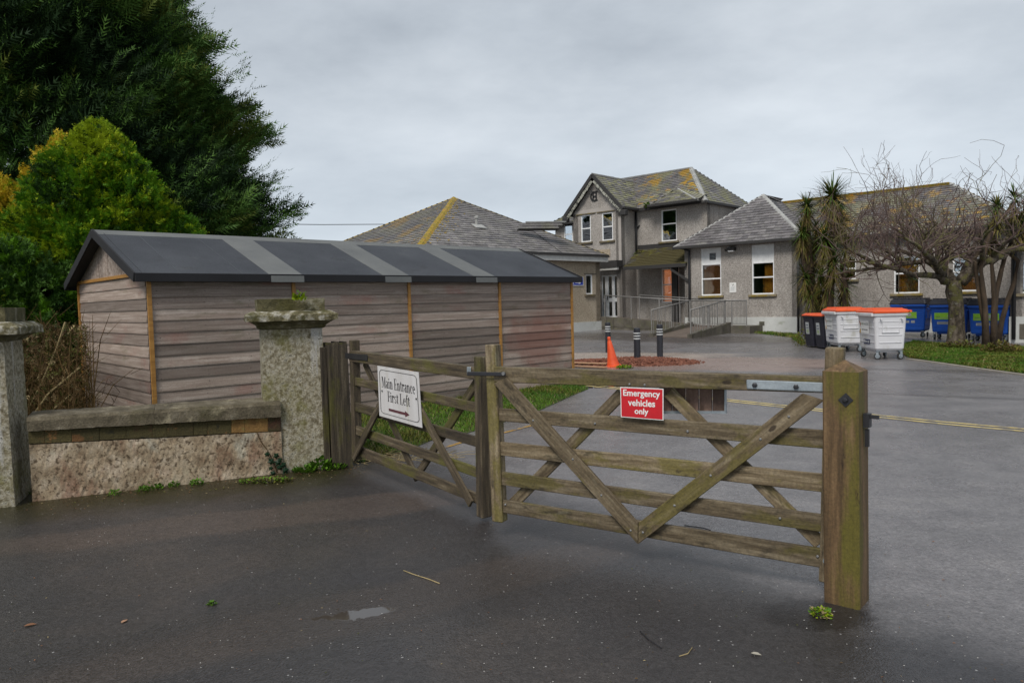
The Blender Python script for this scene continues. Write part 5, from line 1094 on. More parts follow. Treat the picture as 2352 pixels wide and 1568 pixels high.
beam('black_gutter', Cf+nb*.05-np.array([0, 0, .04]), Cr+nb*.05-np.array([0, 0, .04]), .1, .09, (0, 0, 1), M_fascia, bg); beam('white_fascia', Cf-nb*.0-np.array([0, 0, .2]), Cr-np.array([0, 0, .2]), .04, .24, (0, 0, 1), M_whiteg, bg)
beam('black_gutter', Cl-b2*.05-np.array([0, 0, .04]), Cf-b2*.05-np.array([0, 0, .04]), .1, .09, (0, 0, 1), M_fascia, bg); beam('white_fascia', Cl-np.array([0, 0, .2]), Cf-np.array([0, 0, .2]), .04, .24, (0, 0, 1), M_whiteg, bg)
inb = .3; q1 = Cr-b1*inb-b2*inb; 
K1 = PW(1379, 690, ((q1[0], q1[1]), AZB)); K1[2] = 0; K0 = Cf-b1*inb+b2*inb
WBg = Wall(K0, K1, b1, -.1, ZBn-.25, bg, M_dash_w)
cz = lambda x, y: ((2250+x/10.453)/1.7415, (1050+y/10.453)/1.7415)
a, b = cz(980, 500), cz(1262, 1325); window(WBg, (a[0], a[1], b[0], b[1]), rec=.08, sill_ext=.12); WBg.make()
u0, z0 = WBg.uz(*c1(610, 1431)); WBg.box('plinth', 0, WBg.L+.02, -.1, z0, -.05, .03, M_plinth, bg)
a = cz(900, 465); b = cz(1385, 465); WBg.box('lintel', WBg.uz(*a)[0], WBg.uz(*b)[0], WBg.uz(*a)[1]-.03, WBg.uz(*a)[1]+.01, 0, .03, M_conc, bg)
WBe = Wall(K1, K1+b2*0-b1*4, b2, -.1, ZBn-.25, bg, M_dash_w); WBe.make(); WBf = Wall(Cl+b2*inb+b1*inb, K0, -b2, -.1, ZBn-.25, bg, M_dash_w); WBf.make()
# sign on the bungalow
pS = WBg; us0 = pS.uz(*cz(845, 780))[0]; zs0 = pS.uz(*cz(640, 970))[1]; zs1 = pS.uz(*cz(640, 592))[1]; us1 = pS.uz(*cz(-90, 780))[0]
ul, ur = min(us0, us1), max(us0, us1); sgb = thing('notice', 'blue Birth Unit Entrance sign with white arrow on the bungalow wall', 'sign', pS.at((ul+ur)/2, zs0, 0))
pS.box('panel', ul, ur, zs0, zs1, .01, .04, M_ltr, sgb); pS.box('blue_field', ul+.03, ur-.03, zs0+.03, zs1-.03, .038, .044, flat('sign_blue', (.005, .035, .38), .4), sgb)
p = [pS.at(ul, zs1, .046), pS.at(ur, zs1, .046), pS.at(ur, zs0, .046), pS.at(ul, zs0, .046)]
place_text(text_mesh('BIRTH UNIT', .02), p, b1, .12, .89, .2, .42, M_ltr, sgb, off=.001); place_text(text_mesh('ENTRANCE', .02), p, b1, .06, .57, .58, .8, M_ltr, sgb, off=.001)
V = [(.62, .67), (.78, .67), (.78, .58), (.9, .7), (.78, .82), (.78, .73), (.62, .73)]; build('arrow', [bil(p, a, b)+b1*.001 for a, b in V], [(0, 1, 5, 6), (2, 3, 4)], M_ltr, sgb)

# ---------- access ramp and railings
rp = thing('access_ramp', 'concrete access ramp with mossy kerbs and grey railings leading to the glazed door', 'ramp', (7, 30, .1))
k1 = PG(1496, 773); zt3 = .43; kL = 3.2; kA = k1+e2*kL; kA[2] = zt3+gz(*kA[:2])*0; k2 = PG(1584, 777); k2 = k1+e1*np.dot(k2-k1, e1)+e2*np.dot(k2-k1, e2); kB = k2+e2*kL; kB[2] = zt3
M_gravel = mat('brown_ramp_surface', [(.3, (.09, .07, .055)), (.7, (.16, .125, .1))], 3, rough=.95, fine=.3, finesc=50)
def slab(name, q, zb, m, parent): V = [np.array(v, float) for v in q]+[np.array([v[0], v[1], zb]) for v in q]; return build(name, V, [(0, 1, 2, 3), (7, 6, 5, 4)]+[(i, (i+1) % 4, (i+1) % 4+4, i+4) for i in range(4)], m, parent)
g0 = float(gz(*k1[:2])); 
slab('ramp_slab', [k1+e1*.1+[0, 0, .01], k2-e1*.1+[0, 0, .01], kB-e1*.1, kA+e1*.1], -.1, M_gravel, rp)
for (a, b) in ((k1, kA), (k2, kB)): 
    a2 = a.copy(); b2_ = b.copy(); n_ = 4
    for i in range(n_):
        c0_ = a2+(b2_-a2)*i/n_; c1__ = a2+(b2_-a2)*(i+1)/n_-e2*.01; up_ = np.array([0, 0, .13]); slab('kerb_stone', [c0_-e1*.1+up_, c0_+e1*.1+up_, c1__+e1*.1+up_*1.3, c1__-e1*.1+up_*1.3], -.1, M_conc, rp)
pe = PW(1722, 745, ((kB[0], kB[1]), AZ1)); ue = float(np.dot(pe-kB, e1))
slab('landing', [kB+e1*0, kB+e1*ue, kB+e1*ue+e2*1.2, kB+e2*1.2], -.1, M_conc, rp); slab('landing', [kA, kB, kB+e2*1.2, kA+e2*1.2], -.1, M_gravel, rp)
wend = float(np.dot(PW(1383, 730, ((kA[0], kA[1]), AZ1))-kA, e1)); kD = kA+e1*wend; kD[2] = .8; wid = float(np.dot(G0-kA, e2))-.02
slab('upper_path', [kD, kA, kA+e2*1.2, kD+e2*wid], -.1, M_gravel, rp)
u = wend
while u < -.05:   # stone retaining wall of the path
    L_ = min(-u, random.uniform(.3, .55)); a = kA+e1*u; b = kA+e1*(u+L_-.015); 
    zA, zB = .43+.37*(u/wend), .43+.37*((u+L_)/wend); nz_ = 2
    for j in range(nz_):
        o_ = -e2*(.05+random.uniform(0, .04)); 
        V = [(*(a+o_)[:2], zA*j/nz_), (*(b+o_)[:2], zB*j/nz_), (*(b+o_)[:2], zB*(j+1)/nz_-.015+(.08 if j == nz_-1 else 0)), (*(a+o_)[:2], zA*(j+1)/nz_-.015+(.08 if j == nz_-1 else 0))]; V += [(v[0]+e2[0]*.2, v[1]+e2[1]*.2, v[2]) for v in V]
        build('wall_stone', V, [(0, 1, 2, 3), (7, 6, 5, 4), (0, 4, 5, 1), (1, 5, 6, 2), (2, 6, 7, 3), (3, 7, 4, 0)], M_conc, rp)
    u += L_
def rail_line(pts, parent, posts=4, r_=.027, foot=None, bal=0, m=M_rail, mid=False):
    pts = [np.array(q, float) for q in pts]; tube('handrail', pts, r_, m, parent, 8)
    a, b = pts[0], pts[-1]
    for i in range(posts):
        q = a+(b-a)*i/max(1, posts-1); f_ = foot[0]+(foot[1]-foot[0])*i/max(1, posts-1); tube('post', [(q[0], q[1], f_), q], .022, m, parent, 6)
    if bal:
        parts = []
        for i in range(bal): q = a+(b-a)*(i+.5)/bal; f_ = foot[0]+(foot[1]-foot[0])*(i+.5)/bal; parts.append(tube_vf([(q[0], q[1], f_+.1), q], .012, 4))
        f0_, f1_ = a.copy(), b.copy(); f0_[2] = foot[0]+.1; f1_[2] = foot[1]+.1; parts.append(tube_vf([f0_, f1_], .014, 4)); V, F = join(parts); build('balusters', V, F, m, parent)
rA = lambda x, y, q: PW(x, y, ((q[0], q[1]), AZ1))
cr_ = lambda x, y: ((2200+x/2.94)/1.7415, (1100+y/2.94)/1.7415)
rail_line([rA(*cr_(640, 238), kA), rA(*cr_(1640, 300), kA)], rp, 4, foot=(.8, .43))
wb_ = kA+e2*1.05; rail_line([rA(*cr_(1050, 235), wb_), rA(*cr_(2060, 299), wb_), rA(*cr_(2310, 295), wb_)], rp, 6, foot=(.6, .43), bal=0)
kk = kB+e2*.05; rail_line([rA(*cr_(1645, 300), kk+e1*0), rA(*cr_(2310, 296), kk)], rp, 5, foot=(.43, .43), bal=44)
def rail_e2(x0, y0, x1, y1, q): return PW(x0, y0, ((q[0], q[1]), AZ2)), PW(x1, y1, ((q[0], q[1]), AZ2))
a, b = rail_e2(*cr_(1192, 412), *cr_(1640, 300), k1); rail_line([a, b], rp, 3, foot=(float(gz(*a[:2])), .43), bal=10)
a, b = rail_e2(*cr_(1652, 410), *cr_(2060, 300), k2); rail_line([a, b], rp, 3, foot=(float(gz(*a[:2])), .43), bal=14)
# ------------------------------------------------------------------ wheeled bins
M_binw = mat('white_bin_plastic', [(.3, (.56, .56, .58)), (.7, (.68, .68, .7))], 1.6, rough=.5, fine=.05, layers=[(2.2, (1, 1, .5), .54, .7, (.38, .37, .3), .6), (6, (1, 1, .25), .6, .72, (.3, .29, .24), .5)])
M_bino = flat('orange_lid_plastic', (.72, .1, .025), .5); M_binb = mat('blue_bin_plastic', [(.3, (.006, .07, .38)), (.7, (.01, .1, .5))], 1.6, rough=.45, fine=.08); M_bink = flat('black_bin_plastic', (.018, .018, .028), .5)
M_tyre = flat('caster_rubber', (.03, .03, .03), .7); M_green = flat('green_label', (.27, .56, .04), .5); M_greyl = flat('grey_label', (.4, .42, .42), .6); M_navy = flat('navy_label', (.02, .03, .1), .5)
M_lbrown = flat('rust_logo', (.4, .11, .04), .6); M_lyel = flat('amber_logo', (.6, .33, .05), .6); M_lgrey = flat('pale_green_print', (.3, .36, .22), .6)
def loc(o, x, y, z, a): c, s_ = math.cos(a), math.sin(a); return np.array([o[0]+x*c-y*s_, o[1]+x*s_+y*c, o[2]+z])
def ring_body(t, name, secs, a, o, m, flatn=None):
    """stack of rounded rectangles (cx, cy, half x, half y, z)"""
    V = []; F = []; n = 16
    for (cx, cy, hx, hy, z) in secs:
        r_ = .06
        for (sx, sy, a0) in ((1, -1, -90), (1, 1, 0), (-1, 1, 90), (-1, -1, 180)):
            for i in range(4): b = math.radians(a0+30*i); V.append(loc(o, cx+sx*(hx-r_)+r_*math.cos(b), cy+sy*(hy-r_)+r_*math.sin(b), z, a))
    for k in range(len(secs)-1):
        for i in range(n): F.append((k*n+i, k*n+(i+1) % n, (k+1)*n+(i+1) % n, (k+1)*n+i))
    F += [tuple(range(n-1, -1, -1)), tuple(range((len(secs)-1)*n, len(secs)*n))]
    return build(name, V, F, m, t)
def lbox(t, name, x0, x1, y0, y1, z0, z1, a, o, m, bev=0.): c = loc(o, (x0+x1)/2, (y0+y1)/2, (z0+z1)/2, a); return box(name, c, (abs(x1-x0), abs(y1-y0), abs(z1-z0)), (math.cos(a), math.sin(a), 0), m, t, bev=bev)
def caster(t, x, y, a, o, tw=0.):
    w_ = thing.__globals__['bpy'].data.objects.new('caster', None); link(w_, Matrix.Translation(Vector([float(q) for q in loc(o, x, y, .09, a)])), t)
    ax = frame(loc(o, x, y, .085, a), (0, 0, 1), (math.cos(a+tw), math.sin(a+tw), 0)).to_4x4()
    V, F = lathe_vf([(.05, -.022), (.083, -.02), (.085, 0), (.083, .02), (.05, .022)], seg=16, M=ax); build('tyre', V, F, M_tyre, w_)
    V, F = lathe_vf([(.052, -.026), (.056, -.02), (.056, .02), (.052, .026)], seg=12, M=ax); build('hub', V, F, M_galv, w_)
    for s_ in (-.035, .035):
        c_, s2 = math.cos(tw), math.sin(tw); box('fork', loc(o, x+s_*c_, y+s_*s2, .14, a), (.006, .06, .15), (math.cos(a+tw), math.sin(a+tw), 0), M_galv, w_)
    box('plate', loc(o, x, y, .215, a), (.1, .1, .012), (math.cos(a), math.sin(a), 0), M_galv, w_)
def big_bin(o, a, W_, D_, body, lid, label, group, kind):
    """W_ along local x, D_ along local y; the labelled front is local -y"""
    t = thing('wheeled_bin', label, 'bin', o, group); H0, H1 = .235, 1.12
    secs = [(0, 0, W_/2-.1, D_/2-.09, H0), (0, 0, W_/2-.075, D_/2-.07, H0+.04), (0, 0, W_/2-.03, D_/2-.03, H1-.06), (0, 0, W_/2, D_/2, H1-.055), (0, 0, W_/2+.01, D_/2+.01, H1)]
    ring_body(t, 'body', secs, a, o, body)
    def ins(z): return .07-.04*(z-H0)/(H1-.06-H0)
    # pressed ribs on all four sides
    for z, hgt in ((.42, .012), (.6, .012), (.78, .012), (.93, .012)):
        i_ = ins(z); 
        for s_ in (-1, 1):
            lbox(t, 'rib', -W_/2+i_+.08, W_/2-i_-.08, s_*(D_/2-i_)-.008, s_*(D_/2-i_)+.008, z-hgt, z+hgt, a, o, body, .004); lbox(t, 'rib', s_*(W_/2-i_)-.008, s_*(W_/2-i_)+.008, -D_/2+i_+.08, D_/2-i_-.08, z-hgt, z+hgt, a, o, body, .004)
    for s_ in (-1, 1):   # side lifting pocket outlines
        x_ = s_*(W_/2-ins(.85)); 
        for (y0, y1, z0, z1) in ((-.3, -.285, .66, 1.0), (.285, .3, .66, 1.0), (-.3, .3, .655, .67)): lbox(t, 'pocket_rim', x_-.014, x_+.014, y0*D_/1.2, y1*D_/1.2, z0, z1, a, o, body, .004)
        for i in (-1, 1):
            V, F = tube_vf([loc(o, s_*(W_/2-.02), i*D_*.3, H1-.13, a), loc(o, s_*(W_/2+.05), i*D_*.3, H1-.13, a)], .02, 8); build('trunnion', V, F, body, t)
    lbox(t, 'front_lip', -W_/2+.03, W_/2-.03, -D_/2-.045, -D_/2+.01, H1-.07, H1+.015, a, o, body, .015)
    dm = .09 if lid is M_bink else 0.
    secs = [(0, 0, W_/2+.015, D_/2+.015, H1+.012), (0, 0, W_/2+.02, D_/2+.02, H1+.05), (0, .02, W_/2-.03, D_/2-.03, H1+.095+dm), (0, .05, W_/2-.2, D_/2-.16, H1+.13+dm)]
    ring_body(t, 'lid', secs, a, o, lid)
    for x_ in (-.3, 0, .3): lbox(t, 'lid_rib', x_*W_-.02, x_*W_+.02, -D_/2+.05, D_/2-.05, H1+.08, H1+.128, a, o, lid, .01)
    V, F = tube_vf([loc(o, -W_/2+.02, D_/2+.03, H1+.05, a), loc(o, W_/2+.03, D_/2+.03, H1+.05, a)], .03, 8); build('lid_hinge', V, F, lid, t)
    lbox(t, 'underframe', -W_/2+.2, W_/2-.2, -D_/2+.15, D_/2-.15, .17, H0+.01, a, o, body, .01)
    for i, (x_, y_) in enumerate(((-1, -1), (1, -1), (1, 1), (-1, 1))): caster(t, x_*(W_/2-.14), y_*(D_/2-.14), a, o, (.5, -.6, .3, .9)[i])
    if lid is M_bink:
        for x_ in np.linspace(-.42, .42, 9): lbox(t, 'lid_rib', x_*W_-.012, x_*W_+.012, -D_/2+.1, D_/2-.1, H1+.1+dm, H1+.145+dm, a, o, lid, .006)
    # labels on the front
    yf = lambda z: -D_/2+ins(z)-.004
    def lab(name, x0, x1, z0, z1, m, d=.0): 
        V = [loc(o, x0, yf(z0)-.006-d, z0, a), loc(o, x1, yf(z0)-.006-d, z0, a), loc(o, x1, yf(z1)-.006-d, z1, a), loc(o, x0, yf(z1)-.006-d, z1, a)]; build(name, V, [(0, 1, 2, 3)], m, t); return V
    if kind == 'white':
        q = lab('label', -.5, .2, .62, .95, M_ltr)
        P_ = [q[3], q[2], q[1], q[0]]; nn = np.array([math.sin(a), -math.cos(a), 0])
        V = [(.12, 0), (.42, .26), (.36, .6), (.3, .42), (.14, .08)]; build('logo', [bil(P_, x_*.55, y_)+nn*.003 for x_, y_ in V], [(0, 1, 2, 3, 4)], M_lbrown, t)
        V = [(.36, .6), (.34, 1), (.1, .96), (.24, .7)]; build('logo', [bil(P_, x_*.55, y_)+nn*.003 for x_, y_ in V], [(0, 1, 2, 3)], M_lyel, t)
        place_text(text_mesh('my', .01), P_, nn, .3, .5, .2, .45, M_lgrey, t, off=.003); place_text(text_mesh('waste', .01), P_, nn, .52, .95, .15, .38, M_greyl, t, off=.003); place_text(text_mesh('www.', .02), P_, nn, .28, .92, .68, .76, M_ink, t, off=.003)
        q = lab('label', -.2, .22, .36, .48, M_navy); P_ = [q[3], q[2], q[1], q[0]]; place_text(text_mesh('Bio', .01), P_, nn, .08, .62, .12, .7, M_ltr, t, off=.003); build('label_mark', [bil(P_, x_, y_)+nn*.003 for x_, y_ in ((.68, .2), (.9, .2), (.9, .75), (.68, .75))], [(0, 3, 2, 1)], M_greyl, t)
    if kind == 'blue':
        q = lab('label', -.42, .28, .66, .88, M_green); P_ = [q[3], q[2], q[1], q[0]]; nn = np.array([math.sin(a), -math.cos(a), 0])
        V = [(.66+.1*math.cos(b)*(1+.25*math.sin(3*b)), .4+.26*math.sin(b)) for b in np.linspace(0, 6.0, 14)]; build('label_mark', [bil(P_, x_, y_)+nn*.003 for x_, y_ in V], [tuple(range(13, -1, -1))], M_greyl, t)
        place_text(text_mesh('waste', .01), P_, nn, .06, .26, .52, .62, M_navy, t, off=.003); build('label_line', [bil(P_, x_, y_)+nn*.003 for x_, y_ in ((.06, .74), (.92, .74), (.92, .84), (.06, .84))], [(0, 3, 2, 1)], M_lgrey, t)
        q = lab('label', -.34, .04, .5, .585, M_greyl)
        for i in range(3): P_ = [q[3], q[2], q[1], q[0]]; build('text_line', [bil(P_, x_, y_)+nn*.003 for x_, y_ in ((.08, .2+.25*i), (.9-.1*i, .2+.25*i), (.9-.1*i, .28+.25*i), (.08, .28+.25*i))], [(0, 3, 2, 1)], M_navy, t)
        q = lab('recycling_mark', .1, .22, .5, .585, M_greyl)
    return t
aW = math.radians(-7+0); ex_ = np.array([math.cos(aW), math.sin(aW), 0]); ey_ = np.array([-ex_[1], ex_[0], 0])
def white_bin(corner, label):   # corner: ground below the nearest wheel
    c = np.array(corner)-ex_*.14-ey_*.14+ex_*.40+ey_*.62; c[2] = 0
    # front (labels) faces the left, so local -y must point to -ex_: local x runs along -ey_
    ang = aW-math.pi/2
    return big_bin(c, ang, 1.24, .80, M_binw, M_bino, label, None, 'white')
cA = PG(2016, 826); white_bin(cA, 'white wheeled bin with orange lid, nearest the post and beside the grass')
cB = PG(1929, 809); white_bin(cB, 'white wheeled bin with orange lid standing between the black bins and another white bin')
def blue_bin(px, py, label, wpx):
    q = PG(px, py); a = math.radians(-46); ex = np.array([math.cos(a), math.sin(a), 0]); ey = np.array([-ex[1], ex[0], 0]); 
    c = q+ex*.55+ey*.45; c[2] = float(gz(c[0], c[1])); return big_bin(c, a, 1.16, .8, M_binb, M_bink, label, 'blue bins along the wing wall', 'blue')
blue_bin(2044, 774, 'blue wheeled bin with black lid under the window, partly hidden by a white bin', 85)
blue_bin(2134, 779, 'blue wheeled bin with black lid directly left of the tree trunk', 80)
blue_bin(2222, 784, 'blue wheeled bin with black lid behind the thin stems right of the tree trunk', 97)
def wheelie(o, a, label):
    t = thing('wheelie_bin', label, 'bin', o, 'black wheelie bins with orange lids')
    secs = [(0, 0, .21, .26, .05), (0, 0, .235, .29, .3), (0, 0, .27, .33, .9), (0, 0, .285, .35, .92), (0, 0, .29, .355, .97)]; ring_body(t, 'body', secs, a, o, M_bink)
    secs = [(0, 0, .3, .37, .975), (0, 0, .3, .37, 1.0), (0, .05, .27, .3, 1.05)]; ring_body(t, 'lid', secs, a, o, M_bino)
    V, F = tube_vf([loc(o, -.2, .4, .98, a), loc(o, .2, .4, .98, a)], .018, 8); build('handle', V, F, M_bink, t)
    for s_ in (-1, 1):
        ax = frame(loc(o, s_*.26, .28, .1, a), (0, 0, 1), (math.cos(a), math.sin(a), 0)).to_4x4(); V, F = lathe_vf([(.06, -.025), (.1, -.02), (.1, .02), (.06, .025)], seg=14, M=ax); build('wheel', V, F, M_tyre, t)
    def lab(x0, x1, z0, z1, m, d): yy = lambda z: -.26-.07*(z-.05)/.85-.012-d; V = [loc(o, x0, yy(z0), z0, a), loc(o, x1, yy(z0), z0, a), loc(o, x1, yy(z1), z1, a), loc(o, x0, yy(z1), z1, a)]; build('sticker', V, [(0, 1, 2, 3)], m, t)
    lab(-.1, .1, .42, .78, M_greyl, 0); lab(-.07, .07, .6, .62, M_navy, .002); lab(-.06, .06, .46, .56, M_lgrey, .002); lab(-.07, .05, .68, .7, M_navy, .002)
dB = np.array([-.1, .995, 0]); nB = np.array([-.995, -.1, 0]); pB = PG(1888, 803)
for i, lb in enumerate(('black wheelie bin with orange lid touching the white bin', 'black wheelie bin with orange lid standing nearest the palm trunks')):
    c = pB+dB*(.3+.62*i)-nB*.36; c[2] = float(gz(c[0], c[1])); wheelie(c, math.atan2(-dB[1], -dB[0]), lb)

# ------------------------------------------------------------------ bollards, cone, diggings
M_bol = flat('black_bollard_plastic', (.022, .023, .03), .45); M_refl = flat('reflective_band', (.62, .64, .64), .4)
for (px, py, top), lb in zip(((1397, 809, 741), (1464, 834, 753), (1516, 822, 745)), ('black bollard with three white bands, behind the orange cone', 'black bollard with three white bands, nearest of three and standing in the red soil', 'black bollard with three white bands at the right of the red soil')):
    q = PG(px, py); h = float(PW(px, top, ((q[0], q[1]), 0))[2]); t = thing('bollard', lb, 'bollard', q, 'black bollards by the dug patch')
    z0 = q[2]; V, F = lathe_vf([(.083, -.1), (.083, h-.03), (.078, h-.008), (.06, h), (.02, h+.004)], c=(q[0], q[1], z0), seg=24); build('post', V, F, M_bol, t, smooth=False)
    for k in range(3):
        zb_ = h-.13-.07*k; V, F = lathe_vf([(.083, zb_-.014), (.0865, zb_-.012), (.0865, zb_+.012), (.083, zb_+.014)], c=(q[0], q[1], z0), seg=24); build('reflective_band', V, F, M_refl, t)
q = PG(1409, 842); t = thing('traffic_cone', 'orange traffic cone leaning to the left on the red soil', 'cone', q); tilt = Matrix.Translation(Vector([float(v) for v in q])) @ Matrix.Rotation(math.radians(-8), 4, 'Y')
M_cone = mat('orange_cone', [(.3, (.68, .07, .02)), (.7, (.85, .12, .03))], 6, rough=.5, layers=[(3, (1, 1, 1), .58, .7, (.4, .1, .05), .5)])
V, F = lathe_vf([(.155, .03), (.15, .05), (.118, .2), (.082, .42), (.05, .62), (.035, .66), (.04, .67), (.04, .71), (.03, .735)], seg=28, M=tilt); build('cone_body', V, F, M_cone, t, smooth=True)
V, F = lathe_vf([(.2, -.01), (.2, .03), (.16, .045)], seg=8, M=tilt @ Matrix.Rotation(.4, 4, 'Z')); build('base', V, F, M_cone, t)
# red soil: heap of crumbs
def soil(name, pts_fn, n, seed, h, m, size):
    r = np.random.default_rng(seed); V = []; F = []
    c, rx, ry, ang = pts_fn; ca, sa = math.cos(math.radians(ang)), math.sin(math.radians(ang)); G_ = 46
    hh = {}; base = []
    gx = np.linspace(-1.15, 1.15, G_)
    for j in gx:
        for i in gx:
            d = math.hypot(i, j); z = h*max(0, 1-d**1.6)*(.7+.5*math.sin(i*5+1)*math.cos(j*4))+ (r.uniform(0, .035) if d < 1 else -.02); x, y = i*rx, j*ry; X, Y = c[0]+ca*x-sa*y, c[1]+sa*x+ca*y; V.append((X, Y, float(gz(X, Y))+z-.004))
    for j in range(G_-1):
        for i in range(G_-1): F.append((j*G_+i, j*G_+i+1, (j+1)*G_+i+1, (j+1)*G_+i))
    ico = [(0, 0, 1), (.9, 0, .2), (-.3, .85, .1), (-.3, -.85, .2), (.2, .1, -.8)]; IF = [(0, 1, 2), (0, 2, 3), (0, 3, 1), (4, 2, 1), (4, 3, 2), (4, 1, 3)]
    for _ in range(n):
        a = r.uniform(0, 6.28); d = math.sqrt(r.uniform(0, 1.25)); x, y = d*rx*math.cos(a), d*ry*math.sin(a); X, Y = c[0]+ca*x-sa*y, c[1]+sa*x+ca*y; s_ = size*r.uniform(.4, 1.5)*(1 if d < 1 else .5); z = float(gz(X, Y))+h*max(0, 1-d**1.6)*.85+s_*.3
        o = len(V); R_ = r.uniform(0, 6.28); 
        for v in ico: V.append((X+s_*(v[0]*math.cos(R_)-v[1]*math.sin(R_)), Y+s_*(v[0]*math.sin(R_)+v[1]*math.cos(R_)), z+s_*v[2]*.8))
        F += [tuple(i+o for i in f) for f in IF]
    return build(name, V, F, m, None, 'stuff')
s0 = PG(1450, 836); tag(soil('soil', ((s0[0]+.15, s0[1]+.3), 1.55, .95, -12), 1500, 5, .13, M_soil, .045), 'heap of dug red soil around the bollards and cone', 'soil')
s1 = PG(1352, 832); tag(soil('soil', ((s1[0], s1[1]), .8, .35, -5), 420, 6, .07, M_soil, .035), 'low ridge of red soil between the shed corner and the cone', 'soil')
M_tim = mat('fresh_sawn_timber', [(.3, (.4, .22, .12)), (.7, (.56, .34, .2))], 3, (1, 9, 9), rough=.7, fine=.1)
for i, (a, b, w_) in enumerate(((PG(1322, 843), PG(1384, 846), .14), (PG(1322, 838), PG(1386, 840), .12))):
    o = box('loose_plank', (a+b)/2+np.array([0, 0, .03+.028*i]), (np.linalg.norm(b-a)+.2, w_, .026), (b-a), M_tim, bev=.003); tag(o, ('pale sawn plank lying on the ground beside the shed corner', 'second pale sawn plank lying behind the first by the shed corner')[i], 'plank', 'loose planks by the shed')
leafy('weed_tuft', PG(1433, 846)+np.array([0, 0, .0]), .18, 160, .08, [M_weed, M_br_y], 'small green weed tuft at the foot of the orange cone', 'plant', 11, size=.06)

# ------------------------------------------------------------------ grass
def inside(px, py, poly):
    c = np.zeros(len(px), bool); n = len(poly); j = n-1
    for i in range(n):
        xi, yi = poly[i]; xj, yj = poly[j]; k_ = ((yi > py) != (yj > py)) & (px < (xj-xi)*(py-yi)/(yj-yi+1e-12)+xi); c ^= k_; j = i
    return c
def grass(name, poly, n, h, m, label, seed, clump=.0, width=.006, base=.0, edge=None):
    r = np.random.default_rng(seed); P_ = np.array(poly); lo, hi = P_.min(0), P_.max(0); x = r.uniform(lo[0], hi[0], n*2); y = r.uniform(lo[1], hi[1], n*2); k_ = inside(x, y, [tuple(q) for q in P_]); x, y = x[k_][:n], y[k_][:n]; n = len(x)
    pat = np.sin(x*2.3+1)*np.cos(y*1.9)+np.sin(x*5.1+y*3.7)*.6; L = h*r.uniform(.45, 1.3, n)*(1+.3*pat); a = r.uniform(0, 2*math.pi, n); lean = r.uniform(.1, .9, n)
    d = np.stack([np.cos(a)*lean, np.sin(a)*lean, np.ones(n)], 1); d /= np.linalg.norm(d, axis=1)[:, None]; a2 = r.uniform(0, 2*math.pi, n); s_ = np.stack([np.cos(a2), np.sin(a2), np.zeros(n)], 1)*width*r.uniform(.7, 1.4, n)[:, None]
    b = np.stack([x, y, gz(x, y)+base], 1); mid_ = b+d*L[:, None]*.55; tip = b+d*L[:, None]+np.stack([np.cos(a)*L*.25, np.sin(a)*L*.25, -L*.12], 1)
    V = np.stack([b-s_, b+s_, mid_+s_*.7, tip, mid_-s_*.7], 1).reshape(-1, 3); i = np.arange(n)*5; T = np.concatenate([np.stack([i, i+1, i+2], 1), np.stack([i, i+2, i+4], 1), np.stack([i+4, i+2, i+3], 1)])
    mi = np.where((pat+r.normal(0, .6, n)) > .35, 1, 0); mi = np.where(r.uniform(0, 1, n) > .97, 2, mi); return tag(big(name, V, T, m, None, 'stuff', np.concatenate([mi]*3)), label, 'grass')
M_turf = mat('turf_soil', [(.3, (.035, .04, .012)), (.5, (.055, .07, .015)), (.7, (.08, .085, .025))], 2.5, rough=1, bump=1, bscale=20, bdist=.03, fine=.4, finesc=20, rnd=False)
gp = [PZ(x, y)[:2] for x, y in ((700, 1046), (790, 1058), (835, 1062), (878, 1045), (925, 1040), (990, 1012), (1062, 998), (1150, 972), (1235, 945), (1300, 915), (1352, 893), (1330, 876))]
gp += [tuple((SL+xs1*(LS-.05)+ys1*.1)[:2]), tuple((SL+ys1*.1)[:2]), (-6.9, 9.0), (-6.9, 7.0)]
gp = [tuple(q[:2]) for q in gp]; gp += [tuple((wa+yw2*.25)[:2]), tuple((pc+yw*.35)[:2])]
sheet('turf', gp, M_turf, .006)
lawn = [tuple((wa-xw2*.3+yw2*.2)[:2]), tuple((wa-xw2*30+yw2*.2)[:2]), (-45, 45), (-6, 45), tuple((SL+xs1*2+ys1*2.6)[:2]), tuple((SL+ys1*.5)[:2])]; sheet('turf', lawn, M_turf, .0045)
grass('grass', gp, 52000, .075, [M_grass, M_grass2, M_straw], 'rough green grass strip along the foot of the shed', 21, width=.005)
vp_ = [PG(x, y)[:2] for x, y in ((2068, 812), (2090, 822), (2160, 832), (2250, 845), (2352, 858), (2500, 880), (2560, 850), (2480, 812), (2352, 800), (2260, 797), (2200, 796), (2140, 788), (2098, 784), (2080, 790))]
vp_ = [tuple(q) for q in vp_]; sheet('verge', vp_, M_turf, .01)
grass('grass', vp_, 70000, .085, [M_grass, M_grass2, M_straw], 'green grass verge around the tree beside the wheeled bins', 22, width=.009)
K_ = [PG(x, y) for x, y in ((2085, 825), (2160, 835), (2250, 848), (2352, 862), (2520, 888))]
M_kerb = mat('kerb_stone', [(.3, (.2, .18, .15)), (.7, (.33, .3, .25))], 3, rough=.9, fine=.2)
kt = thing('kerb', 'low concrete edging between tarmac and grass verge', 'kerb', K_[0])
for i in range(len(K_)-1):
    a, b = K_[i], K_[i+1]; n_ = max(1, int(np.linalg.norm(b-a)/.9))
    for j in range(n_): beam('kerb_stone', a+(b-a)*(j+.01)/n_, a+(b-a)*(j+.99)/n_, .1, .05, (0, 0, 1), M_kerb, kt)
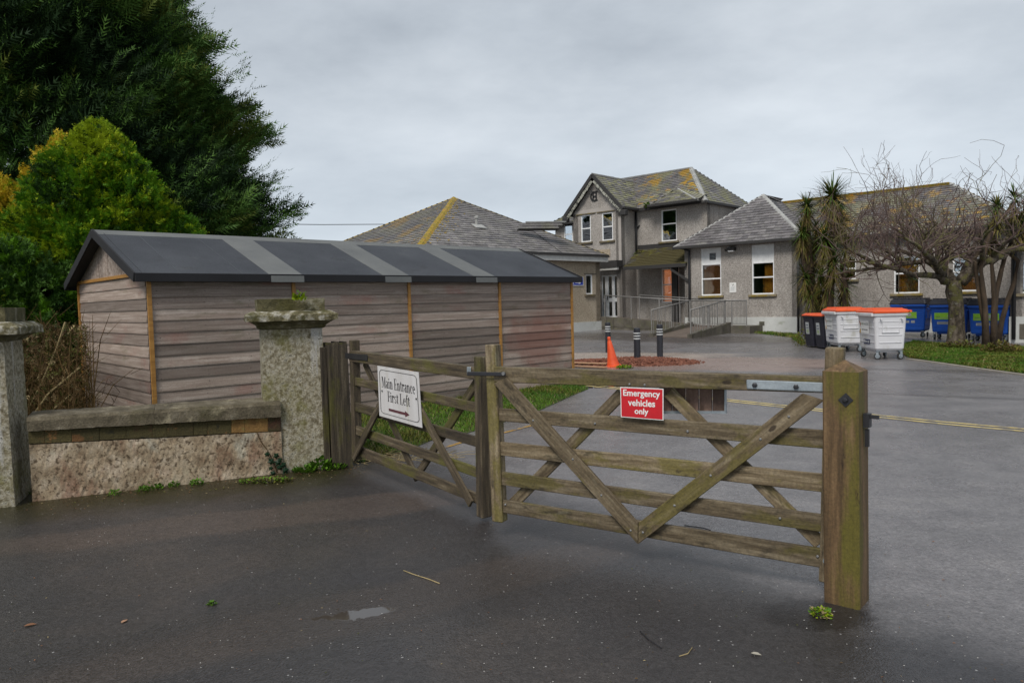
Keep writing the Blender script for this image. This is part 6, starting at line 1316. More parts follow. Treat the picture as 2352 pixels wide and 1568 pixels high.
grass('grass', [tuple(PG(x, y)[:2]) for x, y in ((1722, 760), (1836, 768), (1850, 790), (1840, 792), (1815, 775), (1722, 764))], 2500, .1, [M_grass2, M_grass, M_straw], 'thin mossy weeds along the white plinth', 23, width=.012)
# weeds at the foot of the wall and pillar
r = random.Random(4); WL = ('leftmost green weed at the foot of the low wall', 'second weed from the left at the foot of the low wall', 'largest leafy weed at the foot of the low wall, right of the second one', 'fourth green weed from the left along the low wall foot', 'rightmost small weed at the low wall foot, nearest the ivy', 'small weed at the left front corner of the tall pillar foot', 'big bushy green weed at the right foot of the tall pillar', 'small weed squeezed between tall pillar and dark gate post')
for i, (px, py, rad, n, sz) in enumerate(((262, 1136, .045, 60, .024), (330, 1128, .045, 60, .026), (352, 1122, .08, 90, .032), (400, 1117, .045, 70, .027), (452, 1113, .05, 80, .028), (700, 1082, .1, 200, .045), (735, 1076, .11, 230, .055), (775, 1075, .08, 120, .045))):
    leafy('weed', PZ(px, py), rad, n, .05+.07*(n > 200), [M_weed, M_grass], WL[i], 'plant', 30+i, size=sz, up=.9)['group'] = 'weeds along the wall foot'
leafy('weed', PZ(610, 1105), .26, 420, .018, [M_grass2, M_weed, M_moss], 'flat yellow green moss patch on the tarmac before the tall pillar', 'moss', 40, size=.03, flat_=.4)
leafy('weed', PZ(1885, 1412), .045, 170, .035, [M_weed, M_br_y, M_straw], 'round tuft of bright green clover at the foot of the large post', 'plant', 41, size=.022)
leafy('weed', PZ(487, 1388), .012, 44, .018, [M_weed], 'tiny green tuft growing out of the open tarmac', 'plant', 42, size=.02)
# ivy on the wall end
iv = thing('ivy', 'dark ivy leaves climbing where the low wall meets the pillar', 'ivy', PZ(628, 1085))
for i, (px, py, s_) in enumerate(((613, 1042, .035), (622, 1058, .045), (634, 1045, .04), (638, 1060, .045), (641, 1072, .04), (622, 1074, .03), (626, 1085, .035), (650, 1066, .04), (655, 1078, .045), (652, 1088, .035), (643, 1054, .03))):
    q = PW(px, py, wWall)-yw2*.03; r_ = random.Random(i); a0 = r_.uniform(0, 6.28); V = [q-yw2*.015]
    for k in range(10): rad = .8*s_*(1.1 if k % 2 == 0 else .62); a = a0+k*.628; V.append(q+xw2*rad*math.cos(a)+np.array([0, 0, 1])*rad*math.sin(a)+yw2*r_.uniform(-.006, .012))
    build('leaf', V, [(0, 1+k, 1+(k+1) % 10) for k in range(10)], M_ivy, iv)
for pts in (((505+395, 0),), ): pass
tube('stem', [PW(x, y, wWall)-yw2*.012 for x, y in ((590, 992), (598, 1012), (612, 1030), (622, 1048), (630, 1066), (636, 1085))], .004, M_brush, iv, 5)

# ------------------------------------------------------------------ litter on the driveway
M_leafb = flat('brown_leaf', (.2, .09, .04), .8)
def dead_leaf(px, py, s_, a, label, m=M_leafb, cup=.3):
    q = PZ(px, py); V = []; 
    for k, (x, y) in enumerate(((-1, 0), (-.5, .45), (.2, .5), (1, 0), (.2, -.5), (-.5, -.45))): V.append((q[0]+s_*(x*math.cos(a)-y*math.sin(a)), q[1]+s_*(x*math.sin(a)+y*math.cos(a)), .006+s_*cup*abs(y)))
    V.append((q[0], q[1], .008)); V2 = V+[(v[0], v[1], v[2]-.001) for v in V]; F = [(6, i, (i+1) % 6) for i in range(6)]; F += [tuple(j+7 for j in f[::-1]) for f in F]; tag(build('fallen_leaf', V2, F, m), label, 'leaf')
dead_leaf(70, 1437, .03, .4, 'curled brown leaf lying nearest the bottom left of the driveway'); dead_leaf(286, 1428, .022, 1.3, 'small curled tan leaf on the open driveway', flat('tan_leaf', (.36, .2, .12), .8)); dead_leaf(1737, 1504, .024, -.5, 'grey feather-like scrap lying on the driveway below the gate', flat('grey_scrap', (.36, .33, .27), .8)); dead_leaf(492, 1387, .012, .3, 'pale scrap beside the tiny green tuft', flat('pale_scrap', (.4, .4, .38), .8))
def twig(pts, r_, label, m=M_brush): tag(tube('twig', [PZ(x, y)+np.array([0, 0, r_+.002]) for x, y in pts], r_, m, None, 5), label, 'twig')
twig(((927, 1311), (950, 1320), (985, 1331), (1010, 1341)), .0028, 'thin pale twig on the driveway below the gates', M_straw)
twig(((1572, 1208), (1595, 1211), (1612, 1213), (1632, 1219)), .004, 'short dark twig behind the bottom rail of the gate', M_ink); twig(((1470, 1450), (1490, 1470), (1520, 1490)), .003, 'dark twig lying bent on the driveway below the gate', M_ink); twig(((1560, 1508), (1580, 1502), (1590, 1488)), .0022, 'thin straw stalk on the driveway near the grey scrap', M_straw)
def dry_stems(c, n, rad, label, seed, L_=.25):
    r = random.Random(seed); parts = []
    for i in range(n):
        a = r.uniform(0, 6.28); d = rad*math.sqrt(r.random()); p0 = np.array([c[0]+d*math.cos(a)*1.6, c[1]+d*math.sin(a)*.6, .01]); b = r.uniform(0, 6.28); parts.append(tube_vf([p0, p0+np.array([math.cos(b)*L_*.5, math.sin(b)*L_*.3, r.uniform(.0, .04)]), p0+np.array([math.cos(b+.3)*L_, math.sin(b+.3)*L_*.6, .01])], .003, 3))
    V, F = join(parts); tag(build('dry_grass', V, F, [M_straw], None, 'stuff'), label, 'dry grass')
dry_stems(PZ(900, 1052), 110, .45, 'matted dry stems at the edge of the grass behind the gate', 5)
# needles, stalks and leaf crumbs gathered at the wall foot and blown over the driveway
r = np.random.default_rng(19); V = []; F = []; MI = []
for i in range(900):
    if i < 560: u = r.uniform(0, 1); q = wa+xw2*Lw*1.35*u-yw2*(.02+abs(r.normal(0, .22))); q = np.array([q[0], q[1], 0]); s_ = r.uniform(.004, .013)
    else: q = PZ(r.uniform(0, 2352), r.uniform(1150, 1568)); s_ = r.uniform(.003, .009)
    a = r.uniform(0, 6.28); c, s2 = math.cos(a)*s_, math.sin(a)*s_; k_ = r.uniform(.15, .5); o = len(V)
    V += [(q[0]-c, q[1]-s2, .004), (q[0]+s2*k_, q[1]-c*k_, .006), (q[0]+c, q[1]+s2, .004), (q[0]-s2*k_, q[1]+c*k_, .005+s_*.3)]; F.append((o, o+1, o+2, o+3)); MI.append(int(r.choice(4, p=[.4, .25, .15, .2])))
ol = build('leaf_litter', V, F, [M_brush, M_leafb, M_straw, M_grass2], None, 'stuff'); ol.data.polygons.foreach_set('material_index', MI); tag(ol, 'scattered leaf crumbs and stalks on the driveway and wall foot', 'leaf litter')
# loose chips of stone
r = np.random.default_rng(9); V = []; F = []
for i in range(420):
    px, py = r.uniform(0, 2352), r.uniform(1120, 1568); q = PZ(px, py); s_ = r.uniform(.0015, .0042)
    if q[0]*.774+q[1]*.634 > 3.9 and r.uniform() < .7: continue
    o = len(V); 
    for v in ((1, 0, 0), (-.6, .8, 0), (-.5, -.8, 0), (0, 0, .8)): V.append((q[0]+v[0]*s_, q[1]+v[1]*s_, .003+v[2]*s_))
    F += [(o, o+1, o+3), (o+1, o+2, o+3), (o+2, o, o+3)]
tag(build('stone_chips', V, F, flat('pale_chip', (.5, .48, .45), .7), None, 'stuff'), 'pale stone chips scattered over the driveway', 'stone chips')

# ------------------------------------------------------------------ conifers
def basis(d, r):
    d = d/np.linalg.norm(d, axis=1)[:, None]; u = np.cross(d, r.normal(0, 1, d.shape)); u /= np.linalg.norm(u, axis=1)[:, None]; return d, u, np.cross(d, u)
def fronds(C, D, size, r, leaflets=5, wid=.16, spread=.55, curve=.25):
    """feathery sprays: a midrib of leaflets each side, as thin triangles"""
    n = len(C); D, U, W = basis(D, r); L = (size*r.uniform(.6, 1.35, n))[:, None]; out_v = []; 
    for k in range(leaflets):
        t0 = k/leaflets; t = (k+.7)/leaflets; ll = L*spread*(1-.55*t0)
        b = C+D*L*t0+W*L*curve*t0*t0
        for s_ in (-1, 1):
            tip = b+D*ll*.75+U*ll*s_*.62+W*ll*r.normal(0, .25, (n, 1)); b2__ = b+D*L*wid; out_v.append(np.stack([b, b2__, tip], 1))
    b = C+D*L*.85+W*L*curve*.7; out_v.append(np.stack([b-U*L*.04, b+U*L*.04, b+D*L*.35], 1))
    V = np.stack(out_v, 1); return V.reshape(-1, 3), len(out_v)
def conifer(name, label, base, trunkh, clumps, per, size, mats, choose, dirf, seed, csize, leaf=5, trunk_r=.3, curve=.25, wid=.16, group=None, fan=.42):
    r = np.random.default_rng(seed); t = thing(name, label, 'tree', base, group)
    tube('trunk', [np.array(base)+np.array([0, 0, -.2]), np.array(base)+np.array([.1, 0, trunkh*.5]), np.array(base)+np.array([0, 0, trunkh])], [trunk_r, trunk_r*.7, trunk_r*.15], M_trunk, t, 10)
    C0 = clumps; m = len(C0); cc = np.repeat(C0, per, 0); mi = np.repeat(choose(C0, r), per); dd = np.repeat(dirf(C0, r), per, 0)
    n = len(cc); along = r.uniform(0, 1, n)[:, None]; C_ = cc+dd*csize*along+r.normal(0, 1, (n, 3))*csize*.24*(1.15-along); D_ = dd+r.normal(0, fan, (n, 3)); V, k = fronds(C_, D_, size, r, leaf, wid, curve=curve)
    T = np.arange(len(V)).reshape(-1, 3); flip = r.uniform(0, 1, n) < .12; mi = np.where(flip, (mi+1) % len(mats), mi); big('crown', V, T, mats, t, None, np.repeat(mi, k), org=np.array(base))
    return t
# great dark cypress
Yt = 25.0; Xc = -18.6; r = np.random.default_rng(2)
prof = [(0.5, 5.0), (1.5, 8.6), (3., 9.1), (4.5, 9.3), (6.2, 8.4), (7.8, 7.9), (9.6, 7.2), (11.2, 6.2), (12.8, 5.2), (14.5, 3.8), (16.5, 1.9), (17.5, .3)]
zz_ = np.array([p_[0] for p_ in prof]); rr_ = np.array([p_[1] for p_ in prof])
m = 8200; z = r.uniform(1.0, 17.2, m); th = r.uniform(0, 2*math.pi, m); lump = 1+.07*np.sin(th*5+z*.9)+.06*np.sin(th*9-z*1.7)+.05*np.sin(z*2.6+th*3); R_ = np.interp(z, zz_, rr_)*lump; fr = np.where(r.uniform(0, 1, m) < .66, r.uniform(.84, .99, m), r.uniform(.35, .84, m))
C0 = np.stack([Xc+R_*fr*np.cos(th), Yt+R_*fr*np.sin(th)*.8, z], 1); back = C0[:, 1] > Yt+2.5; keep = ~(back & (r.uniform(0, 1, m) < .55)); C0 = C0[keep]
holes = (np.sin(C0[:, 0]*1.3+C0[:, 2]*.9)*np.sin(C0[:, 2]*1.7-C0[:, 0]*.6) > .66) & (C0[:, 2] < 9); C0 = C0[~holes]
def dd_(C, r): d = np.stack([(C[:, 0]-Xc), (C[:, 1]-Yt), np.full(len(C), 3.6)], 1); d /= np.linalg.norm(d, axis=1)[:, None]; d += np.array([.45, 0, .25])+r.normal(0, .2, d.shape); return d/np.linalg.norm(d, axis=1)[:, None]
def ch_(C, r): q = np.sin(C[:, 0]*.9+C[:, 2]*.5)+np.sin(C[:, 2]*1.3-C[:, 0]*.7+C[:, 1]*.4)*.8+r.normal(0, .55, len(C)); return np.where(q > 1.2, 2, np.where(q > -.15, 1, 0))
cy = conifer('cypress_tree', 'huge dark evergreen cypress rising behind the shed and filling the upper left', (Xc, Yt, 0), 15, C0, 20, .58, [M_con_d, M_con_m, M_con_y], ch_, dd_, 3, 1.35, 6, .7, wid=.085, fan=.2)
parts = []
r2 = random.Random(8)
for i in range(46):   # limbs
    z = r2.uniform(1.5, 14); a = r2.uniform(0, 6.28); R1 = float(np.interp(z+1, zz_, rr_))*.85; p0 = np.array([Xc, Yt, z]); p1 = p0+np.array([math.cos(a)*R1*.5, math.sin(a)*R1*.4, .6]); p2 = p0+np.array([math.cos(a)*R1, math.sin(a)*R1*.8, 1.9]); parts.append(tube_vf([p0, p1, p2], [.16, .09, .02], 5))
V, F = join(parts); build('limbs', V, F, M_trunk, cy)
# long feathery leaders standing out of the outline
r = np.random.default_rng(14); m = 520; z = r.uniform(2.5, 15, m); th = r.uniform(-2.6, .9, m); R_ = np.interp(z, zz_, rr_)*(1.0+.05*np.sin(th*5+z*.9)); C1 = np.stack([Xc+R_*np.cos(th), Yt+R_*np.sin(th)*.8, z], 1); D1 = dd_(C1, r); D1[:, 2] += .4; D1[:, 0] += .15
Cs = []; Ds = []
for k in range(7): Cs.append(C1+D1*(.1+.24*k)); q = D1+r.normal(0, .35, D1.shape); Ds.append(q)
V, k = fronds(np.concatenate(Cs), np.concatenate(Ds), .42, r, 6, .07, spread=.34); big('leading_sprays', V, np.arange(len(V)).reshape(-1, 3), [M_con_m], cy, None, org=(Xc, Yt, 0))
# bright green conifer
def dome(cx, cy_, z0, z1, R, m, r, inner=.3, sharp=1.6, lo=.5):
    z = r.uniform(0, 1, m); th = r.uniform(0, 2*math.pi, m); rad = R*np.where(z < .45, lo+(1-lo)*(z/.45)**.6, np.sqrt(np.maximum(0, 1-((z-.45)/.55)**sharp)))*(1+.09*np.sin(th*4+z*9)+.08*np.sin(th*7-z*13)); f = np.where(r.uniform(0, 1, m) < .75, r.uniform(.86, 1, m), r.uniform(.2, .86, m)); return np.stack([cx+rad*f*np.cos(th), cy_+rad*f*np.sin(th), z0+(z1-z0)*z], 1)
def rad_dir(cx, cy_, up): 
    def f(C, r): d = np.stack([C[:, 0]-cx, C[:, 1]-cy_, np.full(len(C), up)], 1); d /= np.linalg.norm(d, axis=1)[:, None]; d += r.normal(0, .35, d.shape); return d/np.linalg.norm(d, axis=1)[:, None]
    return f
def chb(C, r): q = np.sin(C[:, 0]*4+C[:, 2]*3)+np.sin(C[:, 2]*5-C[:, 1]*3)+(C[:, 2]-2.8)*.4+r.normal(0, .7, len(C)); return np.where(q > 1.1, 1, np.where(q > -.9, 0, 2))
def prof_cone(cx, cy_, pr, m, r, amp=.1):
    zs = np.array([q[0] for q in pr]); rs = np.array([q[1] for q in pr]); z = zs[0]+(zs[-1]-zs[0])*r.uniform(0, 1, m)**.9; th = r.uniform(0, 2*math.pi, m); lump = 1+amp*np.sin(th*3+z*2.3)+amp*.9*np.sin(th*5-z*4.1)+amp*.7*np.sin(th*9+z*7); f = np.where(r.uniform(0, 1, m) < .78, r.uniform(.84, 1, m), r.uniform(.2, .84, m)); R_ = np.interp(z, zs, rs)*lump*f
    return np.stack([cx+R_*np.cos(th), cy_+R_*np.sin(th), z], 1)
r = np.random.default_rng(5); X2, Y2 = -7.75, 13.9
C2 = prof_cone(X2, Y2, [(.3, 1.2), (1.5, 1.42), (2.6, 1.42), (3.2, 1.25), (3.9, .88), (4.4, .56), (4.75, .28), (4.95, .05)], 2900, r, amp=.17)
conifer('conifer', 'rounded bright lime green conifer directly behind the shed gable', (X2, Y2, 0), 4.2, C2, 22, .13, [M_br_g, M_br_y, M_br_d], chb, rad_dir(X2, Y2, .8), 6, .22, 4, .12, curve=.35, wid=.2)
r = np.random.default_rng(15); X3, Y3 = -10.6, 15.2; C3 = np.concatenate([prof_cone(X3, Y3, [(.3, 1.3), (2., 1.5), (3., 1.2), (3.8, .6), (4.2, .1)], 1300, r), prof_cone(X3+1.1, Y3+.3, [(1.5, .9), (3.5, .85), (4.6, .5), (5.15, .1)], 600, r)])
conifer('conifer', 'golden yellow conifer behind the bright green one at the left edge', (X3, Y3, 0), 4.2, C3, 22, .14, [M_gold, M_br_y, M_gold], lambda C, r: np.where(r.uniform(0, 1, len(C)) > .8, 1, 0), rad_dir(X3, Y3, .8), 16, .25, 4, .12, curve=.35, wid=.2)
# lower greenery of the same hedge at the left, and brown undergrowth
r = np.random.default_rng(25); X4, Y4 = -8.3, 12.0; C4 = dome(X4, Y4, .2, 2.6, 1.15, 900, r, sharp=1.6, lo=.95)
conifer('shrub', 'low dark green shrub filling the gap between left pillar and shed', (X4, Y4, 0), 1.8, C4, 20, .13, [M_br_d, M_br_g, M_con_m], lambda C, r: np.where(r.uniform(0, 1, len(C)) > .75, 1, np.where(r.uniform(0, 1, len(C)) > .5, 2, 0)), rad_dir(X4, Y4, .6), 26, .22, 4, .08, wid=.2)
r = random.Random(12); parts = []; parts2 = []
for i in range(330):
    px = r.uniform(-120, 215); Y = r.uniform(8.2, 11.3); b = P(px, 900, Y); b[2] = 0; 
    if np.dot(b-SL, xs1) > -.3 and np.dot(b-SL, ys1) > -.1: continue
    h = r.uniform(.6, 1.75)*(1 if r.random() < .6 else .6); a = r.uniform(0, 6.28); l_ = r.uniform(0, .45); p = [b, b+np.array([math.cos(a)*l_*.3, math.sin(a)*l_*.3, h*.4]), b+np.array([math.cos(a)*l_*.8, math.sin(a)*l_*.8, h*.8]), b+np.array([math.cos(a)*l_*1.4, math.sin(a)*l_*1.2, h])]
    lim = np.dot(p[-1]-SL, xs1); 
    if lim > -.25 and np.dot(p[-1]-SL, ys1) > -.1: continue
    parts.append(tube_vf(p, [.009, .007, .005, .002], 4)); 
    for k in range(r.randint(2, 6)):
        t_ = r.uniform(.3, .95); q = p[0]+(p[3]-p[0])*t_; a = r.uniform(0, 6.28); q2 = q+np.array([math.cos(a)*.18, math.sin(a)*.18, r.uniform(.05, .25)]); parts.append(tube_vf([q, q2], [.004, .0015], 3))
V, F = join(parts); tk = tag(build('undergrowth', V, F, M_brush, None, 'stuff'), 'tangle of bare brown stems between left pillar and shed', 'undergrowth')
r = np.random.default_rng(33); n = 5500; px = r.uniform(-120, 200, n); Y = r.uniform(8.3, 11.5, n); X = (px-CX)/FPX*Y*1.0; z = r.uniform(.02, 1.45, n)**1.0; C5 = np.stack([X, Y, z], 1); rel = C5-SL[None]; k_ = ~((rel@xs1 > -.12) & (rel@ys1 > -.15)); C5 = C5[k_]; V, k = fronds(C5, r.normal(0, 1, C5.shape)+np.array([0, 0, .8]), .085, r, 3, .2); n5 = len(C5)
tag(big('undergrowth', V, np.arange(len(V)).reshape(-1, 3), [M_brush_g, M_brush, M_straw], None, 'stuff', np.repeat(r.choice(3, n5, p=[.35, .58, .07]), k)), 'small olive and brown leaves among the bare stems beside the shed', 'undergrowth')
for i, pts in enumerate((((75, 955), (110, 905), (150, 872), (182, 845)), ((105, 955), (140, 925), (165, 905)), ((60, 950), (95, 880), (130, 800), (150, 740)))):
    tag(tube('fallen_branch', [P(x, y, 8.6+.2*i) for x, y in pts], .012, M_straw, None, 6), ('pale dead branch leaning up beside the shed corner', 'short pale dead branch behind the wall coping', 'long thin dead branch rising through the stems')[i], 'branch')

# ------------------------------------------------------------------ bare spreading tree
def cb(x, y): return ((3400+x/3.1365)/1.7415, (950+y/3.1365)/1.7415)
Y0 = 21.6; tb = PG(2196, 791); Y0 = tb[1]
bt = thing('bare_tree', 'old leafless spreading tree with mossy limbs standing on the verge', 'tree', tb)
tr = [(2196, 800, 0), (2196, 780, 0), (2197, 740, 0), (2196, 700, 0), (2190, 668, 0), (2192, 645, 0)]
rad = [.34, .25, .215, .205, .23, .2]
TP = [P(x, y, Y0+d) for x, y, d in tr]; TP[0][2] = -.1; V, F = tube_vf(TP, rad, 14); o = build('trunk', V, F, M_bark, bt, smooth=True)
rt_ = random.Random(21); LV = []; TV = []
limbs = [
 ([(1195, 560, 0), (1160, 470, 0), (1150, 390, -.1), (1080, 335, -.2), (920, 300, -.4), (700, 320, -.6), (350, 375, -.8), (0, 425, -.9), (-200, 455, -.8)], .15, .02),
 ([(1200, 560, -.1), (1150, 500, -.3), (1090, 482, -.5), (800, 462, -.9), (660, 420, -1.1), (500, 390, -1.3), (350, 330, -1.5), (200, 300, -1.6), (-100, 330, -1.8)], .13, .015),
 ([(1150, 400, 0), (1080, 330, .2), (980, 250, .5), (800, 210, .8), (620, 170, 1.0), (500, 230, 1.2), (380, 310, 1.3), (150, 280, 1.4)], .12, .015),
 ([(1380, 560, 0), (1480, 470, -.1), (1600, 350, -.3), (1780, 260, -.4), (2000, 170, -.5), (2250, 110, -.7), (2500, 90, -.9), (2750, 40, -1)], .2, .03),
 ([(1300, 560, 0), (1260, 470, .3), (1180, 400, .4), (1200, 300, .4), (1300, 250, .5), (1250, 120, .6), (1150, 0, .8), (1100, -120, .9)], .14, .02),
 ([(1350, 560, .1), (1420, 440, .4), (1500, 300, .7), (1520, 150, .9), (1600, 0, 1.1), (1700, -120, 1.3)], .14, .02),
 ([(1480, 470, 0), (1560, 380, .5), (1700, 300, 1.0), (1900, 100, 1.4), (2050, -80, 1.7), (2200, -200, 1.9)], .12, .02),
 ([(1180, 480, -.2), (1100, 380, -.9), (1000, 250, -1.4), (860, 120, -1.8), (700, 0, -2.1), (560, -120, -2.3)], .12, .015),
 ([(1080, 335, 0), (950, 200, .6), (820, 60, 1.2), (760, -60, 1.6), (600, -200, 2.0)], .1, .015),
 ([(700, 320, -.6), (520, 200, -.4), (330, 60, -.2), (150, -40, 0), (50, -160, .2)], .08, .012),
 ([(350, 375, -.8), (180, 250, -1.1), (20, 150, -1.3), (-160, 60, -1.4), (-250, 20, -1.5)], .06, .01),
 ([(1800, 250, -.4), (1900, 120, -1), (2060, 0, -1.4), (2250, -100, -1.8)], .09, .012),
 ([(1620, 340, -.3), (1680, 200, -1.0), (1660, 60, -1.5), (1760, -100, -1.9), (1900, -200, -2.2)], .09, .012)]
def grow(p, d, L_, r_, lev):
    n = 4 if lev < 3 else 3; pts = [p]; q = p.copy(); dd2 = d/np.linalg.norm(d)
    for i in range(n): dd2 = dd2+np.array([rt_.gauss(0, .24), rt_.gauss(0, .24), rt_.gauss(.06, .2)]); dd2 /= np.linalg.norm(dd2); q = q+dd2*L_/n; pts.append(q.copy())
    if pts[-1][2] > 5.75-abs(pts[-1][0]-tb[0])*.1: 
        for k in range(1, len(pts)): pts[k][2] = min(pts[k][2], 5.5+rt_.uniform(-.2, .35))
    TV.append(tube_vf(pts, [r_, r_*.9, r_*.78, r_*.65, r_*.5][:n+1], 4 if lev > 1 else 5))
    if lev < 4:
        for k in range(1, n+1):
            for _ in range(1 if rt_.random() < (.68, .62, .52, .4)[min(lev, 3)] else 0):
                s_ = np.cross(dd2, np.array([rt_.gauss(0, 1), rt_.gauss(0, 1), rt_.gauss(0, 1)])); s_ /= (np.linalg.norm(s_)+1e-6); nd = dd2*.7+s_*.8+np.array([0, 0, .2]); grow(pts[k], nd, L_*rt_.uniform(.5, .8), max(.0048, r_*.6), lev+1)
for pts, r0_, r1__ in limbs:
    PP = [P(*cb(x, y), Y0+d) for x, y, d in pts]; nn = len(PP); sm = []
    for i in range(nn-1):
        for k in range(3): t_ = k/3; sm.append(PP[i]*(1-t_)+PP[i+1]*t_+np.array([rt_.gauss(0, .02), rt_.gauss(0, .02), rt_.gauss(0, .025)]))
    sm.append(PP[-1]); rad = [.8*r0_*(1-i/(len(sm)-1))**.85+r1__*.8 for i in range(len(sm))]; V, F = tube_vf(sm, rad, 9); build('limb', V, F, M_bark, bt, smooth=True)
    for i in range(3, len(sm)):
        for _ in range(3 if rad[i] < .09 else 2):
            if rt_.random() < (.3 if i < len(sm)*.8 else .22):
                d_ = sm[i]-sm[i-1]; s_ = np.array([rt_.gauss(0, 1), rt_.gauss(0, 1), abs(rt_.gauss(.6, .8))]); d_ = d_/np.linalg.norm(d_)*.5+s_/np.linalg.norm(s_); grow(sm[i], d_, rt_.uniform(.9, 1.6), max(.016, rad[i]*.35), 1)
V, F = join(TV); print('twig faces', len(F)); build('twigs', V, F, M_twig, bt)

# ------------------------------------------------------------------ palms (cordylines)
def strap_leaves(C, D, L, W, r, droop=.4, seg=4):
    n = len(C); D = D/np.linalg.norm(D, axis=1)[:, None]; S_ = np.cross(D, np.array([0, 0, 1.])+r.normal(0, .1, (n, 3))); S_ /= np.linalg.norm(S_, axis=1)[:, None]; V = []
    for k in range(seg+1):
        t = k/seg; c = C+D*(L*t)[:, None]; c[:, 2] -= droop*L*t*t; w_ = W*(1-t**1.5)*(.6+.4*min(1, t*4))+.001; V.append(c-S_*w_); V.append(c+S_*w_)
    V = np.stack(V, 1).reshape(-1, 3); b = np.arange(n)[:, None]*(2*(seg+1)); T = np.concatenate([np.concatenate([b+2*k, b+2*k+1, b+2*k+3, b+2*k+2], 1) for k in range(seg)]); return V, T
def head(t, c, R, n, seed, skirt=True, ms=None):
    r = np.random.default_rng(seed); a = r.uniform(0, 6.28, n); el = np.arcsin(r.uniform(-.55, 1, n)); D = np.stack([np.cos(a)*np.cos(el), np.sin(a)*np.cos(el), np.sin(el)], 1); C = np.asarray(c)[None]+D*.05+np.stack([np.zeros(n), np.zeros(n), r.uniform(-.2, .1, n)], 1)
    V, T = strap_leaves(C, D, R*r.uniform(.75, 1.15, n), .021, r, .2); mi = np.tile(np.where(r.uniform(0, 1, n) < .3, 1, 0), 4); big('leaf_head', V, T, [M_palm, M_palm2], t, None, mi, org=c)
    if skirt:
        n2 = n; a = r.uniform(0, 6.28, n2); D = np.stack([np.cos(a)*.75, np.sin(a)*.75, r.uniform(-1.4, -.2, n2)], 1); C = np.asarray(c)[None]+np.stack([np.cos(a)*.07, np.sin(a)*.07, r.uniform(-.7, -.1, n2)], 1)
        V, T = strap_leaves(C, D, R*r.uniform(.4, .8, n2), .018, r, .4); big('dead_leaf_skirt', V, T, [M_palm_b, M_palm2], t, None, np.tile(np.where(r.uniform(0, 1, n2) < .75, 1, 0), 4), org=c)
def cordyline(label, Y, trunks, heads, seed, group='cordyline palms by the wing', r_=.12):
    b0 = P(trunks[0][0][0], trunks[0][0][1], Y); b0[2] = float(gz(b0[0], b0[1])); t = thing('cordyline_palm', label, 'tree', b0, group)
    for tr_ in trunks:
        pts = [P(x, y, Y+(tr_[2] if len(tr_) > 2 and not isinstance(tr_[2], tuple) else 0)) for x, y in tr_ if True]; pts[0][2] = float(gz(*pts[0][:2]))-.05; tube('trunk', pts, [r_]*(len(pts)-1)+[r_*.7], M_trunk, t, 8)
    for i, (x, y, R, n, dy) in enumerate(heads): head(t, P(x, y, Y+dy), R, int(n*1.5), seed+i)
cordyline('tall shaggy cordyline palm topped by one big spiky head above the roof ridge', 25.6, [[(1905, 780), (1908, 640), (1912, 520), (1912, 462)], [(1935, 780), (1940, 660), (1935, 600)]],
          [(1912, 448, 1.0, 190, 0), (1928, 500, .7, 110, .2), (1895, 545, .75, 110, -.2), (1945, 560, .65, 90, .3), (1915, 600, .7, 90, -.3), (1938, 650, .6, 90, .1), (1900, 660, .6, 90, .2)], 60)
cordyline('shorter cordyline palm with two spiky heads at the corner of the front block', 26.2, [[(1872, 780), (1866, 660), (1855, 540), (1853, 480)], [(1886, 780), (1880, 690), (1848, 600), (1842, 545)]],
          [(1853, 472, .6, 110, 0), (1843, 535, .62, 120, 0), (1862, 580, .6, 110, .2), (1875, 520, .45, 70, .3), (1848, 630, .6, 90, .1), (1885, 625, .6, 90, -.2), (1862, 672, .6, 100, .1), (1898, 690, .5, 80, 0)], 80)
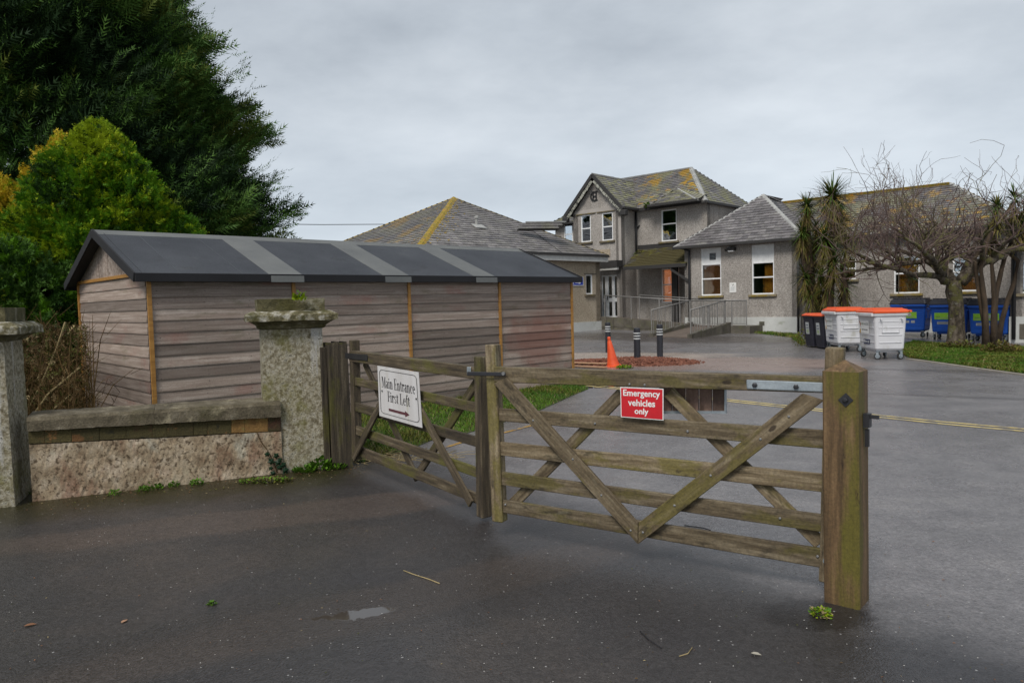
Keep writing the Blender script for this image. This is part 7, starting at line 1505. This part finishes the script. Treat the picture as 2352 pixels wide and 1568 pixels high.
stems = [[(1640, 390), (1660, 560), (1690, 800), (1705, 1060), (1712, 1290)], [(1560, 260), (1600, 560), (1640, 820), (1690, 1100), (1700, 1300)], [(1770, 270), (1795, 500), (1810, 760), (1800, 1050), (1800, 1320)], [(1940, 250), (1890, 450), (1835, 700), (1815, 1000), (1810, 1310)], [(2110, 290), (2060, 560), (1980, 780), (1900, 1060), (1850, 1320)]]
Yc = PG(2268, 792)[1]; bq = PG(2268, 792); ct = thing('multi_stemmed_palm', 'clump of thin leaning brown stems with shaggy heads right of the bare tree', 'tree', bq)
hd = [(2290, 475, .4), (2330, 450, .45), (2345, 510, .45), (2362, 470, .45), (2275, 530, .35)]
for i, s_ in enumerate(stems):
    pts = [P(*cb(x, y), Yc+.15*(i-2)) for x, y in s_][::-1]; pts[0][2] = 0; top = P(hd[i % len(hd)][0], hd[i % len(hd)][1]+15, Yc+.15*(i-2)); pts.append((pts[-1]+top)/2+np.array([0, .05, 0])); pts.append(top); tube('stem', pts, [.1, .075, .07, .065, .06, .055, .05], M_trunk, ct, 8)
for i, (x, y, R) in enumerate(hd): head(ct, P(x, y, Yc+.15*((i % 5)-2)), R, 90, 100+i)
leafy('shrub', PG(2300, 812), .45, 700, .32, [M_grass2, M_palm2, M_palm_b], 'low yellowish clump at the foot of the thin stems', 'plant', 71, size=.07, up=1.3)
leafy('shrub', PG(2210, 800), .55, 500, .22, [M_grass2, M_palm2, M_brush], 'low weedy growth around the base of the bare tree', 'plant', 72, size=.06, up=1.3)
leafy('shrub', PG(1845, 795), .3, 260, .5, [M_grass2, M_palm2], 'yellow green weed against the corner beside the black bins', 'plant', 73, size=.07, up=1.2)
# overhead wire
wA, wB = P(560, 514, 34), P(905, 515, 38); tag(tube('overhead_wire', [wA+(wA-wB)*1.5, wA, (wA+wB)/2-np.array([0, 0, .03]), wB], .018, M_black, None, 5), 'thin black wire crossing the sky between cypress and bungalow roof', 'wire')
print('objects', len(bpy.data.objects), 'tris', sum(sum(len(p.vertices)-2 for p in me.polygons) if len(me.polygons) < 200000 else len(me.polygons) for me in bpy.data.meshes))
